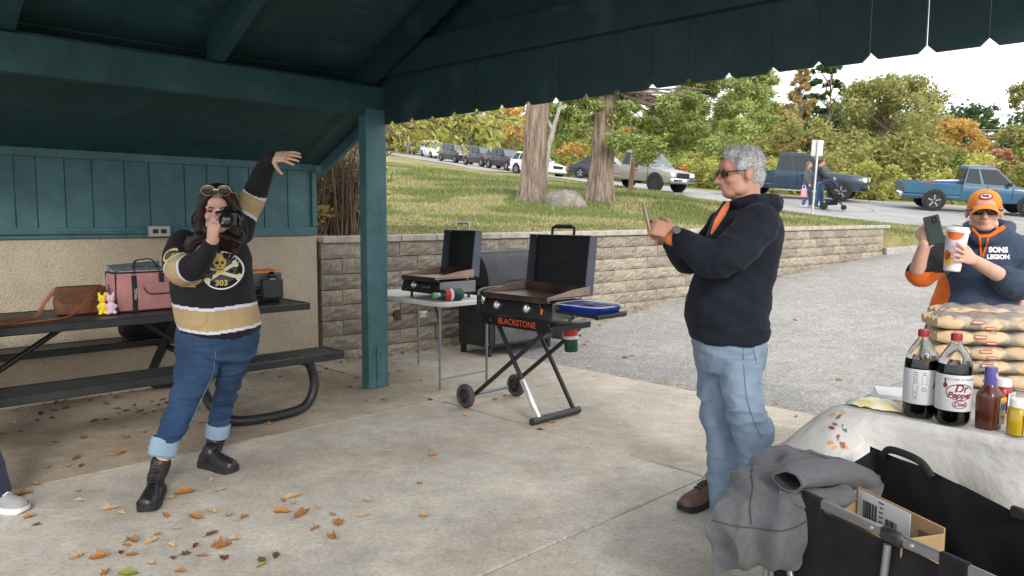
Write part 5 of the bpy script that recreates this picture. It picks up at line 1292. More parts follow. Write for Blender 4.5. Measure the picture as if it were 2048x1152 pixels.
# crest on the chest: flat print laid onto the knit
def decal(bv, origin, right, up, nrm, polys, mat, name, parent, off=.003):
    mb = MB(); right, up, nrm = Vector(right), Vector(up), Vector(nrm)
    for poly in polys:
        P = []
        for x, y in poly:
            o = origin + right * x + up * y; loc, n, _, _ = bv.ray_cast(o + nrm * .3, -nrm)
            P.append((loc if loc is not None and abs((loc - o).dot(nrm)) < .09 else o) + nrm * off)
        mb.add(P, [tuple(range(len(P)))])
    return mb.build(name, mat, parent, smooth=0, fix=False)
def strip(a, b, w0, w1=None, n=4):
    a, b = Vector((*a, 0)), Vector((*b, 0)); w1 = w1 or w0; d = (b - a).normalized(); s_ = Vector((-d.y, d.x, 0)); out = []
    for i in range(n):
        p, q_ = a.lerp(b, i / n), a.lerp(b, (i + 1) / n); u, v_ = w0 + (w1 - w0) * i / n, w0 + (w1 - w0) * (i + 1) / n
        out.append([(p + s_ * u).xy, (p - s_ * u).xy, (q_ - s_ * v_).xy, (q_ + s_ * v_).xy])
    return out
def disc(c, r0, r1, n=28, a0=0, a1=6.2832, sy=1.0): return [[(c[0] + r_ * math.cos(t), c[1] + r_ * sy * math.sin(t)) for r_, t in ((r0, t0), (r1, t0), (r1, t1), (r0, t1))] for t0, t1 in zip(np.linspace(a0, a1, n + 1)[:-1], np.linspace(a0, a1, n + 1)[1:])]
oc = on_surf(JR, 443, 541, 0.0); cn = Vector((.12, -1, .0)).normalized(); cr = Vector((1, .12, 0)).normalized(); cu = Vector((0, 0, 1))
Mg = pm('gold print on jersey', (.62, .47, .13), .7, 0, .1); Mw = pm('white print on jersey', (.75, .74, .78), .7, 0, .05); Mk = pm('black print', (.012, .012, .013), .7, 0, .1); Mgr = pm('grey print', (.06, .06, .075), .7, 0, .1); Mcr = pm('cream print', (.72, .66, .45), .7, 0, .05)
cs_ = .098
decal(JR, oc, cr, cu, cn, disc((0, 0), cs_ * .93, cs_, 36), Mw, 'crest_ring', jr)
decal(JR, oc, cr, cu, cn, disc((0, 0), cs_ * .2, cs_ * .70, 24) , Mgr, 'crest_field', jr, .0025)
decal(JR, oc, cr, cu, cn, strip((-.068, -.052), (.055, .030), .0085) + strip((-.068, .014), (.074, -.036), .0085) + disc((-.07, -.046), 0.001, .012, 8) + disc((-.063, -.060), .001, .011, 8) + disc((.058, .040), .001, .011, 8) + disc((.064, .026), .001, .011, 8) + disc((-.072, .022), .001, .011, 8) + disc((-.07, .006), .001, .010, 8) + disc((.078, -.028), .001, .010, 8) + disc((.076, -.043), .001, .011, 8), Mcr, 'crest_bones', jr, .0045)
decal(JR, oc, cr, cu, cn, disc((-.008, .040), .0, .031, 16, sy=.95) + strip((-.008, .052), (-.008, .088), .021, .011) + strip((-.008, .02), (-.003, -.012), .019, .015), Mg, 'crest_skull', jr, .006)
decal(JR, oc, cr, cu, cn, disc((-.019, .040), 0, .0085, 10) + disc((.006, .040), 0, .0075, 10) + disc((-.005, .022), 0, .005, 8) + strip((-.020, .006), (.010, .006), .0022, n=2) + strip((-.008, .088), (-.007, .108), .010, .009), Mk, 'crest_skull_marks', jr, .008)
# band of small letters round the crest and number
def textmesh(s, size, mat, name, parent, origin, right, up, off=.002, align='CENTER', bold=0.0, font_shear=0.0, bv=None, bend=None):
    cu_ = bpy.data.curves.new('t', 'FONT'); cu_.body = s; cu_.size = size; cu_.align_x = align; cu_.align_y = 'CENTER'; cu_.offset = bold; cu_.shear = font_shear; cu_.resolution_u = 3
    o = bpy.data.objects.new('t', cu_); C.objects.link(o); dg = bpy.context.evaluated_depsgraph_get(); me = bpy.data.meshes.new_from_object(o.evaluated_get(dg)); bpy.data.objects.remove(o); bpy.data.curves.remove(cu_)
    right, up = Vector(right), Vector(up); n = right.cross(up)
    for v_ in me.vertices:
        x, y = v_.co.x, v_.co.y
        if bend: p = bend(x, y)
        else:
            p = origin + right * x + up * y
            if bv is not None:
                loc, _, _, _ = bv.ray_cast(p + n * .25, -n)
                if loc is not None and (loc - p).length < .1: p = loc
            p = p + n * off
        v_.co = p
    me.transform(WM[parent.name].inverted()); me.name = name; return link_mesh(me, name, mat, parent)
for k, ch in enumerate('EST 1700'):
    a = R(112 - k * 12); pos = oc + cr * (math.cos(a) * cs_ * .83) + cu * (math.sin(a) * cs_ * .83); textmesh(ch, .020, Mw, 'crest_letter', jr, pos, cr * math.sin(a) - cu * math.cos(a), cr * math.cos(a) + cu * math.sin(a), .004, bv=JR)
textmesh('303', .040, Mg, 'crest_number', jr, oc + cu * -.064, cr, cu, .005, bv=JR, bold=.001)
ob_ = on_surf(JR, 339, 510, 0)
if ob_ is not None: decal(JR, ob_, Vector((.8, -.6, 0)), cu, Vector((-.6, -.8, 0)), disc((0, 0), .0, .030, 18, sy=1.15) , Mg, 'shoulder_patch', jr, .004); decal(JR, ob_, Vector((.8, -.6, 0)), cu, Vector((-.6, -.8, 0)), disc((0, 0), .0, .020, 18, sy=1.15), Mgr, 'shoulder_patch_centre', jr, .006)
seam(JR, [(414, 624), (412, 640), (404, 652), (392, 655)], M_jgold, 'pocket_edge', jr, .003)
# jeans with rolled cuffs
M_bjean = mat_cloth('mid blue denim', (.020, .046, .105), .3, 520, .9, .02, 5, (.048, .095, .175), (1, 1, .4)); M_cuff = mat_cloth('turned up denim cuff', (.21, .30, .40), .15, 500, .9, .02)
mb = MB(); torso(mb, [(360, 516, 645, 3.92, .145), (356, 517, 668, 3.92, .155), (354, 514, 692, 3.92, .155), (358, 508, 715, 3.93, .135)])
RL = [(354, 442, 700, 3.88, .105), (352, 438, 735, 3.84, .102), (347, 420, 770, 3.81, .086), (337, 398, 808, 3.78, .076), (322, 382, 845, 3.74, .074), (310, 362, 880, 3.71, .066)]; torso(mb, RL, 28, 2.1)
LL = [(436, 507, 700, 3.97, .098), (437, 493, 735, 3.99, .092), (433, 480, 770, 4.03, .080), (425, 469, 808, 4.09, .070), (418, 460, 840, 4.12, .064), (416, 456, 858, 4.13, .060)]; torso(mb, LL, 28, 2.1)
hm = remesh(mb, .0066, 3)
def jf2(p):
    w = wrinkle(p, 10, (.8, .8, 2.6)) * .5 + .5; dg = math.sin((p.z * 1.0 + .25 * abs(p.x + 1.7)) * 62 + 2.5 * mnoise.noise(p * 5)) * (.5 + .5 * mnoise.noise(p * 6)); return .011 * w ** 2 + .006 * dg * (.4 + math.exp(-((p.z - .45) / .2) ** 2)) - .009
folds(hm, jf2); jb = finish(hm, 'jeans', M_bjean, wom)
for (a, b_, n) in (((332, 874, 3.715), (324, 911, 3.695), .069), ((437, 846, 4.125), (434, 872, 4.135), .066)):
    A_, B_ = W(*a), W(*b_); mb = MB(); mb.tube([A_, A_.lerp(B_, .1), A_.lerp(B_, .5), A_.lerp(B_, .93), B_, A_.lerp(B_, .8)], [n * .9, n, n * 1.01, n * 1.0, n * .93, n * .7], 22, caps=False); mb.build('jeans_cuff', M_cuff, wom)
BB = bvhtree.BVHTree.FromPolygons([WM[wom.name] @ v.co for v in jb.data.vertices], [p.vertices for p in jb.data.polygons])
M_stb = pm('light blue stitching', (.14, .22, .34), .9, 0, .1); seam(BB, [(432, 700), (424, 760), (408, 810), (384, 850), (360, 882)], M_stb, 'inner_seam', jb, .0016)
a0, t0 = G(314, 992), G(292, 1026); shoe(wom, a0 + Vector((0, .0, 0)), t0, 'boot', .075, .050, M_leather, M_bsole, W(322, 924, 3.70), .038, M_lace)
a0, t0 = G(420, 936), G(470, 946); shoe(wom, a0, t0, 'boot', .075, .050, M_leather, M_bsole, W(431, 880, 4.15), .038, M_lace)
# camera in her hand
cmr = thing('camera', 'black camera with a zoom lens held at the jersey woman\'s eye', 'camera', W(450, 438, 3.66)); CF = frame((.42, -1, -.02)); c0 = W(457, 438, 3.675); q2 = lambda x, y, z: c0 + CF @ Vector((x, y, z))
mb = MB(); mb.box(c0, (.128, .05, .082), CF, .012); mb.box(q2(.0, .0, .048), (.055, .045, .028), CF, .008, top=(.7, .8)); mb.box(q2(-.052, .018, -.005), (.03, .04, .075), CF, .012); mb.build('camera_body', M_bfr, cmr)
ML_ = CF @ Matrix.Rotation(R(-90), 3, 'X'); mb = MB(); mb.lathe([(.036, .02), (.038, .03), (.036, .05), (.037, .052), (.037, .085), (.034, .088), (.031, .085), (.029, .06)], 24, q2(.012, 0, -.004), ML_); ln = mb.build('lens', M_bfr, cmr)
mb = MB(); mb.lathe([(.0, .066), (.02, .064), (.029, .06)], 20, q2(.012, 0, -.004), ML_, caps=False); mb.build('front_glass', pm('coated lens glass', (.02, .03, .05), .03, 0, 0, spec=1), ln)
mb = MB(); mb.lathe([(.0, .0), (.012, 0), (.012, .008), (0, .008)], 12, q2(.045, 0, .041), CF); mb.build('dial', M_steel, cmr)
mb = MB(); mb.tube(bez([q2(-.066, -.01, .02), q2(-.09, -.03, -.06), q2(-.07, -.05, -.12), q2(-.02, -.05, -.1)], 5), .004, 6, flat=.4); mb.build('strap', M_black, cmr)

# --- woman in the orange cap behind the food table
w3 = thing('person', 'woman in orange cap and sunglasses behind the food table holding phone and tumbler', 'person', (2.75, 4.25, 0))
hc, hs = W(1968, 424, 4.22), 1.03; F = frame((-.55, -1, -.02)); q = lambda x, y, z: hc + F @ (Vector((x, y, z)) * hs)
mb = MB(); head(mb, hc, F, hs, 1.1, .9, 1.06)
limb(mb, [q(0, -.03, -.06), W(1976, 468, 4.25), W(1974, 500, 4.25)], [.056, .06, .08]); torso(mb, [(1925, 2025, 495, 4.25, .10), (1905, 2015, 560, 4.25, .12), (1890, 2005, 620, 4.25, .12), (1885, 2000, 700, 4.25, .1)])
limb(mb, [W(1905, 498, 4.2), W(1838, 546, 4.02), W(1850, 488, 3.935)], [.045, .044, .029]); limb(mb, [W(2048, 500, 4.22), W(2038, 568, 4.08), W(1990, 545, 3.98), W(1948, 520, 3.87)], [.045, .046, .040, .029])
for a, b_ in (((1910, 700), (1905, 1020)), ((1985, 700), (1990, 1020))): limb(mb, [W(a[0], a[1], 4.25), W((a[0] + b_[0]) / 2, 850, 4.25), W(b_[0], 900, 4.25)], [.06, .05, .04])
bm_ = remesh(mb, .0062, 3); mb = MB()
w1 = W(1850, 488, 3.94); hand(mb, w1, W(1858, 450, 3.94) - w1, (-.75, -.65, 0), -1, (.75, .8, .85, .9), .08, .95, .4)
w2 = W(1948, 520, 3.865); hand(mb, w2, W(1893, 494, 3.765) - w2, (.25, -1, .1), 1, (.06, .08, .10, .16), .24, .97, .3)
hm = remesh(mb, .0034, 2); finish(join(bm_, hm), 'body', SK1, w3); face_bits(w3, hc, F, hs, eyes=False, smile=-.003)
mb = MB(); mb.ell(q(0, -.03, .02), (.079, .088, .07), F, 20, 14); mb.ell(q(.02, -.105, -.03), (.04, .04, .04), rotz(0), 14, 10); mb.ell(q(.0, -.07, -.04), (.06, .045, .05), F, 14, 10); hm = remesh(mb, .006, 2); folds(hm, lambda p: .004 * wrinkle(p, 40)); finish(hm, 'hair', mat_hair('brown hair tied back', (.06, .03, .018), (.16, .085, .05)), w3)
mb = MB(); mb.tube([q(-.014, .103, .013), q(.014, .103, .013)], .005, 6); sgl = mb.build('sunglasses', M_bfr, w3)
for sd in (-1, 1):
    mb = MB(); mb.ell(q(sd * .035, .092, .006), (.032, .009, .024), F @ rotz(-sd * .25), 16, 10); mb.build('lens', M_lens, sgl)
    mb = MB(); mb.tube([q(sd * .060, .084, .014), q(sd * .080, .05, .014), q(sd * .086, -.02, .006)], .006, 6); mb.build('temple', M_bfr, sgl)
# cap
M_cap = mat_cloth('bright orange cap', (.80, .24, .035), .08, 500, .8, .05); mb = MB(); rings = []
for i in range(9):
    t = i / 8 * math.pi / 2; rings.append([q(.083 * math.cos(t) * math.cos(a), -.008 + .100 * math.cos(t) * math.sin(a), .026 + .004 * math.sin(a) * math.cos(t) + .100 * math.sin(t) ** .8) for a in np.linspace(0, 2 * math.pi, 24, endpoint=False)])
mb.loft(rings); cp = mb.build('cap', M_cap, w3)
mb = MB(); top, bot = [], []
for u in np.linspace(-1, 1, 15):
    for row, (f_, zz) in enumerate(((0, 0), (.5, 1), (1, 2))): pass
rows_ = []
for f_ in (0, .35, .7, 1.0):
    rows_.append([q(.079 * math.sin(u * 1.15) * (1 - .04 * f_), -.008 + .097 * math.cos(u * 1.15) + f_ * .085 * math.cos(u * 1.1) ** .6, .046 - .012 * f_ - .026 * u * u * (1 + .6 * f_) - .002 - .010 * f_) for u in np.linspace(-1, 1, 15)])
v_ = [p for r_ in rows_ for p in r_] + [p - F @ Vector((0, 0, .004)) for r_ in rows_ for p in r_]; f_ = []
for i in range(3):
    for j in range(14): a = i * 15 + j; f_ += [(a, a + 1, a + 16, a + 15), (a + 60, a + 75, a + 76, a + 61)]
for j in range(14): f_ += [(45 + j, 46 + j, 106 + j, 105 + j)]
mb.add(v_, f_); mb.build('brim', M_cap, cp)
CB = bvhtree.BVHTree.FromPolygons([WM[w3.name] @ v.co for v in cp.data.vertices], [p.vertices for p in cp.data.polygons]); of = q(0, .085, .088); nn = (F @ Vector((0, .85, .5))).normalized(); rr_ = (F @ Vector((-1, 0, 0))); uu = nn.cross(rr_) * -1
if uu.z < 0: uu = -uu
decal(CB, of, rr_, uu, nn, disc((0, 0), 0, .034, 20, sy=.66), pm('maroon patch', (.22, .04, .03), .8, 0, .1), 'cap_patch', cp, .003); decal(CB, of, rr_, uu, nn, disc((0, 0), .0, .026, 18, sy=.55), Mw, 'cap_patch_inner', cp, .0045)
decal(CB, of, rr_, uu, nn, strip((-.018, .003), (.016, -.004), .006) + strip((-.004, -.006), (.010, .008), .004), pm('maroon patch', (.22, .04, .03)), 'cap_patch_mark', cp, .006)
ol = q(.070, -.035, .062); decal(CB, ol, F @ Vector((0, -1, 0)), F @ Vector((0, 0, 1)), F @ Vector((1, 0, 0)), strip((-.013, 0), (.013, 0), .014), pm('grey side flag', (.14, .17, .24), .7, 0, .3, 60), 'cap_side_patch', cp, .004)
# hooded sweatshirt
M_navy = mat_cloth('navy sweatshirt', (.036, .052, .090), .25, 520, .9, .08); M_or2 = mat_cloth('orange side panel', (.66, .14, .02), .15, 500, .85, .05); M_bk2 = mat_cloth('black sleeve knit', (.016, .016, .02), .25, 500, .9, .03)
mb = MB(); torso(mb, [(1940, 2008, 462, 4.26, .075), (1920, 2034, 472, 4.26, .12), (1902, 2050, 490, 4.26, .145), (1895, 2050, 515, 4.26, .155), (1892, 2040, 545, 4.26, .165), (1886, 2032, 575, 4.26, .172), (1876, 2028, 600, 4.26, .175), (1868, 2022, 622, 4.26, .17), (1872, 2018, 640, 4.26, .16)], 34)
A3 = [W(1912, 496, 4.22), W(1878, 522, 4.14), W(1846, 546, 4.05), W(1839, 541, 4.02)]; limb(mb, A3, [.085, .076, .066, .060])
A4 = [W(2040, 500, 4.24), W(2052, 540, 4.15), W(2036, 570, 4.08), W(2004, 556, 4.01)]; limb(mb, A4, [.09, .086, .078, .062])
mb.tube([W(1935, 470, 4.16), W(1955, 482, 4.10), W(1985, 480, 4.11), W(2010, 466, 4.18), W(2018, 456, 4.28), W(1980, 448, 4.38), W(1938, 456, 4.28)], [.026, .02, .02, .03, .038, .04, .036], 12, loop=True)
hm = remesh(mb, .0066, 4); e3, e4 = A3[2], A4[2]
folds(hm, lambda p: .009 * (wrinkle(p, 8, (1, 1, 1.4)) * .5 + .5) ** 2 * (.5 + math.exp(-((p - e4).length / .15) ** 2) + math.exp(-((p - e3).length / .12) ** 2)) + .004 * (wrinkle(p + Vector((2, 2, 2)), 17) * .5 + .5))
mi = []
for pl in hm.polygons:
    x, y = pxof(pl.center); d3, t3 = along(A3, pl.center); m = 0
    if d3 < .095 and x < 1888: m = 1 if (y > 543 + (x - 1840) * .05 and pl.normal.z < .25) else 2
    elif y > 525 and x < 1868 + 26 * math.sin((640 - y) / 115 * 3.1) - 0 + 6: m = 1
    elif x > 2014 and y > 572 and d3 > .2 and pl.center.y > 4.12: m = 1
    mi.append(m)
hm.polygons.foreach_set('material_index', mi); sw = finish(hm, 'sweatshirt', [M_navy, M_or2, M_bk2], w3)
SB = bvhtree.BVHTree.FromPolygons([WM[w3.name] @ v.co for v in sw.data.vertices], [p.vertices for p in sw.data.polygons])
for xs in ([(1958, 470), (1960, 490), (1962, 512)], [(1977, 470), (1972, 492), (1965, 513)]): seam(SB, xs, M_or2, 'drawstring', sw, .006, .004)
mb = MB(); mb.tube([W(1944, 458, 4.13), W(1958, 474, 4.09), W(1980, 472, 4.10), W(2006, 455, 4.16)], [.01, .012, .012, .014], 8); mb.build('hood_lining', M_or2, sw)
n_ = Vector((-.25, -1, .05)).normalized(); r_ = Vector((1, -.25, 0)).normalized(); u_ = r_.cross(n_) * -1
u_ = Vector((0, 0, 1))
o1, o2 = on_surf(SB, 1996, 500, 0), on_surf(SB, 1996, 514, 0)
textmesh('SONS', .040, Mw, 'print_upper_line', sw, o1, r_, u_, .004, bv=SB, bold=.0022); textmesh('LEGION', .033, Mw, 'print_lower_line', sw, o2, r_, u_, .004, bv=SB, bold=.002)
mb = MB(); torso(mb, [(1872, 2012, 625, 4.26, .15), (1858, 2010, 660, 4.26, .16), (1850, 2008, 700, 4.26, .155), (1852, 2006, 730, 4.26, .14)]); torso(mb, [(1850, 1932, 725, 4.26, .11), (1858, 1925, 800, 4.26, .09), (1870, 1920, 900, 4.26, .075)], 24, 2.1); torso(mb, [(1938, 2008, 725, 4.26, .11), (1942, 2000, 800, 4.26, .09), (1950, 1998, 900, 4.26, .075)], 24, 2.1)
hm = remesh(mb, .009, 3); folds(hm, lambda p: .008 * (wrinkle(p, 8) * .5 + .5) ** 2); finish(hm, 'trousers', mat_cloth('black navy trousers', (.02, .022, .032), .2, 500), w3)
for px in (1890, 1975): a0 = Vector((W(px, 700, 4.26).x, 4.26, 0)); shoe(w3, a0, a0 + Vector((-.06, -.17, 0)), 'shoe', .07, .048, M_bk2, M_white, None, .03, M_lace)
mb = MB(); wq = W(1958, 524, 3.93); wd = (W(1992, 545, 3.99) - W(1946, 518, 3.95)).normalized(); mb.lathe([(.034, -.011), (.036, 0), (.034, .011)], 18, W(1956, 523, 3.965), frame((1, .2, 0), wd)); mb.build('watch_band', M_bfr, w3); mb = MB(); mb.lathe([(.0, .004), (.018, .004), (.020, 0), (.019, -.006)], 16, W(1961, 522, 3.925), frame((1, 0, 0), (-.1, -1, .1))); mb.build('watch_face', M_steel, w3)
# phone and tumbler she holds
ph2 = thing('phone', 'dark green phone held up by the woman in the orange cap', 'phone', W(1868, 460, 3.905)); ax = W(1862, 434, 3.93) - W(1876, 488, 3.93); FM = frame((-.55, -.83, .12), ax)
mb = MB(); mb.box((0, 0, 0), (.076, .010, .155), FM, .004); mb.build('case', pm('dark green phone case', (.025, .045, .04), .35, 0, .1), ph2, local=True)
mb = MB(); mb.box(FM @ Vector((-.016, .006, .052)), (.034, .004, .036), FM, .003); cmb = mb.build('camera_bump', M_bfr, ph2, local=True)
for dx, dz in ((-.024, .06), (-.024, .044), (-.008, .052)): mb = MB(); mb.ell(FM @ Vector((dx, .009, dz)), (.006, .003, .006), FM, 10, 6); mb.build('lens', M_lens, cmb, local=True)
tm = thing('tumbler', 'white lidded tumbler with pumpkin print held by the woman in the orange cap', 'cup', W(1910, 500, 3.88)); ax = (W(1916, 458, 3.88) - W(1903, 540, 3.88)).normalized(); TM = frame((0, -1, 0), ax); h = .225
def mat_tumbler():
    m, nt, b = nodes('tumbler print'); b.inputs['Roughness'].default_value = .35
    v = tex(nt, 'Voronoi', Scale=17.0); sp = nt.nodes.new('ShaderNodeSeparateColor'); nt.links.new(v.outputs['Color'], sp.inputs[0]); n = tex(nt, 'Noise', Scale=30.0)
    c = ramp(nt, sp.outputs[0], [(0, (.80, .68, .77)), (.42, (.80, .68, .77)), (.44, (.75, .16, .03)), (.74, (.50, .07, .02)), (.76, (.85, .60, .06)), (.86, (.80, .74, .80)), (1, (.85, .8, .85))])
    for e_ in nt.nodes:
        if e_.type == 'VALTORGB': e_.color_ramp.interpolation = 'CONSTANT'
    nt.links.new(mixc(nt, (.80, .68, .77), c, ramp(nt, v.outputs['Distance'], [(.62, 1.0), (.72, 0.0)])), b.inputs['Base Color']); return m
mb = MB(); mb.lathe([(.0, -h / 2), (.034, -h / 2), (.040, -h / 2 + .006), (.052, h / 2 - .03), (.053, h / 2 - .02)], 28, (0, 0, 0), TM); mb.build('cup', mat_tumbler(), tm, local=True)
mb = MB(); mb.lathe([(.056, h / 2 - .022), (.057, h / 2 - .008), (.052, h / 2 - .004), (.048, h / 2 + .008), (.0, h / 2 + .009)], 28, (0, 0, 0), TM); mb.build('lid', pm('white cup lid', (.78, .76, .78), .3, 0, .03), tm, local=True)

# --- simple full figures: couple by the road, and the person whose shoe shows at the left edge
def figure(label, base, face, h, top, trou, skin, hair, hv=.016, arms=None, long_hair=False, shoes=None, stride=.10):
    base = Vector(base); t = thing('person', label, 'person', base); f = Vector((*face, 0)).normalized(); r_ = Vector((f.y, -f.x, 0)); k = h / 1.72
    q = lambda x, y, z: base + r_ * (x * k) + f * (y * k) + Vector((0, 0, z * k)); F = frame(f); hc = q(0, .03, 1.59)
    mb = MB(); head(mb, hc, F, k * .98); limb(mb, [q(0, 0, 1.54), q(0, 0, 1.40)], [.055 * k, .06 * k]); limb(mb, [q(0, 0, 1.35), q(0, 0, 1.0)], [.13 * k, .12 * k], .7)
    arms = arms or (((-.21, 0, 1.38), (-.27, .0, 1.10), (-.24, .10, .86)), ((.21, 0, 1.38), (.27, .0, 1.10), (.24, .10, .86)))
    for a in arms: limb(mb, [q(*p) for p in a], [.04 * k, .036 * k, .026 * k])
    for sx, sy in ((-.10, stride), (.10, -stride)): limb(mb, [q(sx, 0, .92), q(sx, sy * .6 + .02, .48), q(sx, sy, .08)], [.06 * k, .05 * k, .036 * k])
    b = remesh(mb, max(hv * .7, .008), 2); mb = MB()
    for a in arms:
        w = q(*a[2]); d = (w - q(*a[1])).normalized(); hand(mb, w, d, r_ * (1 if a[0][0] > 0 else -1), 1 if a[0][0] < 0 else -1, (.4, .45, .5, .55), .05, k * .95)
    hd = remesh(mb, .006, 1); finish(join(b, hd), 'body', skin, t)
    mb = MB(); mb.loft([sring(q(0, 0, z), w * k, d * k, 22, 2.3, yaw=math.atan2(r_.y, r_.x)) for z, w, d in ((.88, .17, .12), (.95, .185, .135), (1.1, .18, .13), (1.28, .20, .13), (1.40, .17, .10), (1.455, .07, .06))])
    for a in arms: limb(mb, [q(*p) for p in a], [.065 * k, .055 * k, .042 * k])
    m = remesh(mb, hv, 2); folds(m, lambda p: .008 * wrinkle(p, 9)); finish(m, 'jacket', top, t)
    mb = MB(); mb.loft([sring(q(0, 0, z), w * k, d * k, 22, 2.3, yaw=math.atan2(r_.y, r_.x)) for z, w, d in ((.78, .16, .12), (.9, .175, .13), (1.0, .165, .12))])
    for sx, sy in ((-.10, stride), (.10, -stride)): limb(mb, [q(sx, 0, .88), q(sx, sy * .6 + .02, .48), q(sx, sy, .09)], [.095 * k, .075 * k, .062 * k])
    m = remesh(mb, hv, 2); folds(m, lambda p: .006 * wrinkle(p, 10)); finish(m, 'trousers', trou, t)
    mb = MB(); mb.ell(hc + F @ Vector((0, -.02, .04)) * k, (.084 * k, .10 * k, .09 * k), F, 16, 12)
    if long_hair: mb.ell(hc + F @ Vector((0, -.06, -.08)) * k, (.085 * k, .06 * k, .14 * k), F, 16, 12)
    finish(remesh(mb, .010, 2), 'hair', hair, t)
    for sx, sy in ((-.10, stride), (.10, -stride)): shoe(t, Vector((*q(sx, sy - .02, 0).xy, base.z)), Vector((*q(sx, sy + .16, 0).xy, base.z)), 'shoe', .07 * k, .048 * k, shoes[0], shoes[1], None, .03 * k, shoes[2] if len(shoes) > 2 else None)
    return t
M_wash = pm('worn white sole', (.66, .65, .62), .6, 0, .1)
b = W(1638, 402, 27.5); b.z = hg(b.x, b.y) + .05; M_hb = mat_hair('dark hair', (.02, .014, .01), (.06, .04, .03)); M_hr = mat_hair('auburn hair', (.16, .07, .03), (.34, .18, .10))
pA = figure('man in navy jacket and jeans pushing a stroller along the road', b, (.9, -.35), 1.78, mat_cloth('dark navy jacket', (.03, .035, .05)), mat_cloth('far blue jeans', (.07, .13, .25)), SK2, M_hb, .014, (((-.2, 0, 1.38), (-.24, .12, 1.12), (-.18, .40, 1.02)), ((.2, 0, 1.38), (.24, .12, 1.12), (.18, .40, 1.02))), False, (M_black, M_wash))
b2 = W(1614, 400, 27.8); b2.z = hg(b2.x, b2.y) + .05
pB = figure('woman with long auburn hair in grey jacket carrying a pink bag', b2, (.8, -.6), 1.66, mat_cloth('grey jacket', (.10, .11, .125)), mat_cloth('far blue jeans', (.07, .13, .25)), SK1, M_hr, .014, None, True, (M_wash, M_wash))
bg = W(1608, 380, 27.4); gb = thing('bag', 'pink and white bag carried by the auburn haired woman', 'bag', bg); mb = MB(); mb.box((0, 0, -.10), (.24, .12, .34), rotz(.3), .03, top=(.8, .7)); mb.build('sack', pm('pink bag', (.72, .30, .36), .6, 0, .3, 14), gb, local=True); mb = MB(); mb.tube(bez([(-.06, 0, .06), (-.04, 0, .16), (.04, 0, .16), (.06, 0, .06)], 4), .009, 5); mb.build('handle', M_white, gb, local=True)
sb = W(1666, 404, 26.8); sb.z = hg(sb.x, sb.y) + .05; st = thing('stroller', 'black and blue pushchair in front of the man in the navy jacket', 'stroller', sb, math.atan2(-.35, .9)); M_stb2 = mat_cloth('dark blue canopy', (.03, .045, .09))
mb = MB(); mb.tube([(-.38, -.22, 1.02), (-.30, -.24, .98), (.05, -.24, .45), (.35, -.2, .14)], .018, 6); mb.tube([(-.38, .22, 1.02), (-.30, .24, .98), (.05, .24, .45), (.35, .2, .14)], .018, 6); mb.tube([(-.38, -.22, 1.02), (-.40, 0, 1.03), (-.38, .22, 1.02)], .02, 6); mb.tube([(.05, -.24, .45), (-.30, -.26, .16)], .016, 6); mb.tube([(.05, .24, .45), (-.30, .26, .16)], .016, 6); mb.build('frame', M_black, st, local=True)
mb = MB(); mb.loft([[(x, y, z) for x, z in ((-.18, .45), (.22, .40), (.30, .52), (.0, .60), (-.16, .95), (-.24, .92))] for y in (-.2, .2)]); mb.build('seat', M_bk2, st, local=True)
mb = MB(); mb.loft([[(-.16 + .34 * math.cos(a) * s_, y, .78 + .34 * math.sin(a) * s_) for a in np.linspace(.2, 2.5, 9)] + [(-.16 + .27 * math.cos(a) * s_, y, .78 + .27 * math.sin(a) * s_) for a in np.linspace(2.5, .2, 9)] for y, s_ in ((-.24, .85), (-.2, 1), (.2, 1), (.24, .85))]); mb.build('canopy', M_stb2, st, local=True)
mb = MB(); mb.box((-.05, 0, .26), (.42, .36, .16), None, .04); mb.build('basket', M_bk2, st, local=True)
for x, y, r_ in ((-.30, -.28, .13), (-.30, .28, .13), (.36, -.2, .09), (.36, .2, .09)):
    mb = MB(); mb.lathe([(r_ * .6, -.02), (r_, -.02), (r_, .02), (r_ * .6, .02)], 14, (x, y, r_), basis((1, 0, 0), (0, 0, 1), (0, 1, 0))); mb.lathe([(.0, -.012), (r_ * .3, -.014), (r_ * .3, .014), (0, .012)], 10, (x, y, r_), basis((1, 0, 0), (0, 0, 1), (0, 1, 0))); mb.build('wheel', M_tyre, st, local=True)
M_gshoe = mat_cloth('grey sneaker canvas', (.28, .28, .29), .15, 400)
toe = G(70, 1018); b = Vector((toe.x - .17, toe.y + .10, 0)); fa = Vector((1, -.22)).normalized()
figure('person in dark jeans and grey sneakers mostly beyond the left edge', (toe.x - .60, toe.y + .19, 0), fa, 1.74, mat_cloth('plain grey sweater', (.12, .12, .13)), mat_cloth('dark indigo jeans', (.02, .03, .06)), SK2, M_hb, .012, (((-.21, 0, 1.38), (-.25, -.06, 1.10), (-.22, .0, .86)), ((.21, 0, 1.38), (.25, -.06, 1.10), (.22, .0, .86))), False, (M_gshoe, M_wash, M_white), -.45)
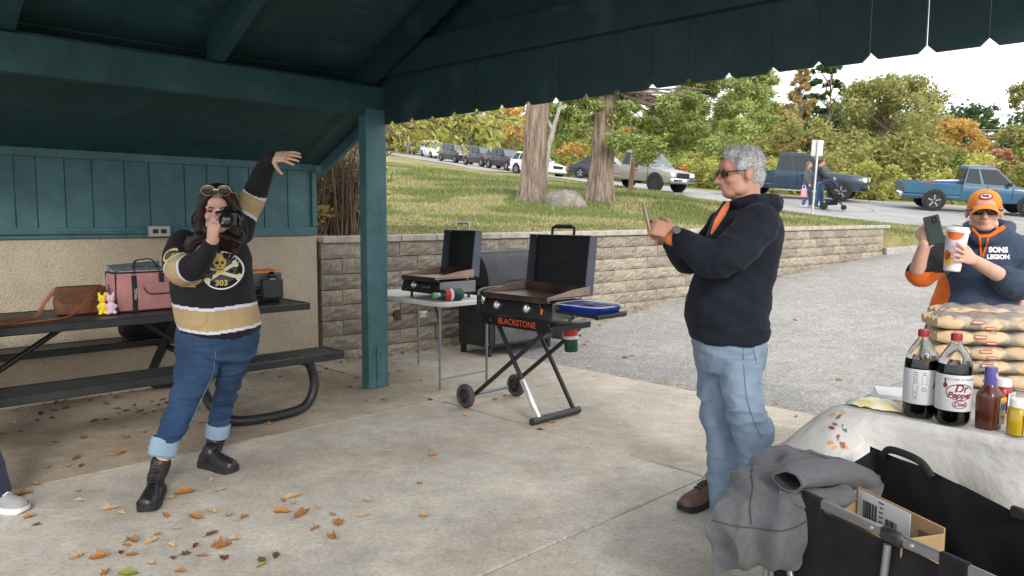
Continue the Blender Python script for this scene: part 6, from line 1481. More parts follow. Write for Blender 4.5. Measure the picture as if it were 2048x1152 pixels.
# ------------------------------------------------------------------ picnic table with expanded metal top
def mat_mesh():
    m, nt, b = nodes('black coated expanded metal'); b.inputs['Roughness'].default_value = .45
    v = stretch(nt, tex(nt, 'Voronoi', Scale=48.0), (1, .45, 1), (0, 0, UA)); n = tex(nt, 'Noise', Scale=6.0, Detail=4.0)
    nt.links.new(mixc(nt, ramp(nt, v.outputs['Distance'], [(.25, (.006, .006, .006)), (.45, (.035, .036, .04))]), (.07, .065, .06), ramp(nt, n.outputs['Fac'], [(.5, 0.0), (.8, .4)])), b.inputs['Base Color']); bump(nt, b, v.outputs['Distance'], .8, .01); return m
M_mesh = mat_mesh(); M_coat = pm('black coated steel', (.022, .023, .026), .38, 0, .3, 9, .2, 70)
pt = thing('picnic_table', 'long black metal mesh picnic table with two benches along the wall', 'picnic table', B(-1.9, -.36))
def plank(name, a0, a1, s0, s1, z, h=.05):
    mb = MB(); bbox(mb, a0, a1, s0, s1, z - .012, z, .003); o = mb.build(name, M_mesh, pt)
    mb = MB()
    for s in (s0, s1): bbox(mb, a0 - .01, a1 + .01, s - .012, s + .012, z - h, z + .004, .006)
    for a in (a0, a1): bbox(mb, a - .012, a + .012, s0, s1, z - h, z + .004, .006)
    mb.build('rim', M_coat, o)
plank('table_top', -4.9, -.62, -.76, .03, .76); plank('bench', -4.9, -.62, .25, .52, .445); plank('bench', -4.9, -.66, -1.24, -.97, .445)
for a0 in (-1.0, -3.6):
    mb = MB(); mb.tube(bez([B(a0 + .08, .40, .41), B(a0 + .17, .41, .36), B(a0 + .20, .42, .2), B(a0 + .12, .43, .07), B(a0 - .06, .43, .036), B(a0 - .30, .41, .036), B(a0 - .42, .36, .06), B(a0 - .50, .28, .16), B(a0 - .50, .12, .32), B(a0 - .42, -.1, .55), B(a0 - .38, -.3, .72)], 6), .034, 14); mb.build('leg', M_coat, pt)
    mb = MB(); mb.tube(bez([B(a0 + .05, -1.12, .41), B(a0 + .17, -1.13, .3), B(a0 + .1, -1.14, .06), B(a0 - .2, -1.14, .036), B(a0 - .45, -1.05, .1), B(a0 - .42, -.7, .5), B(a0 - .38, -.45, .72)], 6), .034, 14); mb.build('leg', M_coat, pt)
for p0, p1 in ((B(-1.72, -.34, .68), B(-1.15, -.34, .26)), (B(-2.22, -.34, .68), B(-2.95, -.34, .2))):
    mb = MB(); mb.tube([p0, p1], .019, 10); mb.build('brace', M_coat, pt)
mb = MB(); mb.tube([B(-1.4, -1.1, .40), B(-1.4, .38, .40)], .024, 10); mb.build('cross_bar', M_coat, pt)
ZT = .766
# brown purse with strap
M_bleath = pm('brown leather', (.12, .045, .02), .5, 0, .35, 9, .3, 60); M_bstrap = pm('tan leather strap', (.30, .115, .055), .5, 0, .25, 9, .2, 60)
pu = thing('purse', 'brown leather crossbody purse with its strap lying on the picnic table', 'purse', B(-2.10, -.36, ZT))
RT = rotz(UA); q = lambda a, s, z: B(-2.10 + a, -.36 + s, ZT + z)
mb = MB(); mb.loft([sring(q(0, 0, z), w, d, 24, 3.2, yaw=UA) for z, w, d in ((0, .135, .05), (.01, .15, .06), (.08, .155, .062), (.15, .148, .05), (.185, .140, .035), (.19, .13, .02))]); mb.build('body', M_bleath, pu)
mb = MB(); bbx = [(x, z) for x, z in ((-.145, .185), (.145, .185), (.15, .12), (.12, .085), (-.12, .085), (-.15, .12))]; mb.prism(bbx, .056, .068, lambda x, z, t: q(x, t, z)); mb.build('flap', M_bleath, pu)
mb = MB(); mb.tube(bez([q(-.14, .0, .17), q(-.20, -.02, .09), q(-.26, .02, .008), q(-.42, .12, .006), q(-.55, .24, .006), q(-.50, .32, .006), q(-.30, .30, .006), q(-.1, .22, .02), q(.02, .14, .12), q(.10, .07, .18)], 6), .013, 8, flat=.3); mb.build('strap', M_bstrap, pu)
# pink cooler bag
M_pink = mat_cloth('dusty pink nylon', (.44, .205, .20), .2, 300, .55, .1); M_webb = pm('black webbing', (.015, .015, .016), .8, 0, .2); M_foil = pm('silver foil lining', (.75, .77, .80), .22, .85, .15, 20, .5, 30)
pk = thing('cooler_bag', 'dusty pink insulated bag with black trim and open foil lining', 'bag', B(-1.72, -.36, ZT)); q = lambda a, s, z: B(-1.72 + a, -.36 + s, ZT + z)
W_, D_, H_ = .205, .12, .27
mb = MB(); mb.loft([sring(q(0, 0, z), W_ * k, D_ * k2, 28, 6, yaw=UA) for z, k, k2 in ((0, .97, .96), (.01, 1, 1), (.12, 1.01, 1.05), (.22, .97, 1.0), (H_, .93, .92))], caps=False); me_ = mb.build('body', M_pink, pk)
mb = MB(); mb.loft([sring(q(0, 0, z), W_ * k, D_ * k, 28, 6, yaw=UA) for z, k in ((H_ - .01, .90), (H_ + .012, .94), (H_ + .03, .80), (H_ - .005, .4))]); mb.build('lining', M_foil, pk)
mb = MB(); mb.loft([[q(-.18, -.10, H_), q(.17, -.10, H_), q(.17, -.105, H_), q(-.18, -.105, H_)], [q(-.20, -.02, H_ + .05), q(.15, -.02, H_ + .07), q(.15, -.025, H_ + .07), q(-.20, -.025, H_ + .05)], [q(-.19, .08, H_ + .02), q(.10, .07, H_ + .05), q(.10, .065, H_ + .05), q(-.19, .075, H_ + .02)]]); mb.build('lid_lining', M_foil, pk)
for z, k in ((.004, 1.0), (H_, .935)):
    mb = MB(); mb.tube(sring(q(0, 0, z), W_ * k, D_ * (k if z < .1 else .93), 28, 6, yaw=UA), .006, 6, loop=True); mb.build('piping', M_webb, pk)
for sx, sy in ((-1, 1), (1, 1), (-1, -1), (1, -1)):
    mb = MB(); mb.tube([q(sx * W_ * .90, sy * D_ * .90, z) for z in (0, .1, .2, H_)], .005, 6); mb.build('corner_piping', M_webb, pk)
for a in (-.07, .11):
    mb = MB(); mb.tube(bez([q(a, D_ * 1.02, .0), q(a, D_ * 1.08, .12), q(a, D_ * 1.0, .25)] if a < 0 else [q(a, D_ * 1.06, .16), q(a, D_ * 1.0, .26)], 4), .017, 6, flat=.18, up=U); mb.build('webbing', M_webb, pk)
mb = MB(); mb.tube(bez([q(-.07, D_ * .96, .26), q(-.05, .08, .34), q(0, .05, .355), q(.07, .07, .35), q(.11, D_ * .96, .26)], 5), .010, 6, flat=.4); mb.build('handle', M_webb, pk)
mb = MB(); mb.prism([(-.01, .12), (.185, .12), (.18, .06), (.15, .045), (.03, .045), (0, .065)], D_ * 1.02, D_ * 1.14, lambda x, z, t: q(x, t, z + .075)); mb.build('pocket_flap', M_pink, pk)
mb = MB(); mb.tube([q(-.01, D_ * 1.14, .165), q(0, D_ * 1.15, .14), q(.03, D_ * 1.15, .118), (q(.15, D_ * 1.15, .118)), q(.18, D_ * 1.15, .135), q(.186, D_ * 1.13, .19)], .004, 5); mb.build('flap_piping', M_webb, pk)
textmesh('TITAN', .026, Mw, 'webbing_text', pk, q(-.07, D_ * 1.10 + .006, .125), (0, 0, -1), U, .002)
# two small plush charms (plain)
for k, (col, a, nm, lb) in enumerate((((.85, .62, .03), -.30, 'yellow', 'small yellow plush charm hanging between purse and pink bag'), ((.72, .52, .62), -.255, 'lilac', 'small lilac plush charm beside the yellow one on the pink bag'))):
    t = thing('plush_charm', lb, 'plush toy', q(a + .02, .14, 0), 0, 'plush charms'); M_pl = mat_cloth(nm + ' plush', col, .12, 120, .95, .4); o = q(a + .02, .145 + k * .02, 0)
    mb = MB(); mb.ell(o + Vector((0, 0, .045)), (.030, .028, .042), None, 14, 10); mb.ell(o + Vector((0, 0, .105)), (.026, .025, .027), None, 14, 10)
    for sx in (-1, 1): mb.ell(o + V * .0 + U * sx * .018 + Vector((0, 0, .135)), (.009, .008, .018), None, 8, 6); mb.ell(o + U * sx * .026 + V * .01 + Vector((0, 0, .055)), (.012, .012, .016), None, 8, 6); mb.ell(o + U * sx * .018 + V * .018 + Vector((0, 0, .012)), (.014, .018, .012), None, 8, 6)
    finish(remesh(mb, .004, 1), 'body', M_pl, t)
    for sx in (-1, 1): mb = MB(); mb.ell(o + U * sx * .010 + V * .022 + Vector((0, 0, .108)), (.003, .003, .004), None, 6, 5); mb.build('eye', M_dark, t)
    mb = MB(); mb.tube([o + Vector((0, 0, .14)), o + V * -.03 + Vector((0, 0, .2))], .003, 5); mb.build('cord', M_webb, t)
# black pouch with cord beside the pink bag; bag on the rear bench
bp = thing('pouch', 'small black pouch with a cord behind the jersey woman', 'pouch', B(-1.42, -.36, ZT)); mb = MB()
mb.ell(B(-1.42, -.36, ZT + .05), (.10, .07, .055), RB, 16, 10); mb.ell(B(-1.36, -.30, ZT + .085), (.04, .04, .035), RB, 12, 8); finish(remesh(mb, .008, 2), 'body', M_webb, bp); mb = MB(); mb.tube(bez([B(-1.40, -.30, ZT + .11), B(-1.45, -.25, ZT + .13), B(-1.52, -.28, ZT + .12), B(-1.5, -.36, ZT + .10)], 5), .004, 5); mb.build('cord', M_black, bp)
bb = thing('duffel_bag', 'black duffel bag on the rear bench under the table top', 'bag', B(-1.35, -1.08, .45)); mb = MB(); mb.loft([sring(B(-1.35 + x, -1.08, .45 + .13), .12 * k, .13 * k, 20, 3, tilt=basis(V, (0, 0, 1), U) ) for x, k in ((-.30, .7), (-.27, .95), (0, 1.0), (.24, .95), (.28, .7))]); finish(remesh(mb, .012, 2), 'body', mat_cloth('black duffel nylon', (.012, .012, .013), .3, 200, .7, .05), bb)
mb = MB(); mb.tube(bez([B(-1.5, -.98, .62), B(-1.45, -.93, .56), B(-1.25, -.93, .56), B(-1.2, -.98, .62)], 5), .012, 6, flat=.4); mb.build('handle', M_webb, bb)
# open tool bag with orange rim and boxed item leaning on it
tb_ = thing('tool_bag', 'open black and grey tool bag with orange rim on the picnic table end', 'tool bag', B(-.86, -.36, ZT)); q = lambda a, s, z: B(-.86 + a, -.36 + s, ZT + z)
M_or = pm('orange rim plastic', (.75, .25, .05), .5, 0, .1); M_tg = mat_cloth('grey blue bag fabric', (.10, .13, .155), .15, 300, .7, .1); M_tk = mat_cloth('black bag fabric', (.012, .013, .014), .3, 300, .7, .05)
mb = MB(); mb.loft([sring(q(0, 0, z), w, d, 28, 7, yaw=UA) for z, w, d in ((0, .155, .125), (.01, .16, .13), (.10, .16, .13), (.225, .155, .125), (.226, .145, .115), (.12, .14, .11))], caps=True); mb.build('body', M_tk, tb_)
mb = MB(); mb.box(q(0, .131, .17), (.30, .006, .10), RB, .002); mb.build('front_panel', M_tg, tb_)
for k in range(3): mb = MB(); mb.box(q(0, .135, .055 + k * .026), (.305, .006, .009), RB, .002); mb.build('webbing', M_tg if k != 1 else M_webb, tb_)
mb = MB(); mb.loft([sring(q(0, 0, z), .156, .127, 28, 7, yaw=UA) if k < 2 else sring(q(0, 0, z), .145, .115, 28, 7, yaw=UA) for k, z in enumerate((.222, .240, .240, .222))], loop=True); mb.build('rim', M_or, tb_)
for a in np.linspace(-.13, .13, 7): mb = MB(); mb.box(q(a, .133, .02), (.034, .008, .036), RB, .003); mb.build('base_ridge', M_black, tb_)
mb = MB(); mb.box(q(-.1, -.02, .245), (.03, .03, .14), frame(U + V * .3, (.25, 0, 1)), .008); mb.build('tool_grip', M_bfr, tb_)
bx = thing('accessory_box', 'small dark grey box leaning on the front of the orange rimmed tool bag', 'box', q(.05, .18, 0)); mb = MB(); mb.box(q(.045, .175, .105), (.165, .06, .145), basis(U, -V, (0, 0, 1)), .004); mb.build('carton', pm('charcoal carton', (.035, .037, .04), .4, 0, .1), bx)
bl_ = thing('trackball', 'glossy black ball resting on top of the dark grey box', 'ball', q(.045, .18, .18)); mb = MB(); mb.ell(q(.045, .185, .205), (.033, .033, .033), None, 18, 12); mb.build('ball', M_bfr, bl_); mb = MB(); mb.lathe([(.02, 0), (.026, .0), (.024, .012), (.016, .014)], 14, q(.045, .185, .178)); mb.build('seat_ring', M_steel, bl_)

# ------------------------------------------------------------------ folding table and small griddle
M_ftop = pm('white blow moulded plastic', (.70, .69, .66), .5, 0, .06); M_gleg = pm('grey powder coated tube', (.20, .215, .23), .4, .5, .1)
ft = thing('folding_table', 'white plastic folding table with grey legs beside the shelter post', 'table', B(.58, -.04))
mb = MB(); mb.loft([sring(B(.58, -.04, z), w, d, 36, 9, yaw=UA) for z, w, d in ((.695, .285, .585), (.70, .305, .605), (.728, .31, .61), (.738, .302, .602), (.738, .2, .4))]); mb.build('top', M_ftop, ft)
mb = MB()
for k in range(3): bbox(mb, .33 + k * .03 - .006, .33 + k * .03 + .010, -.52, -.46, .738, .7395, 0)
mb.build('slot', M_dark, ft)
for s in (-.52, .47):
    for a in (.32, .84):
        mb = MB(); mb.tube([B(a, s, .70), B(a, s, .32)], .013, 10); mb.tube([B(a, s, .33), B(a, s, .31)], .017, 10); mb.tube([B(a, s, .32), B(a, s, .0)], .010, 10); mb.build('leg', M_gleg, ft)
    mb = MB(); mb.tube([B(.32, s, .09), B(.84, s, .09)], .009, 8); mb.build('stretcher', M_gleg, ft)
    mb = MB(); mb.tube([B(.34, s - math.copysign(.02, s), .50), B(.40, s - math.copysign(.16, s), .70)], .007, 6); mb.build('brace', M_black, ft)
def mat_griddle():
    m, nt, b = nodes('seasoned griddle steel'); b.inputs['Roughness'].default_value = .35; b.inputs['Metallic'].default_value = .4
    n = tex(nt, 'Noise', Scale=5.0, Detail=5.0); nt.links.new(ramp(nt, n.outputs['Fac'], [(.35, (.015, .012, .011)), (.65, (.10, .055, .035))]), b.inputs['Base Color']); return m
M_gst = mat_griddle(); M_gside = pm('browned splash guard', (.34, .24, .19), .4, .4, .25, 7); M_gblk = pm('black gloss enamel', (.012, .012, .014), .25, 0, .15); M_lidk = pm('black lid interior', (.008, .008, .012), .5, 0, .3, 4); M_lidg = pm('grey lid edge', (.085, .10, .125), .4, .2, .15); M_knob = pm('brushed silver knob', (.60, .61, .62), .28, .9, .06); M_gsd = pm('grey side steel', (.20, .21, .22), .42, .6, .15)
def griddle(t, a0, a1, s0, s1, zb, zt, lid_h, knobs, text=None):
    L = s1 - s0; am = (a0 + a1) / 2
    mb = MB(); bbox(mb, a0 + .02, a1, s0, s1, zb, zt - .012, .006); mb.build('body', M_gsd, t)
    mb = MB(); mb.prism([(a0 + .02, zt - .010), (a0 - .012, zb + .02), (a0 - .012, zb), (a0 + .02, zb)], s0 - .005, s1 + .005, lambda x, z, k: B(x, k, z)); mb.build('control_panel', M_gblk, t)
    n_ = Vector((-(zt - zb - .03), 0, .032)).normalized(); PN = (U * n_.x + Vector((0, 0, n_.z))).normalized()
    for s in knobs:
        o = B(a0 + .003, s, (zb + zt) / 2 + .005); KM = frame(V, PN); mb = MB(); mb.lathe([(.033, 0), (.033, .012), (.028, .02), (.024, .022), (.0, .022)], 20, o, KM); kn = mb.build('knob', M_knob, t)
        mb = MB(); mb.box(o + PN * .026, (.046, .013, .016), KM, .004); mb.build('grip', M_knob, kn)
    # cooking plate, guards
    mb = MB(); bbox(mb, a0 - .015, a1 - .01, s0 + .01, s1 - .01, zt + .015, zt + .027, .003); pl = mb.build('griddle_plate', M_gst, t)
    mb = MB(); bbox(mb, a0 - .02, a0 - .012, s0 + .01, s1 - .01, zt - .012, zt + .03, .002); mb.build('grease_lip', M_gst, pl)
    for s in (s0 + .01, s1 - .016):
        mb = MB(); mb.prism([(a0 - .015, zt + .012), (a1 - .01, zt + .012), (a1 - .01, zt + .085), (a0 + (a1 - a0) * .55, zt + .07), (a0 - .015, zt + .03)], s, s + .006, lambda x, z, k: B(x, k, z)); mb.build('splash_guard', M_gside, pl)
    mb = MB(); bbox(mb, a1 - .016, a1 - .01, s0 + .017, s1 - .017, zt + .02, zt + .085, .001); mb.build('rear_guard', M_gst, pl)
    for s in (s0 + .06, s1 - .06):
        for a in (a0 + .05, a1 - .05): mb = MB(); mb.tube([B(a, s, zt - .014), B(a, s, zt + .016)], .008, 8); mb.build('plate_foot', M_steel, t)
    # open lid leaning back: a shallow box, open towards the front
    tl = R(6); up = (Vector((0, 0, 1)) * math.cos(tl) + U * math.sin(tl)); fr = (U * math.cos(tl) - Vector((0, 0, 1)) * math.sin(tl)); o = B(a1 + .0, (s0 + s1) / 2 - .035, zt + .015); q = lambda x, y, z: o + V * x + fr * y + up * z; h = L / 2 - .032; dp = .085
    LM = basis(V, fr, up)
    mb = MB(); mb.box(q(0, dp, lid_h / 2), (2 * h, .008, lid_h), LM, .002); ld = mb.build('lid', M_lidk, t)
    for sx in (-1, 1):
        mb = MB(); mb.prism([(-.0, .02), (dp + .004, .0), (dp + .004, lid_h - .02), (dp - .02, lid_h), (.01, lid_h)], sx * h - .004, sx * h + .004, lambda y, z, k: q(k, y, z)); mb.build('lid_side', M_lidg, ld)
    mb = MB(); mb.box(q(0, dp / 2 + .005, lid_h), (2 * h + .008, dp, .008), LM, .002); mb.build('lid_top', M_lidg, ld)
    for sx in (-1, 1): mb = MB(); mb.tube([q(sx * h * .9, dp - .006, lid_h * (.08 if sx < 0 else .08)), q(-sx * h * .9, dp - .006, lid_h * .92)], .002, 5, flat=.6); mb.build('lid_crease', M_lidk, ld)
    mb = MB(); hw = h * .36; mb.tube(bez([q(-hw, .05, lid_h), q(-hw, .05, lid_h + .045), q(-hw * .75, .05, lid_h + .068), q(hw * .75, .05, lid_h + .068), q(hw, .05, lid_h + .045), q(hw, .05, lid_h)], 6), .0105, 10); hd = mb.build('lid_handle', M_steel if len(knobs) == 1 else M_black, ld)
    if len(knobs) > 1: mb = MB(); mb.tube([q(-hw * .7, .05, lid_h + .069), q(hw * .7, .05, lid_h + .069)], .017, 12); mb.build('grip', M_black, hd)
    return PN
sg1 = thing('griddle', 'small tabletop griddle with one knob and raised lid on the folding table', 'griddle', B(.56, .17, .74))
PN = griddle(sg1, .34, .76, -.07, .42, .79, .90, .40, (.10,))
textmesh('BLACKSTONE', .018, pm('grey lettering', (.35, .36, .37), .5, 0, 0), 'front_lettering', sg1, B(.345, .27, .838) + PN * .0, V, (-PN.cross(V)) if (-PN.cross(V)).z > 0 else PN.cross(V), .012)
for a in (.40, .72):
    for s in (-.02, .37): mb = MB(); mb.tube([B(a, s, .739), B(a, s, .792)], .012, 8); mb.build('foot', M_black, sg1)
M_pgreen = pm('dark green propane steel', (.012, .06, .045), .3, .2, .1); M_pred = pm('red label band', (.55, .03, .03), .45, 0, .15); M_pwht = pm('white label band', (.70, .70, .68), .45, 0, .15)
def propane(label, base, axis, group=None):
    t = thing('propane_cylinder', label, 'propane cylinder', base, 0, 'green propane cylinders'); M = frame(Vector(axis).orthogonal(), axis); b = Vector(base)
    mb = MB(); mb.lathe([(.0, 0), (.045, 0), (.0495, .008), (.0495, .05), (.049, .155), (.043, .18), (.028, .193), (.02, .197)], 24, b, M); bd = mb.build('body', M_pgreen, t)
    mb = MB(); mb.lathe([(.0499, .115), (.0503, .12), (.0503, .158), (.0497, .16)], 24, b, M, caps=False); mb.build('red_band', M_pred, bd); mb = MB(); mb.lathe([(.0499, .092), (.0502, .094), (.0502, .114), (.0499, .115)], 24, b, M, caps=False); mb.build('white_band', M_pwht, bd)
    mb = MB(); mb.lathe([(.02, .195), (.022, .2), (.022, .225), (.012, .228), (.012, .245), (.0, .245)], 16, b, M); mb.build('valve', M_steel, t); return t
c = B(.42, .545, .795); propane('green propane cylinder lying on its side on the folding table', c + U * .10 + V * -.03 + Vector((0, 0, -.005)), (-U * .95 - V * .25))
mb = MB(); mb.lathe([(.0, .0), (.022, .0), (.026, .02), (.02, .035), (.012, .04)], 16, B(.30, .46, .79), frame((0, 0, 1), (-U * .95 - V * .25))); tg = mb.build('green_valve', pm('pale green cap', (.15, .42, .22), .5, 0, .1), None); tag(tg, 'pale green regulator knob on the small griddle hose', 'regulator')
tg.parent = sg1; tg.matrix_parent_inverse = WM[sg1.name].inverted()
for k_ in ('label', 'category'): del tg[k_]

# ------------------------------------------------------------------ griddle cart
gc = thing('griddle_cart', 'black griddle on a crossed leg cart with lid up and orange lettering', 'griddle', B(.36, 1.5))
A0, A1, S0, S1 = .14, .57, 1.215, 1.875
PN = griddle(gc, A0, A1, S0, S1, .735, .862, .425, (1.36, 1.66))
mb = MB(); bbox(mb, A0 - .012, A0 - .004, S0 - .004, S1 + .004, .655, .733, .002); fpn = mb.build('lower_panel', M_gblk, gc)
textmesh('BLACKSTONE', .060, pm('orange red lettering', (.60, .09, .025), .5, 0, .1), 'lettering', fpn, B(A0 - .013, 1.57, .694), V, (0, 0, 1), .002, bold=.0008)
mb = MB(); mb.lathe([(.010, -.002), (.010, .002)], 14, B(A0 - .014, 1.305, .69), frame(V, -U)); mb.build('flame_mark', pm('dark red mark', (.25, .03, .02), .5, 0, 0), fpn)
mb = MB(); bbox(mb, A0 + .01, A1, S0, S1, .655, .70, .004); mb.build('drip_frame', M_gblk, gc)
for a, rev in ((A0 + .035, 0), (A1 - .03, 1)):
    L1 = [B(a, 1.33, .66), B(a, 1.745, .045)]; L2 = [B(a + .02, 1.80, .66), B(a + .02, 1.05, .085)]
    mb = MB(); mb.box((L1[0] + L1[1]) / 2, (.028, .028, (L1[1] - L1[0]).length), frame(U, L1[0] - L1[1]), .005); lg = mb.build('leg', M_black, gc)
    if not rev: p = L1[0].lerp(L1[1], .60); mb = MB(); mb.box((p + L1[1]) / 2, (.032, .032, (L1[1] - p).length), frame(U, p - L1[1]), .004); mb.build('bare_steel_sleeve', pm('bare steel sleeve', (.66, .66, .65), .3, .7, .1), lg)
    mb = MB(); mb.box((L2[0] + L2[1]) / 2, (.028, .028, (L2[1] - L2[0]).length), frame(U, L2[0] - L2[1]), .005); mb.build('leg', M_black, gc)
mb = MB(); mb.tube([B(A0 - .03, 1.745, .03), B(A1 + .03, 1.745, .03)], .026, 14); mb.build('foot_bar', M_coat, gc)
mb = MB(); mb.tube([B(A0 - .0, 1.05, .088), B(A1 + .04, 1.05, .088)], .013, 10); mb.build('axle', M_gleg, gc)
for a in (A0 - .035, A1 + .065):
    mb = MB(); WMx = basis(V, (0, 0, 1), U); mb.lathe([(.055, -.022), (.082, -.022), (.09, -.012), (.09, .012), (.082, .022), (.055, .022), (.055, -.022)], 26, B(a, 1.05, .09), WMx, caps=False); wh = mb.build('wheel', pm('grey plastic tyre', (.06, .06, .06), .7, 0, .2), gc)
    mb = MB(); mb.lathe([(.0, -.016), (.02, -.02), (.024, -.016), (.057, -.010), (.057, .010), (.024, .016), (.0, .018)], 20, B(a, 1.05, .09), WMx)
    for k in range(6): an = k * math.pi / 3; mb.box(B(a, 1.05, .09) + V * math.cos(an) * .04 + Vector((0, 0, math.sin(an) * .04)), (.045, .012, .036), basis(V * math.cos(an) + Vector((0, 0, math.sin(an))), V * -math.sin(an) + Vector((0, 0, math.cos(an))), U), .002)
    mb.build('hub', M_black, wh)
# side handle rails and tray shelf
mb = MB(); mb.tube(bez([B(A0 + .01, S0 - .01, .80), B(A0 + .0, S0 - .05, .85), B(A0 + .02, S0 - .06, .895), B(A0 + .2, S0 - .06, .905), B(A1, S0 - .05, .90)], 5), .011, 8); mb.build('side_handle', M_gsd, gc)
mb = MB(); mb.box(B(A0 - .005, S0 - .045, .80), (.03, .035, .12), RB, .006); mb.build('bracket', M_black, gc)
mb = MB()
for a in (A0 + .07, A1 - .06): mb.tube([B(a, S1, .80), B(a, S1 + .34, .79)], .012, 8)
mb.tube([B(A0 + .07, S1 + .34, .79), B(A1 - .06, S1 + .34, .79)], .018, 10); mb.build('shelf_rail', M_black, gc)
mb = MB(); bbox(mb, A0 + .09, A1 - .08, S1 + .01, S1 + .33, .785, .793, .002); mb.build('shelf', M_gsd, gc)
mb = MB(); mb.box(B(A0 + .0, 1.80, .79), (.012, .02, .05), RB, .003); o_ = mb.build('igniter', pm('orange lighter', (.75, .16, .03), .4, 0, .1), gc); mb = MB(); mb.tube([B(A0 - .0, 1.79, .815), B(A0 - .005, 1.765, .90)], .006, 6); mb.build('igniter_arm', M_black, o_)
mb = MB(); mb.tube(bez([B(A0 + .1, S1 + .01, .80), B(A0 + .12, S1 + .08, .78), B(A0 + .2, S1 + .03, .74), B(.44, 1.74, .735)], 5), .007, 6); mb.build('gas_hose', M_black, gc)
propane('green propane cylinder with red band hanging below the griddle cart shelf', B(.52, 1.735, .47), (-.05, 0, 1))
tr = thing('baking_tray', 'deep blue roasting tray with white inside on the griddle cart shelf', 'tray', B(.36, 2.03, .794)); q = lambda a, s, z: B(.36 + a, 2.03 + s, .794 + z)
mb = MB(); mb.loft([sring(q(0, 0, z), w, d, 32, 6, yaw=UA) for z, w, d in ((0, .125, .165), (.005, .13, .17), (.055, .15, .195))], caps=True); mb.build('outer', pm('cobalt blue enamel', (.012, .045, .36), .25, 0, .15), tr)
mb = MB(); mb.loft([sring(q(0, 0, z), w, d, 32, 6, yaw=UA) for z, w, d in ((.054, .158, .205), (.060, .158, .205), (.058, .146, .19), (.035, .13, .17))], caps=True); mb.build('rim', pm('white enamel', (.75, .76, .76), .25, 0, .05), tr)
ut = thing('spatula', 'metal spatula lying across the blue tray', 'spatula', q(.0, .1, .06)); mb = MB(); mb.box(q(-.02, .16, .068), (.018, .22, .008), basis(U, -V, (0, 0, 1)), .003); mb.box(q(-.02, .02, .066), (.07, .10, .003), basis(U, -V, (0, 0, 1)), .001); mb.build('blade', M_gsd, ut)

# ------------------------------------------------------------------ old smoker by the wall
M_smk = pm('weathered black smoker steel', (.035, .037, .040), .38, .3, .45, 4, .2, 50); M_smp = pm('dull galvanised panel', (.12, .12, .118), .5, .5, .3, 6)
sm = thing('smoker', 'weathered black barrel smoker on a cabinet against the retaining wall', 'smoker', B(2.05, -.55)); q = lambda a, s, z: B(2.05 + a, -.55 + s, z)
mb = MB(); mb.box(q(0, 0, .40), (.95, .50, .60), RB, .01); mb.build('cabinet', M_smk, sm)
mb = MB(); mb.box(q(-.02, .254, .36), (.78, .012, .46), RB, .004); mb.build('front_panel', M_smp, sm)
prof = [(.27 * math.cos(t), .74 + .345 * math.sin(t)) for t in np.linspace(0, math.pi, 15)]
mb = MB(); mb.prism(prof, -.50, .50, lambda s, z, a: q(a, s, z)); mb.build('hood', M_smk, sm)
for a in (-.508, .508): mb = MB(); mb.prism([(.285 * math.cos(t), .73 + .365 * math.sin(t)) for t in np.linspace(0, math.pi, 15)], a - .010, a + .010, lambda s, z, a_: q(a_, s, z)); mb.build('hood_rim', M_black, sm)
mb = MB(); mb.box(q(0, .29, .73), (.6, .03, .04), RB, .01); mb.build('hood_handle', M_smp, sm)
mb = MB(); mb.box(q(.1, .262, .74), (.74, .012, .10), RB, .004); mb.build('gap_shade_strip', M_dark, sm)  # solid dark strip stands in for the shade of the open gap
for a in (-.44, .44):
    for s in (-.2, .2): mb = MB(); mb.box(q(a, s, .055), (.05, .05, .11), RB, .005); mb.build('leg', M_black, sm)
mb = MB(); mb.box(q(.62, .05, .38), (.05, .46, .62), RB, .005); mb.build('side_board', pm('grey brown board', (.10, .09, .08), .7, 0, .2), sm)
# ------------------------------------------------------------------ food table with its cloth
TA0, TA1, TS0, TS1, TZ = -.74, .06, 4.15, 5.98, .735
ftb = thing('food_table', 'folding food table under the pale autumn print cloth', 'table', B(-.34, 5.0))
mb = MB(); bbox(mb, TA0 + .01, TA1 - .01, TS0 + .01, TS1 - .01, TZ - .045, TZ - .004, .01); mb.build('top', M_ftop, ftb)
for s in (TS0 + .25, TS1 - .25):
    for a in (TA0 + .1, TA1 - .1): mb = MB(); mb.tube([B(a, s, TZ - .045), B(a, s, 0)], .013, 8); mb.build('leg', M_gleg, ftb)
def mat_tablecloth():
    m, nt, b = nodes('pale plastic tablecloth'); b.inputs['Roughness'].default_value = .38; b.inputs['Specular IOR Level'].default_value = .45
    n = tex(nt, 'Noise', Scale=3.0, Detail=4.0); w = tex(nt, 'Noise', Scale=5.0, Detail=4.0, Distortion=.3)
    nt.links.new(ramp(nt, n.outputs['Fac'], [(.3, (.50, .49, .465)), (.7, (.60, .59, .565))]), b.inputs['Base Color']); bump(nt, b, w.outputs['Fac'], .7, .04)
    t = nt.nodes.new('ShaderNodeBsdfTranslucent'); t.inputs['Color'].default_value = (.7, .69, .66, 1); mx = nt.nodes.new('ShaderNodeMixShader'); mx.inputs[0].default_value = .15
    o = nt.nodes['Material Output']; nt.links.new(b.outputs[0], mx.inputs[1]); nt.links.new(t.outputs[0], mx.inputs[2]); nt.links.new(mx.outputs[0], o.inputs['Surface']); return m
M_tc = mat_tablecloth()
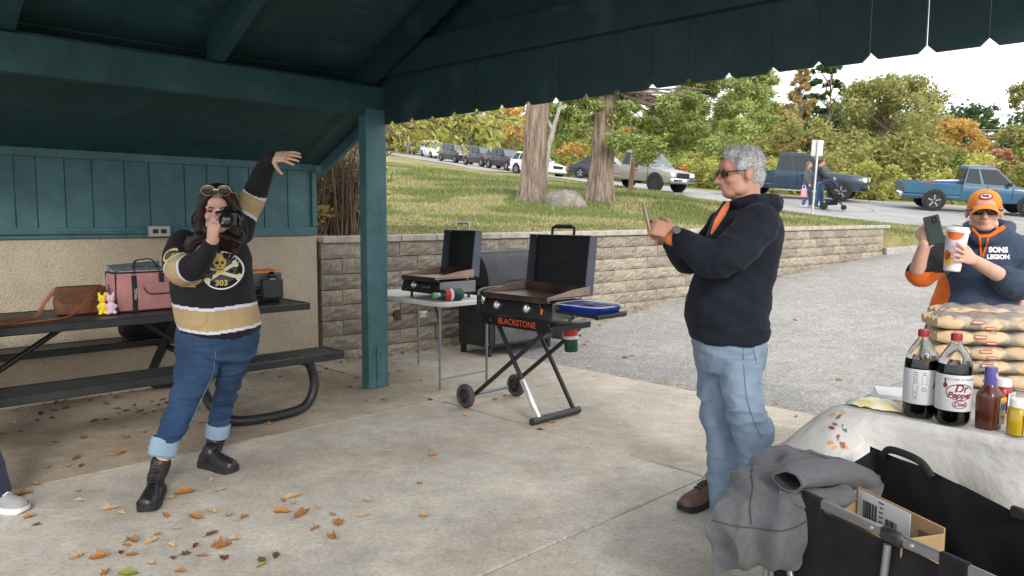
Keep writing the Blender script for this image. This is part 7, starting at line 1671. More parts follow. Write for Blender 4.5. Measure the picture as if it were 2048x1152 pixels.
# perimeter of the cloth: along the front edge from the far right end to the corner, then along the end edge
per = [(TA0, s, (-1, 0)) for s in np.linspace(TS1, TS0 + .10, 48)] + [(TA0 + .03 * (1 - math.cos(t)), TS0 + .03 * (1 - math.sin(t)), (-math.cos(t), -math.sin(t))) for t in np.linspace(0, math.pi / 2, 13)] + [(a, TS0, (0, -1)) for a in np.linspace(TA0 + .10, TA1, 26)] + [(TA1 - .0, s, (1, 0)) for s in np.linspace(TS0 + .05, TS1, 40)]
rowsz = [0, .012, .03, .07, .12, .18, .25, .32, .40, .47]
cor = Vector((TA0, TS0)); v_ = []; npz = len(rowsz)
for i, (a, s, n_) in enumerate(per):
    dc = (Vector((a, s)) - cor).length; lobe = math.exp(-(dc / .13) ** 2); ph = 2.2 * mnoise.noise(Vector((a * 3, s * 3, 0)))
    for j, dz in enumerate(rowsz):
        f_ = dz / .47; out = .014 + .03 * f_ + .034 * f_ * math.sin((a + s) * 13 + ph) * (1 - lobe) + .012 * mnoise.noise(Vector((a * 6, s * 6, dz * 9)))
        out += lobe * .34 * f_ ** .75
        if j == 0: out = 0.0
        drop = dz * (1 - .18 * lobe)
        v_.append(B(a + n_[0] * out, s + n_[1] * out, TZ + .004 - drop + (.0 if j else .002)))
f_ = [(i * npz + j, i * npz + j + 1, (i + 1) * npz + j + 1, (i + 1) * npz + j) for i in range(len(per) - 1) for j in range(npz - 1)]
# top sheet with slight rumples
nu, nv = 14, 36; base = len(v_)
for iu in range(nu + 1):
    for iv in range(nv + 1):
        a = TA0 + (TA1 - TA0) * iu / nu; s = TS0 + (TS1 - TS0) * iv / nv; e_ = min(iu, nu - iu, iv, nv - iv) > 0
        v_.append(B(a, s, TZ + .004 + (.0025 * (1 + mnoise.noise(Vector((a * 9, s * 9, 1)))) if e_ else .0)))
f_ += [(base + i * (nv + 1) + j, base + (i + 1) * (nv + 1) + j, base + (i + 1) * (nv + 1) + j + 1, base + i * (nv + 1) + j + 1) for i in range(nu) for j in range(nv)]
mb = MB(); mb.add(v_, f_); tc = mb.build('tablecloth', M_tc, smooth=60, fix=False)
tag(tc, 'pale plastic tablecloth with autumn leaf print hanging off the food table', 'tablecloth')
TB = bvhtree.BVHTree.FromPolygons([Vector(v.co) for v in tc.data.vertices], [p.vertices for p in tc.data.polygons])
LC = {'red': pm('printed dark red leaf', (.27, .045, .03), .5, 0, .2), 'orange': pm('printed orange leaf', (.62, .22, .04), .5, 0, .2), 'grey': pm('printed grey leaf', (.13, .14, .15), .5, 0, .2), 'tan': pm('printed tan leaf', (.58, .34, .15), .5, 0, .2)}
def print_leaf(px, py, L, ang, col, kind='leaf'):
    prof = [(0, 0), (.12, .16), (.3, .30), (.42, .14), (.6, .24), (.75, .10), (1, 0)] if kind == 'maple' else [(0, 0), (.2, .16), (.5, .24), (.8, .13), (1, 0)]
    P = [(x * L, y * L) for x, y in prof] + [(x * L, -y * L) for x, y in reversed(prof[1:-1])]; ca, sa = math.cos(R(ang)), math.sin(R(ang)); pts = []
    for x, y in P:
        q = on_surf(TB, px + x * ca - y * sa, py + x * sa + y * ca, .003)
        if q is None: return
        pts.append(q)
    c = sum(pts, Vector()) / len(pts)
    if max((p - c).length for p in pts) > .09: return
    n = len(pts); mb = MB(); mb.add(pts + [c], [(i, (i + 1) % n, n) for i in range(n)]); mb.build('printed_leaf', LC[col], tc, smooth=0, fix=False)
random.seed(21)
for px, py, L, ang, col, k in [(1676, 868, 20, 75, 'red', 'maple'), (1684, 880, 22, 80, 'red', 'maple'), (1670, 858, 15, 200, 'red', 'leaf'), (1664, 846, 13, 20, 'grey', 'leaf'), (1672, 838, 14, -40, 'grey', 'leaf'), (1684, 848, 20, 60, 'grey', 'leaf'), (1690, 858, 14, -60, 'grey', 'leaf'), (1672, 828, 16, 170, 'tan', 'leaf'), (1680, 822, 14, 20, 'tan', 'leaf'), (1668, 886, 15, 190, 'orange', 'leaf'), (1676, 892, 14, 160, 'orange', 'leaf'), (1692, 890, 14, 70, 'orange', 'leaf'), (1694, 872, 12, 20, 'tan', 'leaf'), (1686, 820, 12, 100, 'tan', 'leaf'),
                               (1546, 902, 14, 70, 'orange', 'leaf'), (1555, 892, 15, -50, 'red', 'leaf'), (1562, 884, 13, -70, 'grey', 'leaf'), (1556, 882, 13, -110, 'grey', 'leaf'), (1568, 876, 14, -60, 'grey', 'leaf'), (1564, 900, 13, 10, 'orange', 'leaf'), (1550, 884, 10, 200, 'tan', 'leaf'), (1570, 870, 10, -90, 'grey', 'leaf'), (1572, 902, 11, 5, 'tan', 'leaf')]: print_leaf(px, py, L, ang, col, k)
for k in range(26): print_leaf(random.uniform(1690, 1800), random.uniform(782, 806), random.uniform(9, 16), random.uniform(0, 360), random.choice(('orange', 'tan', 'red', 'tan')), 'leaf')
ZT2 = TZ + .008
# soda bottles
M_pet = pm('clear bottle plastic', (.9, .92, .93), .04, 0, 0, trans=1.0, ior=1.2); M_cola = pm('dark cola', (.010, .004, .003), .06, 0, 0, spec=.7); M_lab = pm('silver white bottle label', (.56, .565, .58), .4, .15, .05); M_capr = pm('dark red cap', (.30, .018, .03), .4, 0, .1); M_burg = pm('burgundy print', (.16, .012, .03), .5, 0, 0); M_ink = pm('dark ink', (.05, .045, .05), .6, 0, 0)
def bottle(label, px, py, face_az, front):
    b = G(px, py, ZT2); t = thing('soda_bottle', label, 'bottle', b, 0, 'diet cola bottles'); n = 32
    def body(zt, k=1.0): return [(r_ * k, z) for r_, z in ((.0, .004), (.040, .0), (.050, .012), (.0535, .03), (.054, .07), (.054, .172), (.0525, .195), (.046, .222), (.034, .247), (.020, .268), (.0155, .276), (.0155, .292), (.0, .292)) if z <= zt]
    mb = MB(); mb.lathe(body(.3), n, b, caps=False); bo = mb.build('bottle', M_pet, t, smooth=60)
    mb = MB(); mb.lathe(body(.20, .962) + [(.0505 * .96, .205), (.0, .205)], n, b, caps=False); mb.build('cola', M_cola, bo, smooth=60)
    mb = MB(); mb.lathe([(.0545, .052), (.0549, .054), (.0549, .170), (.0545, .172)], 48, b, caps=False); lb = mb.build('label', M_lab, t)
    mb = MB(); mb.lathe([(.0, .305), (.0145, .305), (.0165, .302), (.0168, .284), (.0168, .280)], 24, b, caps=False)
    for k in range(24): a = k * math.pi / 12; mb.box(b + Vector((.0168 * math.cos(a), .0168 * math.sin(a), .292)), (.0012, .0012, .018), rotz(a))
    mb.build('cap', M_capr, t)
    rad = .0553
    def wrap(x0, z0): return lambda x, y: b + Vector((rad * math.sin(face_az + (x + x0) / rad), -rad * math.cos(face_az + (x + x0) / rad), z0 + y))
    def wtext(s, size, x0, z0, mat, name, shear=0, bold=0): return textmesh(s, size, mat, name, lb, b, (1, 0, 0), (0, 0, 1), 0, bold=bold, font_shear=shear, bend=wrap(x0, z0))
    if front > 0:
        wtext('Dr', .036, .006, .128, M_burg, 'brand_upper', .25, .0012); wtext('Pepper', .027, .004, .106, M_burg, 'brand_lower', .25, .0010); wtext('Diet', .020, .004, .076, M_burg, 'diet_word', .2, .0006); wtext('WELCOME TO FANSVILLE', .0095, .008, .158, M_burg, 'banner_text')
        for cx, cz, rx, rz, w in ((.005, .117, .043, .026, .0016), (.004, .076, .022, .0125, .0012)):
            f = wrap(cx, cz); mb = MB(); mb.tube([f(rx * math.cos(a), rz * math.sin(a)) for a in np.linspace(.3 if rx > .03 else 0, 6.283 if rx < .03 else 5.6, 40)], w, 4); mb.build('oval', M_burg, lb)
        f = wrap(-.042, .145); mb = MB(); mb.add([f(.007 * math.cos(a), -.008 + .009 * math.sin(a)) for a in np.linspace(0, 6.28, 14, endpoint=False)] , [tuple(range(14))]); mb.add([f(-.003, .0), f(.003, .0), f(.002, .016), f(-.002, .016)], [(0, 1, 2, 3)]); mb.build('flask_mark', M_burg, lb, smooth=0, fix=False)
    else:
        random.seed(4)
        for cx, n_, w in ((-.022, 13, .020), (.006, 6, .018)):
            for k in range(n_):
                f = wrap(cx, .160 - k * .0075); L = w * random.uniform(.6, 1); mb = MB(); mb.add([f(-L / 2, 0), f(L / 2, 0), f(L / 2, .0024), f(-L / 2, .0024)], [(0, 1, 2, 3)]); mb.build('small_print', M_ink if k % 3 else M_burg, lb, smooth=0, fix=False)
        wtext('D', .036, .046, .122, M_burg, 'brand_upper', .25, .0012); wtext('WEL', .0095, .048, .158, M_burg, 'banner_text')
        f = wrap(.006, .104); mb = MB(); mb.tube([f(.006 * math.cos(a), .006 * math.sin(a)) for a in np.linspace(0, 6.28, 16)], .0009, 4); mb.build('recycle_mark', M_ink, lb)
bottle('two litre diet cola bottle turned to its printed side, left of its twin', 1838, 832, R(-24), 0)
bottle('two litre diet cola bottle with its brand name facing the camera', 1903, 846, R(-14), 1)
# sauce bottle
M_bbq = pm('brown barbecue sauce', (.075, .018, .010), .18, 0, .1, spec=.6); M_purp = pm('violet blue shrink cap', (.075, .065, .26), .4, 0, .1); bq = G(1975, 856, ZT2)
t = thing('sauce_bottle', 'brown barbecue sauce bottle with a violet cap', 'bottle', bq); ya = R(28)
mb = MB(); mb.loft([sring(bq + Vector((0, 0, z)), w, d, 28, e, yaw=ya) for z, w, d, e in ((0, .030, .026, 4), (.004, .034, .030, 4), (.06, .036, .031, 4), (.105, .037, .032, 3.5), (.118, .036, .031, 3), (.135, .024, .022, 2.2), (.148, .0165, .0165, 2), (.16, .016, .016, 2))]); mb.build('bottle', M_bbq, t, smooth=60)
mb = MB(); mb.lathe([(.0175, .142), (.018, .146), (.0185, .20), (.0175, .203), (.0, .203)], 24, bq, caps=False); cpb = mb.build('cap', M_purp, t)
mb = MB(); mb.tube([bq + Vector((.0187 * math.sin(a_ ), -.0187 * math.cos(a_), .178 + z)) for a_, z in ((.25, .0), (.45, .006), (.75, .007), (1.0, .0), (.75, -.007), (.45, -.006))], .0012, 4, loop=True); mb.build('cap_oval', Mw, cpb)
fx = rotz(ya) @ Vector((1, -.0, 0)); fn_ = rotz(ya) @ Vector((.0, -1, 0)); lc = bq + rotz(ya) @ Vector((.019, -.0325, .06))
mb = MB(); mb.box(lc, (.030, .002, .085), rotz(ya), .0); lbq = mb.build('label', pm('cream sauce label', (.55, .42, .22), .5, 0, .3, 60), t)
mb = MB(); mb.box(lc + Vector((0, 0, .038)) + fn_ * .0015, (.032, .0015, .016), rotz(ya)); mb.build('yellow_flash', pm('yellow flash', (.75, .42, .03), .45, 0, .1), lbq); mb = MB(); mb.box(lc + Vector((0, 0, .016)) + fn_ * .0015, (.024, .0015, .020), rotz(ya)); mb.build('blue_panel', pm('blue panel', (.04, .12, .42), .5, 0, .2, 60), lbq)
textmesh('BBQ', .012, M_ink, 'label_text', lbq, lc + Vector((0, 0, -.018)) + fn_ * .002, fx, (0, 0, 1), .0005)
# mustard and ketchup
def squat(label, px, py, col, cap, text, s=1.0, up=None):
    b = G(px, py, ZT2); t = thing('condiment_bottle', label, 'bottle', b, 0, 'squat condiment bottles'); M = pm('sauce ' + label[:9], col, .2, 0, .15, spec=.6)
    mb = MB(); mb.loft([sring(b + Vector((0, 0, z * s)), w * s, d * s, 28, 2.6, yaw=R(35)) for z, w, d in ((0, .036, .026), (.004, .040, .029), (.05, .041, .030), (.085, .037, .028), (.098, .028, .024))]); mb.build('bottle', M, t, smooth=60)
    mb = MB(); mb.loft([sring(b + Vector((0, 0, z * s)), w * s, w * s * .86, 28, 2.3, yaw=R(35)) for z, w in ((.096, .029), (.098, .031), (.120, .029), (.124, .025))]); mb.build('cap', cap, t)
    rx = rotz(R(35)) @ Vector((1, 0, 0)); nn = rotz(R(35)) @ Vector((0, -1, 0)); o = b + nn * .0305 * s + Vector((0, 0, .04 * s)) + rx * .0
    mb = MB(); mb.box(o, (.058 * s, .002, .070 * s), rotz(R(35)), .0); lb = mb.build('label', pm('pale label', (.55, .57, .58), .5, 0, .05), t)
    textmesh(text, .015 * s, M_ink, 'label_text', lb, o + nn * .0015 + Vector((0, 0, -.016 * s)), rx, (0, 0, 1), .0005, bold=.0005)
    for k in range(5): mb = MB(); mb.box(o + nn * .0015 + Vector((0, 0, (.028 - k * .0065) * s)), ((.040 - .006 * (k % 2)) * s, .0008, .0022 * s), rotz(R(35))); mb.build('small_print', M_ink, lb)
squat('squat yellow mustard bottle with a white cap at the table edge', 2034, 868, (.42, .28, .012), M_white, 'HSITEH', .92)
squat('red ketchup bottle with white cap behind the violet capped sauce', 2003, 822, (.30, .02, .012), M_white, 'KETCHUP', .95)
# packs of buns
def mat_wrap():
    m = bpy.data.materials.new('clear bag film'); m.use_nodes = True; nt = m.node_tree; nt.nodes.clear(); o = nt.nodes.new('ShaderNodeOutputMaterial'); tr_ = nt.nodes.new('ShaderNodeBsdfTransparent'); g = nt.nodes.new('ShaderNodeBsdfGlossy'); g.inputs['Roughness'].default_value = .12; d = nt.nodes.new('ShaderNodeBsdfDiffuse'); d.inputs['Color'].default_value = (.8, .8, .8, 1)
    mx = nt.nodes.new('ShaderNodeMixShader'); mx2 = nt.nodes.new('ShaderNodeMixShader'); fr = nt.nodes.new('ShaderNodeFresnel'); fr.inputs[0].default_value = 1.5; n = tex(nt, 'Noise', Scale=38.0, Detail=4.0, Distortion=1.0); b = nt.nodes.new('ShaderNodeBump'); b.inputs['Strength'].default_value = .9; b.inputs['Distance'].default_value = .01; nt.links.new(n.outputs['Fac'], b.inputs['Height'])
    nt.links.new(b.outputs[0], g.inputs['Normal']); nt.links.new(b.outputs[0], fr.inputs['Normal']); mx2.inputs[0].default_value = .11; nt.links.new(tr_.outputs[0], mx2.inputs[1]); nt.links.new(d.outputs[0], mx2.inputs[2])
    mp_ = nt.nodes.new('ShaderNodeMath'); mp_.operation = 'MULTIPLY'; mp_.inputs[1].default_value = .9; mp_.use_clamp = True; nt.links.new(fr.outputs[0], mp_.inputs[0])
    nt.links.new(mp_.outputs[0], mx.inputs[0]); nt.links.new(mx2.outputs[0], mx.inputs[1]); nt.links.new(g.outputs[0], mx.inputs[2]); nt.links.new(mx.outputs[0], o.inputs['Surface']); return m
M_wrap = mat_wrap(); M_bun = pm('golden bun crust', (.58, .42, .25), .6, 0, .25, 14, .2, 90); M_bunp = pm('pale bun side', (.64, .45, .25), .7, 0, .2, 14); M_prt = pm('red print on film', (.42, .04, .04), .5, 0, .1)
def bun_mesh(L=.138, w=.053, h=.063):
    mb = MB(); rings = []
    for u in np.linspace(0, 1, 11):
        k = math.sin(math.pi * min(max(u, .04), .96)) ** .22; rings.append([Vector(((u - .5) * L, w / 2 * k * math.cos(t), h / 2 * k * math.sin(t) * (1.0 if math.sin(t) > 0 else .8) + h * .4)) for t in np.linspace(0, 2 * math.pi, 14, endpoint=False)])
    mb.loft(rings); me = mb.mesh('bun', 60); me.materials.append(M_bun); return me
BUN = bun_mesh()
def bun_pack(label, loc, rz, seed, print_=True):
    r = random.Random(seed); t = thing('bun_pack', label, 'bun pack', loc, rz, 'stacked packs of hot dog buns')
    for i in range(12): inst(BUN, 'bun', t, ((i % 3 - 1) * .128 + r.uniform(-.004, .004), (i // 3 - 1.5) * .0475 + r.uniform(-.002, .002), r.uniform(-.002, .003)), (0, 0, r.uniform(-.05, .05)))
    mb = MB(); nx, rings = 26, []
    for ix in range(nx + 1):
        u = ix / nx - .5; k = (1 - abs(2 * u) ** 8) ** .5 if abs(u) < .499 else .25; k = max(k, .25); ring = []
        for j in range(24):
            t_ = 2 * math.pi * j / 24; p = Vector((u * .39, .094 * k * math.copysign(abs(math.cos(t_)) ** .6, math.cos(t_)), .028 + .034 * k * math.copysign(abs(math.sin(t_)) ** .7, math.sin(t_))))
            q = .004 * math.sin(u * .39 / .128 * 6.283 + 1.57) + .006 * mnoise.noise(p * 26 + Vector((seed, 0, 0))); ring.append(p * (1 + q * 3) + Vector((0, 0, q)))
        rings.append(ring)
    mb.loft(rings); wr = mb.build('wrapper', M_wrap, t, local=True, smooth=180)
    if print_:
        for x, z, w, h in ((-.02, .036, .042, .011), (-.015, .012, .034, .008)):
            x += r.uniform(-.03, .03); mb = MB(); pts = []
            for dx, dz in ((-w / 2, -h / 2), (w / 2, -h / 2), (w / 2, h / 2), (-w / 2, h / 2)): pts.append((x + dx, -.101, z + dz))
            mb.tube(pts, .0018, 4, loop=True); mb.build('red_print', M_prt, t, local=True)
            mb = MB(); mb.box((x, -.1, z), (w * .9, .002, h * .7)); mb.build('white_print', pm('white print panel', (.60, .46, .36), .5, 0, .2, 60), t, local=True)
    return t
bc0 = W(1962, 755, 3.02); bc0.z = ZT2
names = ['bottom pack of the front bun stack', 'bun pack second from the bottom of the front stack', 'bun pack in the middle of the front stack', 'bun pack second from the top of the front stack', 'top pack of the front bun stack with glossy film']
for k in range(5): bun_pack(names[k], bc0 + Vector((random.uniform(-.012, .012), random.uniform(-.008, .008), k * .0585 + .002)), R(-14 + random.uniform(-4, 4)), k + 1)
for k in range(5): bun_pack(['bottom pack of the rear bun stack', 'second pack of the rear bun stack', 'third pack of the rear bun stack', 'fourth pack of the rear bun stack', 'topmost bun pack on the rear stack, higher than all others'][k], bc0 + Vector((.13, .21, k * .0595 + .008)), R(-10 + random.uniform(-3, 3)), k + 11, k == 4)
bun_pack('loose bun pack beside the right end of the bun stacks', bc0 + Vector((.40, -.02, .002)), R(20), 30)
bun_pack('upper bun pack on the right beside the stacks', bc0 + Vector((.41, -.01, .06)), R(12), 31)
# trays, chip bag
for k, (px, py, lb) in enumerate(((1978, 778, 'black food tray with a printed white lid behind the sauce bottle'), (2042, 776, 'clear lidded food tray at the right edge of the table'))):
    b = G(px, py, ZT2) + Vector((.02, .16, 0)); t = thing('food_tray', lb, 'food tray', b, R(-25), 'lidded food trays'); mb = MB(); mb.loft([sring(Vector((0, 0, z)), w, d, 24, 6) for z, w, d in ((0, .085, .06), (.03, .095, .07), (.034, .10, .075))]); mb.build('tray', M_bfr if k == 0 else M_foil, t, local=True)
    mb = MB(); mb.loft([sring(Vector((0, 0, z)), w, d, 24, 6) for z, w, d in ((.034, .10, .075), (.044, .094, .07), (.045, .06, .04))]); ld = mb.build('lid', M_pet if k else M_white, t, local=True)
    if k == 0:
        for i in range(6): mb = MB(); mb.box((-.03 + .012 * (i % 2), -.04 + .016 * i, .0458), (.09 - .02 * (i % 3), .005, .0006)); mb.build('print_line', M_ink, ld, local=True)
b = G(1755, 814, ZT2); t = thing('snack_bag', 'crumpled pale yellow snack bag near the table corner', 'snack bag', b, R(-42)); mb = MB(); rings = []
for i in range(15):
    u = i / 14 - .5; k = max(.12, (1 - abs(2 * u) ** 3)); rings.append([Vector((u * .20, .055 * math.cos(a) * (.85 + .15 * k), .006 + .026 * k * max(0, math.sin(a)) + .007 * mnoise.noise(Vector((u * 22, a * 2, 0))) * k)) for a in np.linspace(0, 2 * math.pi, 18, endpoint=False)])
def mat_snack():
    m, nt, b = nodes('snack bag print'); b.inputs['Roughness'].default_value = .25; n = tex(nt, 'Noise', Scale=9.0, Detail=3.0)
    nt.links.new(ramp(nt, n.outputs['Fac'], [(.32, (.16, .30, .36)), (.42, (.62, .60, .42)), (.55, (.60, .52, .22)), (.7, (.72, .70, .60))]), b.inputs['Base Color']); return m
mb.loft(rings); mb.build('bag', mat_snack(), t, local=True, smooth=80)
b = G(1790, 792, ZT2); t = thing('napkin', 'white paper napkins lying flat beside the snack bag', 'napkin', b, R(-30)); mb = MB()
for k in range(4): mb.box((.004 * k, .003 * k, .003 + .004 * k), (.16, .16, .003), rotz(.05 * k), .0005)
mb.build('paper', pm('white paper', (.78, .78, .77), .8, 0, .04), t, local=True)

# ------------------------------------------------------------------ folding wagon, box and jacket
WA = R(20); WW = (V * math.cos(WA) - U * math.sin(WA)); WNm = (U * math.cos(WA) + V * math.sin(WA)); WO = P0 + WNm * .23 + WW * 4.40; WL, WWd, WZ = .98, .40, .60
def Wg(n, w, z): return WO + WNm * n + WW * w + Vector((0, 0, z))
RWg = basis(WNm, WW, (0, 0, 1)); 
if RWg.determinant() < 0: RWg = basis(-WNm, WW, (0, 0, 1))
wg = thing('folding_wagon', 'black fabric folding wagon with grey frame in front of the food table', 'wagon', Wg(.2, .5, 0)); M_wfab = mat_cloth('black wagon canvas', (.011, .010, .012), .35, 260, .85, .04); M_wfr = pm('grey wagon frame', (.22, .225, .235), .38, .6, .12); M_hinge = pm('black hinge plastic', (.02, .02, .022), .4, 0, .2)
def fab(name, P, seed, amp=.016):
    "sagging canvas panel through a grid of points"
    n, m = len(P), len(P[0]); rows = [bez(r_, 8) for r_ in P]; cols = [bez([r_[j] for r_ in rows], 6) for j in range(len(rows[0]))]; H, L = len(cols[0]), len(cols); v = []
    for j in range(L):
        for i in range(H): p = cols[j][i]; v.append(p + WNm * amp * (mnoise.noise(p * 7 + Vector((seed, 0, 0))) + .7 * (wrinkle(p + Vector((seed, 0, 0)), 9, (1, 1, .5)) * .5 + .5) ** 2 + .5 * math.sin(p.dot(WW) * 30 + 3 * mnoise.noise(p * 4)) * (i / H)))
    mb = MB(); mb.add(v, [(j * H + i, j * H + i + 1, (j + 1) * H + i + 1, (j + 1) * H + i) for j in range(L - 1) for i in range(H - 1)]); return mb.build(name, M_wfab, wg, smooth=70)
ws = [-.02, .25, .5, .75, 1.0]
fab('side_panel', [[Wg(-.020, w * WL, WZ - .02) for w in ws], [Wg(-.035, w * WL, .42) for w in ws], [Wg(-.01, w * WL, .22) for w in ws]], 1)
fab('side_panel', [[Wg(WWd, w * WL - .02, WZ + z) for w, z in zip(ws, (.065, .045, .01, .0, -.01))], [Wg(WWd - .01, w * WL, .42) for w in ws], [Wg(WWd - .03, w * WL, .22) for w in ws]], 2)
fab('end_panel', [[Wg(n, -.02, WZ + z) for n, z in ((-.01, -.02), (.2, .0), (WWd, .06))], [Wg(n, .0, .42) for n in (0, .2, WWd)], [Wg(n, .02, .22) for n in (.02, .2, WWd - .03)]], 3)
fab('end_panel', [[Wg(n, WL, WZ + z) for n, z in ((-.01, -.02), (.2, -.02), (WWd, -.01))], [Wg(n, WL, .42) for n in (0, .2, WWd)], [Wg(n, WL - .02, .22) for n in (.02, .2, WWd - .03)]], 4)
mb = MB(); mb.box(Wg(WWd / 2, WL / 2, .21), (WWd - .04, WL - .04, .02), RWg, .004); mb.build('floor', M_wfab, wg)
for n, zz in ((0, 0),):
    for w0, w1 in ((-.02, .36), (.42, .80), (.83, WL)):
        mb = MB(); mb.box(Wg(n - .012, (w0 + w1) / 2, WZ), (.012, w1 - w0, .028), RWg, .003); rl = mb.build('rail', M_wfr, wg)
        for w in (w0 + .03, w1 - .03): mb = MB(); mb.lathe([(0, .0), (.006, 0), (.005, .004), (0, .005)], 8, Wg(n - .018, w, WZ), frame(WW, -WNm)); mb.build('rivet', M_steel, rl)
    for w in (.12, .56, .72): mb = MB(); mb.box(Wg(n - .012, w, WZ - .035), (.018, .075, .105), RWg, .004); mb.build('fabric_loop', M_wfab, wg)
    mb = MB(); mb.box(Wg(n - .016, .39, WZ - .002), (.024, .07, .045), RWg, .012); mb.build('hinge', M_hinge, wg)
for w0, z0, w1, z1 in ((.39, WZ - .02, .39, .12), (-.01, WZ, -.01, .1), (.0, .50, .22, .12), (.82, WZ, 1.02, .28), (WL, WZ, WL, .1)):
    mb = MB(); mb.tube([Wg(-.03, w0, z0), Wg(-.075, w1, z1)], .010, 10); mb.build('frame_tube', M_wfr, wg)
for w in (0, WL):
    mb = MB(); mb.tube([Wg(WWd, w, WZ - .02), Wg(WWd, w, .1)], .010, 10); mb.build('frame_tube', M_wfr, wg)
    for n in (0, WWd): mb = MB(); mb.lathe([(.0, -.02), (.05, -.022), (.065, -.016), (.065, .016), (.05, .022), (0, .02)], 20, Wg(n, w * .86 + .06, .066), basis(WW, (0, 0, 1), WNm)); mb.build('wheel', M_tyre, wg)
mb = MB(); mb.tube(bez([Wg(WWd - .01, .02, WZ + .05), Wg(WWd - .02, .06, WZ + .085), Wg(WWd - .02, .16, WZ + .08), Wg(WWd - .01, .20, WZ + .04)], 5), .012, 8, flat=.4); mb.build('grab_loop', M_webb, wg)
mb = MB(); mb.box(Wg(WWd - .006, .46, WZ + .02), (.02, .05, .035), RWg, .006); mb.build('strap_buckle', M_hinge, wg)
# cardboard box
M_card = pm('brown cardboard', (.36, .235, .115), .85, 0, .18, 7, .2, 120); M_cardd = pm('cardboard inside', (.30, .19, .09), .85, 0, .18, 7)
cb = thing('cardboard_box', 'open cardboard box with a shipping label inside the wagon', 'box', Wg(.2, .42, .24)); ba = R(-8)
XW, YW = rotz(ba) @ WNm, rotz(ba) @ WW; cc = Wg(.075, .265, 0); bq_ = lambda n, w, z: cc + XW * n + YW * w + Vector((0, 0, z)); RB2 = basis(-XW, YW, (0, 0, 1)) if basis(XW, YW, (0, 0, 1)).determinant() < 0 else basis(XW, YW, (0, 0, 1))
for nm, n, w, sn, sw, z0, z1 in (('far_side', .075, 0, .005, .32, .33, .615), ('near_side', -.035, 0, .005, .32, .33, .56), ('end_side', .005, .16, .14, .005, .33, .60), ('end_side', .005, -.16, .14, .005, .33, .60)):
    mb = MB(); mb.box(bq_(n, w, (z0 + z1) / 2), (sn, sw, z1 - z0), RB2, .001); mb.build('wall', M_card, cb)
mb = MB(); mb.box(bq_(0, 0, .335), (.135, .32, .006), RB2); mb.build('bottom', M_cardd, cb)
mb = MB(); mb.box(bq_(.071, -.05, .53), (.002, .20, .16), RB2); lb = mb.build('shipping_label', pm('white paper label', (.66, .665, .67), .6, 0, .04), cb); random.seed(9)
for w0, z0, hh, n in ((-.125, .535, .10, 12), (-.035, .53, .08, 8), (.012, .515, .05, 7)):
    w = w0
    for k in range(n):
        bw = random.choice((.0016, .0028, .004)); mb = MB(); mb.box(bq_(.0694, w, z0), (.0012, bw, hh * (1 if n > 9 else .8)), RB2); mb.build('bar', M_ink, lb); w += bw + random.choice((.0016, .0026))
for k in range(9):
    mb = MB(); mb.box(bq_(.0694, -.058 + random.uniform(-.004, .004), .60 - k * .014), (.0012, random.uniform(.012, .022), .004), RB2); mb.build('print_line', M_ink, lb)
for k in range(6): mb = MB(); mb.box(bq_(.01, .1565, .592 - k * .014), (.09, .0012, .0025), RB2); mb.build('printed_line', M_ink, cb)
mb = MB(); mb.box(bq_(.071, .105, .555), (.0016, .05, .05), RB2); mb.build('handling_mark', pm('brown ink', (.14, .09, .05), .8, 0, .2), cb)
pkx = thing('snack_box', 'purple and blue packet inside the cardboard box', 'box', bq_(.0, .11, .25)); mb = MB(); mb.box(bq_(.0, .115, .445), (.10, .06, .21), RB2, .004); mb.build('carton', pm('purple carton', (.16, .06, .36), .4, 0, .5, 30), pkx); mb = MB(); mb.box(bq_(.0, .115, .5515), (.05, .035, .002), RB2); mb.build('cyan_flash', pm('cyan flash', (.1, .5, .7), .4, 0, .4, 60), pkx)
# grey fleece jacket thrown over the wagon corner
M_fleece = mat_cloth('heather grey fleece', (.098, .101, .108), .13, 700, .95, .08, 60); M_fin = mat_cloth('dark jacket lining', (.035, .036, .04), .3, 500, .95, .05)
jk = thing('jacket', 'grey fleece jacket thrown over the corner of the wagon', 'jacket', Wg(.05, -.02, 0))
GR = [[(1492, 938, 2.44), (1530, 912, 2.50), (1580, 904, 2.54), (1640, 905, 2.57), (1700, 928, 2.57), (1745, 952, 2.50)],
      [(1466, 960, 2.33), (1512, 936, 2.38), (1570, 930, 2.41), (1635, 930, 2.43), (1700, 950, 2.42), (1757, 978, 2.37)],
      [(1446, 990, 2.24), (1500, 975, 2.24), (1560, 968, 2.26), (1625, 975, 2.28), (1690, 990, 2.27), (1752, 1012, 2.25)],
      [(1428, 1025, 2.19), (1488, 1020, 2.16), (1548, 1022, 2.14), (1600, 1026, 2.15), (1648, 1026, 2.18), (1690, 1024, 2.24)],
      [(1414, 1058, 2.18), (1476, 1066, 2.13), (1540, 1072, 2.09), (1590, 1070, 2.10), (1632, 1055, 2.15), (1662, 1034, 2.20)],
      [(1430, 1095, 2.20), (1478, 1108, 2.15), (1536, 1106, 2.09), (1584, 1100, 2.09), (1622, 1080, 2.14), (1650, 1050, 2.18)],
      [(1436, 1130, 2.22), (1476, 1130, 2.18), (1530, 1122, 2.12), (1572, 1120, 2.11), (1608, 1098, 2.14), (1640, 1066, 2.17)]]
PX = [bez([W(*q) for q in r_], 10) for r_ in GR]; COL = [bez([r_[j] for r_ in PX], 10) for j in range(len(PX[0]))]; H, L = len(COL[0]), len(COL); v = []
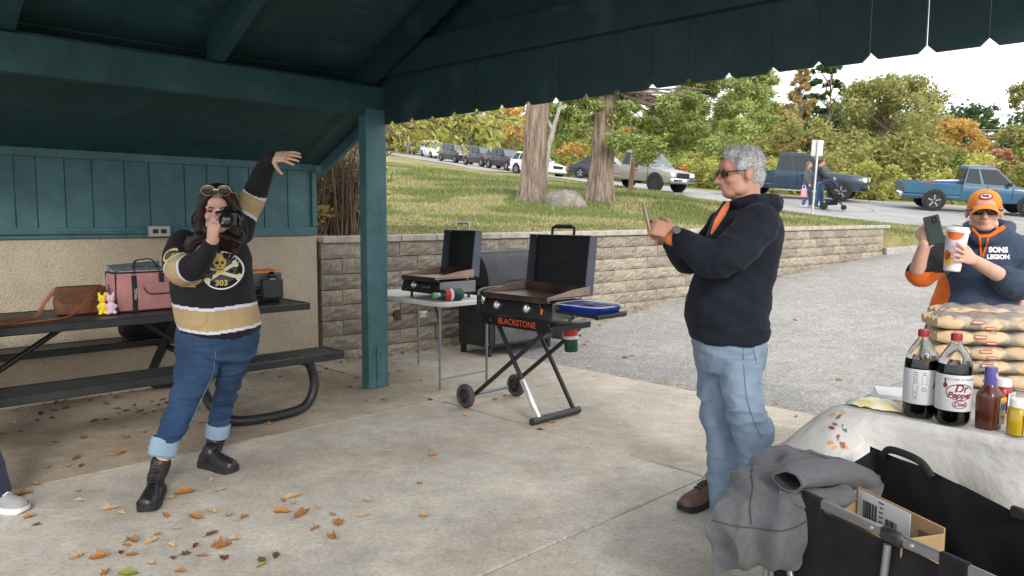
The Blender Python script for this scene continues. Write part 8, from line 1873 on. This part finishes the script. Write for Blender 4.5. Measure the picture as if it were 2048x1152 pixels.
for j in range(L):
    for i in range(H):
        p = COL[j][i]; a = COL[min(j + 1, L - 1)][i] - COL[max(j - 1, 0)][i]; b = COL[j][min(i + 1, H - 1)] - COL[j][max(i - 1, 0)]; n = a.cross(b); n.normalize()
        if n.dot(CAM - p) < 0: n = -n
        u_, v2 = j / L, i / H; ph = 2.6 * mnoise.noise(p * 5)
        d = .034 * (wrinkle(p + Vector((1, 4, 0)), 6.0) * .5 + .5) ** 2.5 + .022 * (1 - abs(math.sin(u_ * 11 - v2 * 4 + ph))) ** 1.5 * (.35 + .65 * v2) + .014 * (wrinkle(p, 13) * .5 + .5) ** 2 + .02 * math.exp(-((u_ - .42) / .05) ** 2) * (v2 > .15)
        v.append(p + n * (d - .012))
mb = MB(); mb.add(v, [(j * H + i, j * H + i + 1, (j + 1) * H + i + 1, (j + 1) * H + i) for j in range(L - 1) for i in range(H - 1)]); jo_ = mb.build('shell', M_fleece, jk, smooth=0); jo_.data.polygons.foreach_set('use_smooth', [True] * len(jo_.data.polygons))
so = jo_.modifiers.new('thickness', 'SOLIDIFY'); so.thickness = .004; so.offset = -1; sb_ = jo_.modifiers.new('soft', 'SUBSURF'); sb_.levels = sb_.render_levels = 1
def sleeve(P, rr, name, lin_=True):
    pts = bez([W(*p) for p in P], 7); m = len(pts); k = np.linspace(0, len(P) - 1, m); r_ = np.interp(k, range(len(P)), rr); rings = []; u = Vector((0, 0, 1))
    for i, p in enumerate(pts):
        t = (pts[min(i + 1, m - 1)] - pts[max(i - 1, 0)]).normalized(); u = (u - t * u.dot(t)).normalized(); w = t.cross(u)
        rings.append([p + (u * math.cos(a) * .72 + w * math.sin(a)) * r_[i] * (1 + .16 * mnoise.noise(p * 18 + Vector((math.cos(a) * 2, math.sin(a) * 2, 0)))) for a in np.linspace(0, 2 * math.pi, 22, endpoint=False)])
    inn = [[p + (q - p) * .84 for q in ring] for p, ring in zip(pts, rings)]
    mb = MB(); mb.loft(rings + inn[::-1][:m // 2], caps=False); s_ = mb.build(name, M_fleece, jk, smooth=80)
    mb = MB(); mb.loft([[p + (q - p) * .83 for q in ring] for p, ring in zip(pts[m // 3:], rings[m // 3:])], caps=False); mb.build('lining', M_fin, s_, smooth=80); return s_
sleeve([(1725, 960, 2.36), (1690, 948, 2.30), (1640, 945, 2.22), (1590, 952, 2.17), (1575, 962, 2.14)], [.06, .058, .054, .05, .046], 'sleeve')
sleeve([(1560, 985, 2.2), (1610, 1000, 2.17), (1660, 1000, 2.17), (1700, 985, 2.18)], [.05, .05, .045, .034], 'sleeve')
JKB = bvhtree.BVHTree.FromPolygons([WM[jk.name] @ v.co for v in jo_.data.vertices], [p.vertices for p in jo_.data.polygons])
for path in ([(1506, 926), (1503, 950), (1506, 975), (1500, 1010), (1503, 1050)], [(1424, 1040), (1470, 1052), (1510, 1056), (1560, 1062), (1600, 1050), (1632, 1030)], [(1600, 902), (1640, 912), (1690, 932), (1735, 955)]): seam(JKB, path, pm('grey seam shade', (.05, .052, .056), .9, 0, .1), 'seam', jk, .002, .003)

# ------------------------------------------------------------------ fallen leaves on the floor
LM = {'o': pm('orange brown dry leaf', (.33, .155, .05), .8, 0, .35, 25), 't': pm('tan dry leaf', (.50, .34, .18), .8, 0, .3, 25), 'd': pm('dark brown dry leaf', (.13, .065, .03), .85, 0, .35, 25), 'g': pm('green fallen leaf', (.22, .26, .04), .7, 0, .3, 25)}
def leaf_mesh(seed, col):
    r = random.Random(seed); mb = MB(); nx, ny = 7, 4; cu = r.uniform(.9, 2.3); tw = r.uniform(-.8, .8); v = []; lob = r.uniform(0, .35)
    for i in range(nx + 1):
        u = i / nx; w = .34 * math.sin(math.pi * min(max(u, .02), .98)) ** .7 * (1 + lob * math.sin(u * 19 + seed))
        for j in range(ny + 1):
            s = (j / ny - .5) * 2; x, y = u - .5, s * w; z = cu * .55 * y * y * 2 + .20 * cu * (u - .5) ** 2 + tw * x * y * .7 + .05 * r.uniform(-1, 1) * abs(s); v.append((x, y * (1 - .2 * cu * abs(s)), z))
    mb.add(v, [(i * (ny + 1) + j, (i + 1) * (ny + 1) + j, (i + 1) * (ny + 1) + j + 1, i * (ny + 1) + j + 1) for i in range(nx) for j in range(ny)])
    mb.tube([(-.5, 0, v[ny // 2][2]), (-.68, .03, .05), (-.8, .0, .1)], [.012, .010, .008], 4); zmin = min(p[2] for p in mb.v); mb.v = [(a, b, c - zmin) for a, b, c in mb.v]; me = mb.mesh('fallen_leaf', 0, fix=False); me.polygons.foreach_set('use_smooth', [True] * len(me.polygons)); me.materials.append(LM[col]); return me
LMS = {c: [leaf_mesh(i * 7 + ord(c), c) for i in range(5)] for c in 'otdg'}
spots = '105,475,Lo 165,432,o 355,462,o 365,503,t 215,355,Lt 310,350,t 370,345,d 505,300,t 550,290,o 570,218,o 660,195,o 680,262,t 500,540,Lt 555,562,t 755,575,o 890,582,Lo 842,472,Lo 775,495,t 962,413,t 1005,457,t 965,555,t 1040,572,t 1110,580,o 810,632,t 690,688,t 715,660,o 600,690,Lo 565,688,t 575,710,o 780,712,t 548,742,d 600,755,o 455,765,Lo 350,762,Lt 685,792,t 820,828,o 480,835,o 590,840,Lg 1055,680,Lt 1003,720,Lo 1018,765,d 920,757,o 785,766,d 1190,776,d 1255,757,d 1192,799,g 1290,505,o 1330,485,Lt 1335,515,t 1285,557,Lo 1375,570,Lo 1445,538,t 1515,570,o 1540,605,Lo 1510,678,Lo 1435,632,o 1655,572,t 1675,505,t 1925,573,Lt 1912,428,o 1970,297,o 1760,52,t 965,657,d 890,712,d 845,752,d 160,615,d 130,580,o 700,100,d 540,110,o 660,110,d 610,70,d 535,85,d 430,145,d 380,220,o 90,190,o 10,200,o 110,120,t 60,150,t 185,110,d 690,55,o 740,45,d 760,60,d 920,150,o 1060,120,o 1225,158,o 640,96,d 625,104,o 575,96,d 720,70,d 735,92,d 480,135,d 250,95,d 300,85,d'
random.seed(31); lk = {'o': 'curled orange brown leaf fallen on the concrete floor', 't': 'curled tan dry leaf fallen on the concrete floor', 'd': 'dark brown dry leaf fallen on the concrete floor', 'g': 'small green leaf fallen on the concrete floor'}
LMK = [("the woman's front boot", G(298, 1010)), ("the woman's rear boot", G(440, 940)), ('the grey sneaker at the left edge', G(40, 1020)), ('the shelter post foot', G(748, 778)), ('the picnic table leg', G(500, 855)), ('the griddle cart foot bar', G(1110, 835)), ('the bench end', G(690, 745)), ('the shelter wall', G(180, 805)), ('the folding table legs', G(898, 788)), ('the left floor joint', G(180, 955)), ('the bottom edge of the photo', G(240, 1150)), ('the open floor left of the man', G(1120, 1000)), ('the leaf cluster right of the front boot', G(600, 1030))]
def put_leaf(p, c, L, z=0.0, lab=None):
    o = bpy.data.objects.new('fallen_leaf', random.choice(LMS[c])); C.objects.link(o); o.location = (p.x, p.y, z + .001); s = L * random.uniform(.8, 1.2); o.scale = (s, s * random.uniform(.8, 1.2), s * random.uniform(.7, 1.3)); o.rotation_euler = (random.uniform(-.25, .25), random.uniform(-.25, .25), random.uniform(0, 6.28))
    if lab is None:
        nm, q = min(LMK, key=lambda m: (m[1].xy - p.xy).length); d = p.xy - q.xy; far = d.length
        side = ('right of ' if d.x > 0 else 'left of ') if abs(d.x) > abs(d.y) * .7 else ('behind ' if d.y > 0 else 'in front of ')
        lab = ('large ' if L > .07 else '') + {'o': 'orange brown', 't': 'curled tan', 'd': 'dark brown', 'g': 'small green'}[c] + ' leaf ' + ('close ' if far < .22 else ('' if far < .5 else 'well ')) + side + nm
        lab = ' '.join(lab.split()[:16])
    tag(o, lab, 'leaf', 'fallen leaves on the floor')
for sp in spots.split():
    x, y, c = sp.split(','); put_leaf(G(float(x) / 2.2756, 780 + float(y) / 2.2756), c[-1], .09 if c[0] == 'L' else .056)
for px, py, c in ((653, 738, 'd'), (662, 742, 'o'), (672, 741, 't'), (684, 746, 't'), (700, 776, 'o'), (712, 757, 'o'), (777, 749, 't'), (842, 762, 't'), (788, 727, 't'), (990, 800, 't'), (1010, 792, 'o'), (1104, 846, 'o'), (1080, 860, 'd'), (930, 830, 't'), (860, 800, 'd'), (1400, 705, 'o'), (800, 742, 't'), (640, 745, 'd')): put_leaf(G(px, py), c, .055)
for px, py, c in ((1200, 651, 'o'), (1265, 712, 't'), (1590, 641, 'g'), (1678, 760, 'o'), (1160, 672, 'o'), (1168, 690, 'o'), (1150, 688, 'o'), (1175, 684, 't'), (1140, 692, 'o'), (1155, 660, 'd'), (1250, 716, 't'), (1570, 838, 'o'), (1590, 842, 'o')):
    p = TP(px, py, hl, 2.0, 30); put_leaf(p, c, .075, hl(p.x, p.y) + .004, {'o': 'orange brown', 't': 'tan', 'd': 'dark brown', 'g': 'green'}[c] + ' leaf on the gravel ' + ('beside the wagon side table' if px > 1560 and py > 800 else 'behind the grey haired man' if px > 1560 else 'in the small heap by the smoker' if px < 1180 else 'between the griddle cart and the man'))
M_turq = pm('turquoise scrap', (.05, .50, .45), .6, 0, 0)
for px, py, lb in ((820, 992, 'turquoise scrap on the floor nearer the camera'), (1131, 953, 'turquoise scrap on the floor towards the man')):
    mb = MB(); mb.box((0, 0, .003), (.018, .012, .004), rotz(.6), .001); o = mb.build('scrap', M_turq, None, local=True); o.location = G(px, py); tag(o, lb, 'scrap', 'turquoise scraps')
r = np.random.default_rng(17)
def slab_xy(r):
    p = B(1.87 + abs(r.normal()) * .07, r.uniform(.2, 5.2)); return p.x, p.y
litter(170, slab_xy, .022, M_litter, 'slab_edge_leaf_litter', lambda x, y: max(0.0, hl(x, y)), 'brown leaf bits along the outer edge of the concrete slab')
r = np.random.default_rng(18)
def edge_xy(r):
    s = r.uniform(-1.1, .5); t_ = r.uniform(-4.5, -.2)
    if r.random() < .6: s = -1.18 + abs(r.normal()) * .09
    p = B(t_, s); return p.x, p.y
litter(150, edge_xy, .026, LM['d'], 'wall_side_leaf_litter', lambda x, y: .002, 'crumbled brown leaf litter along the shelter wall')
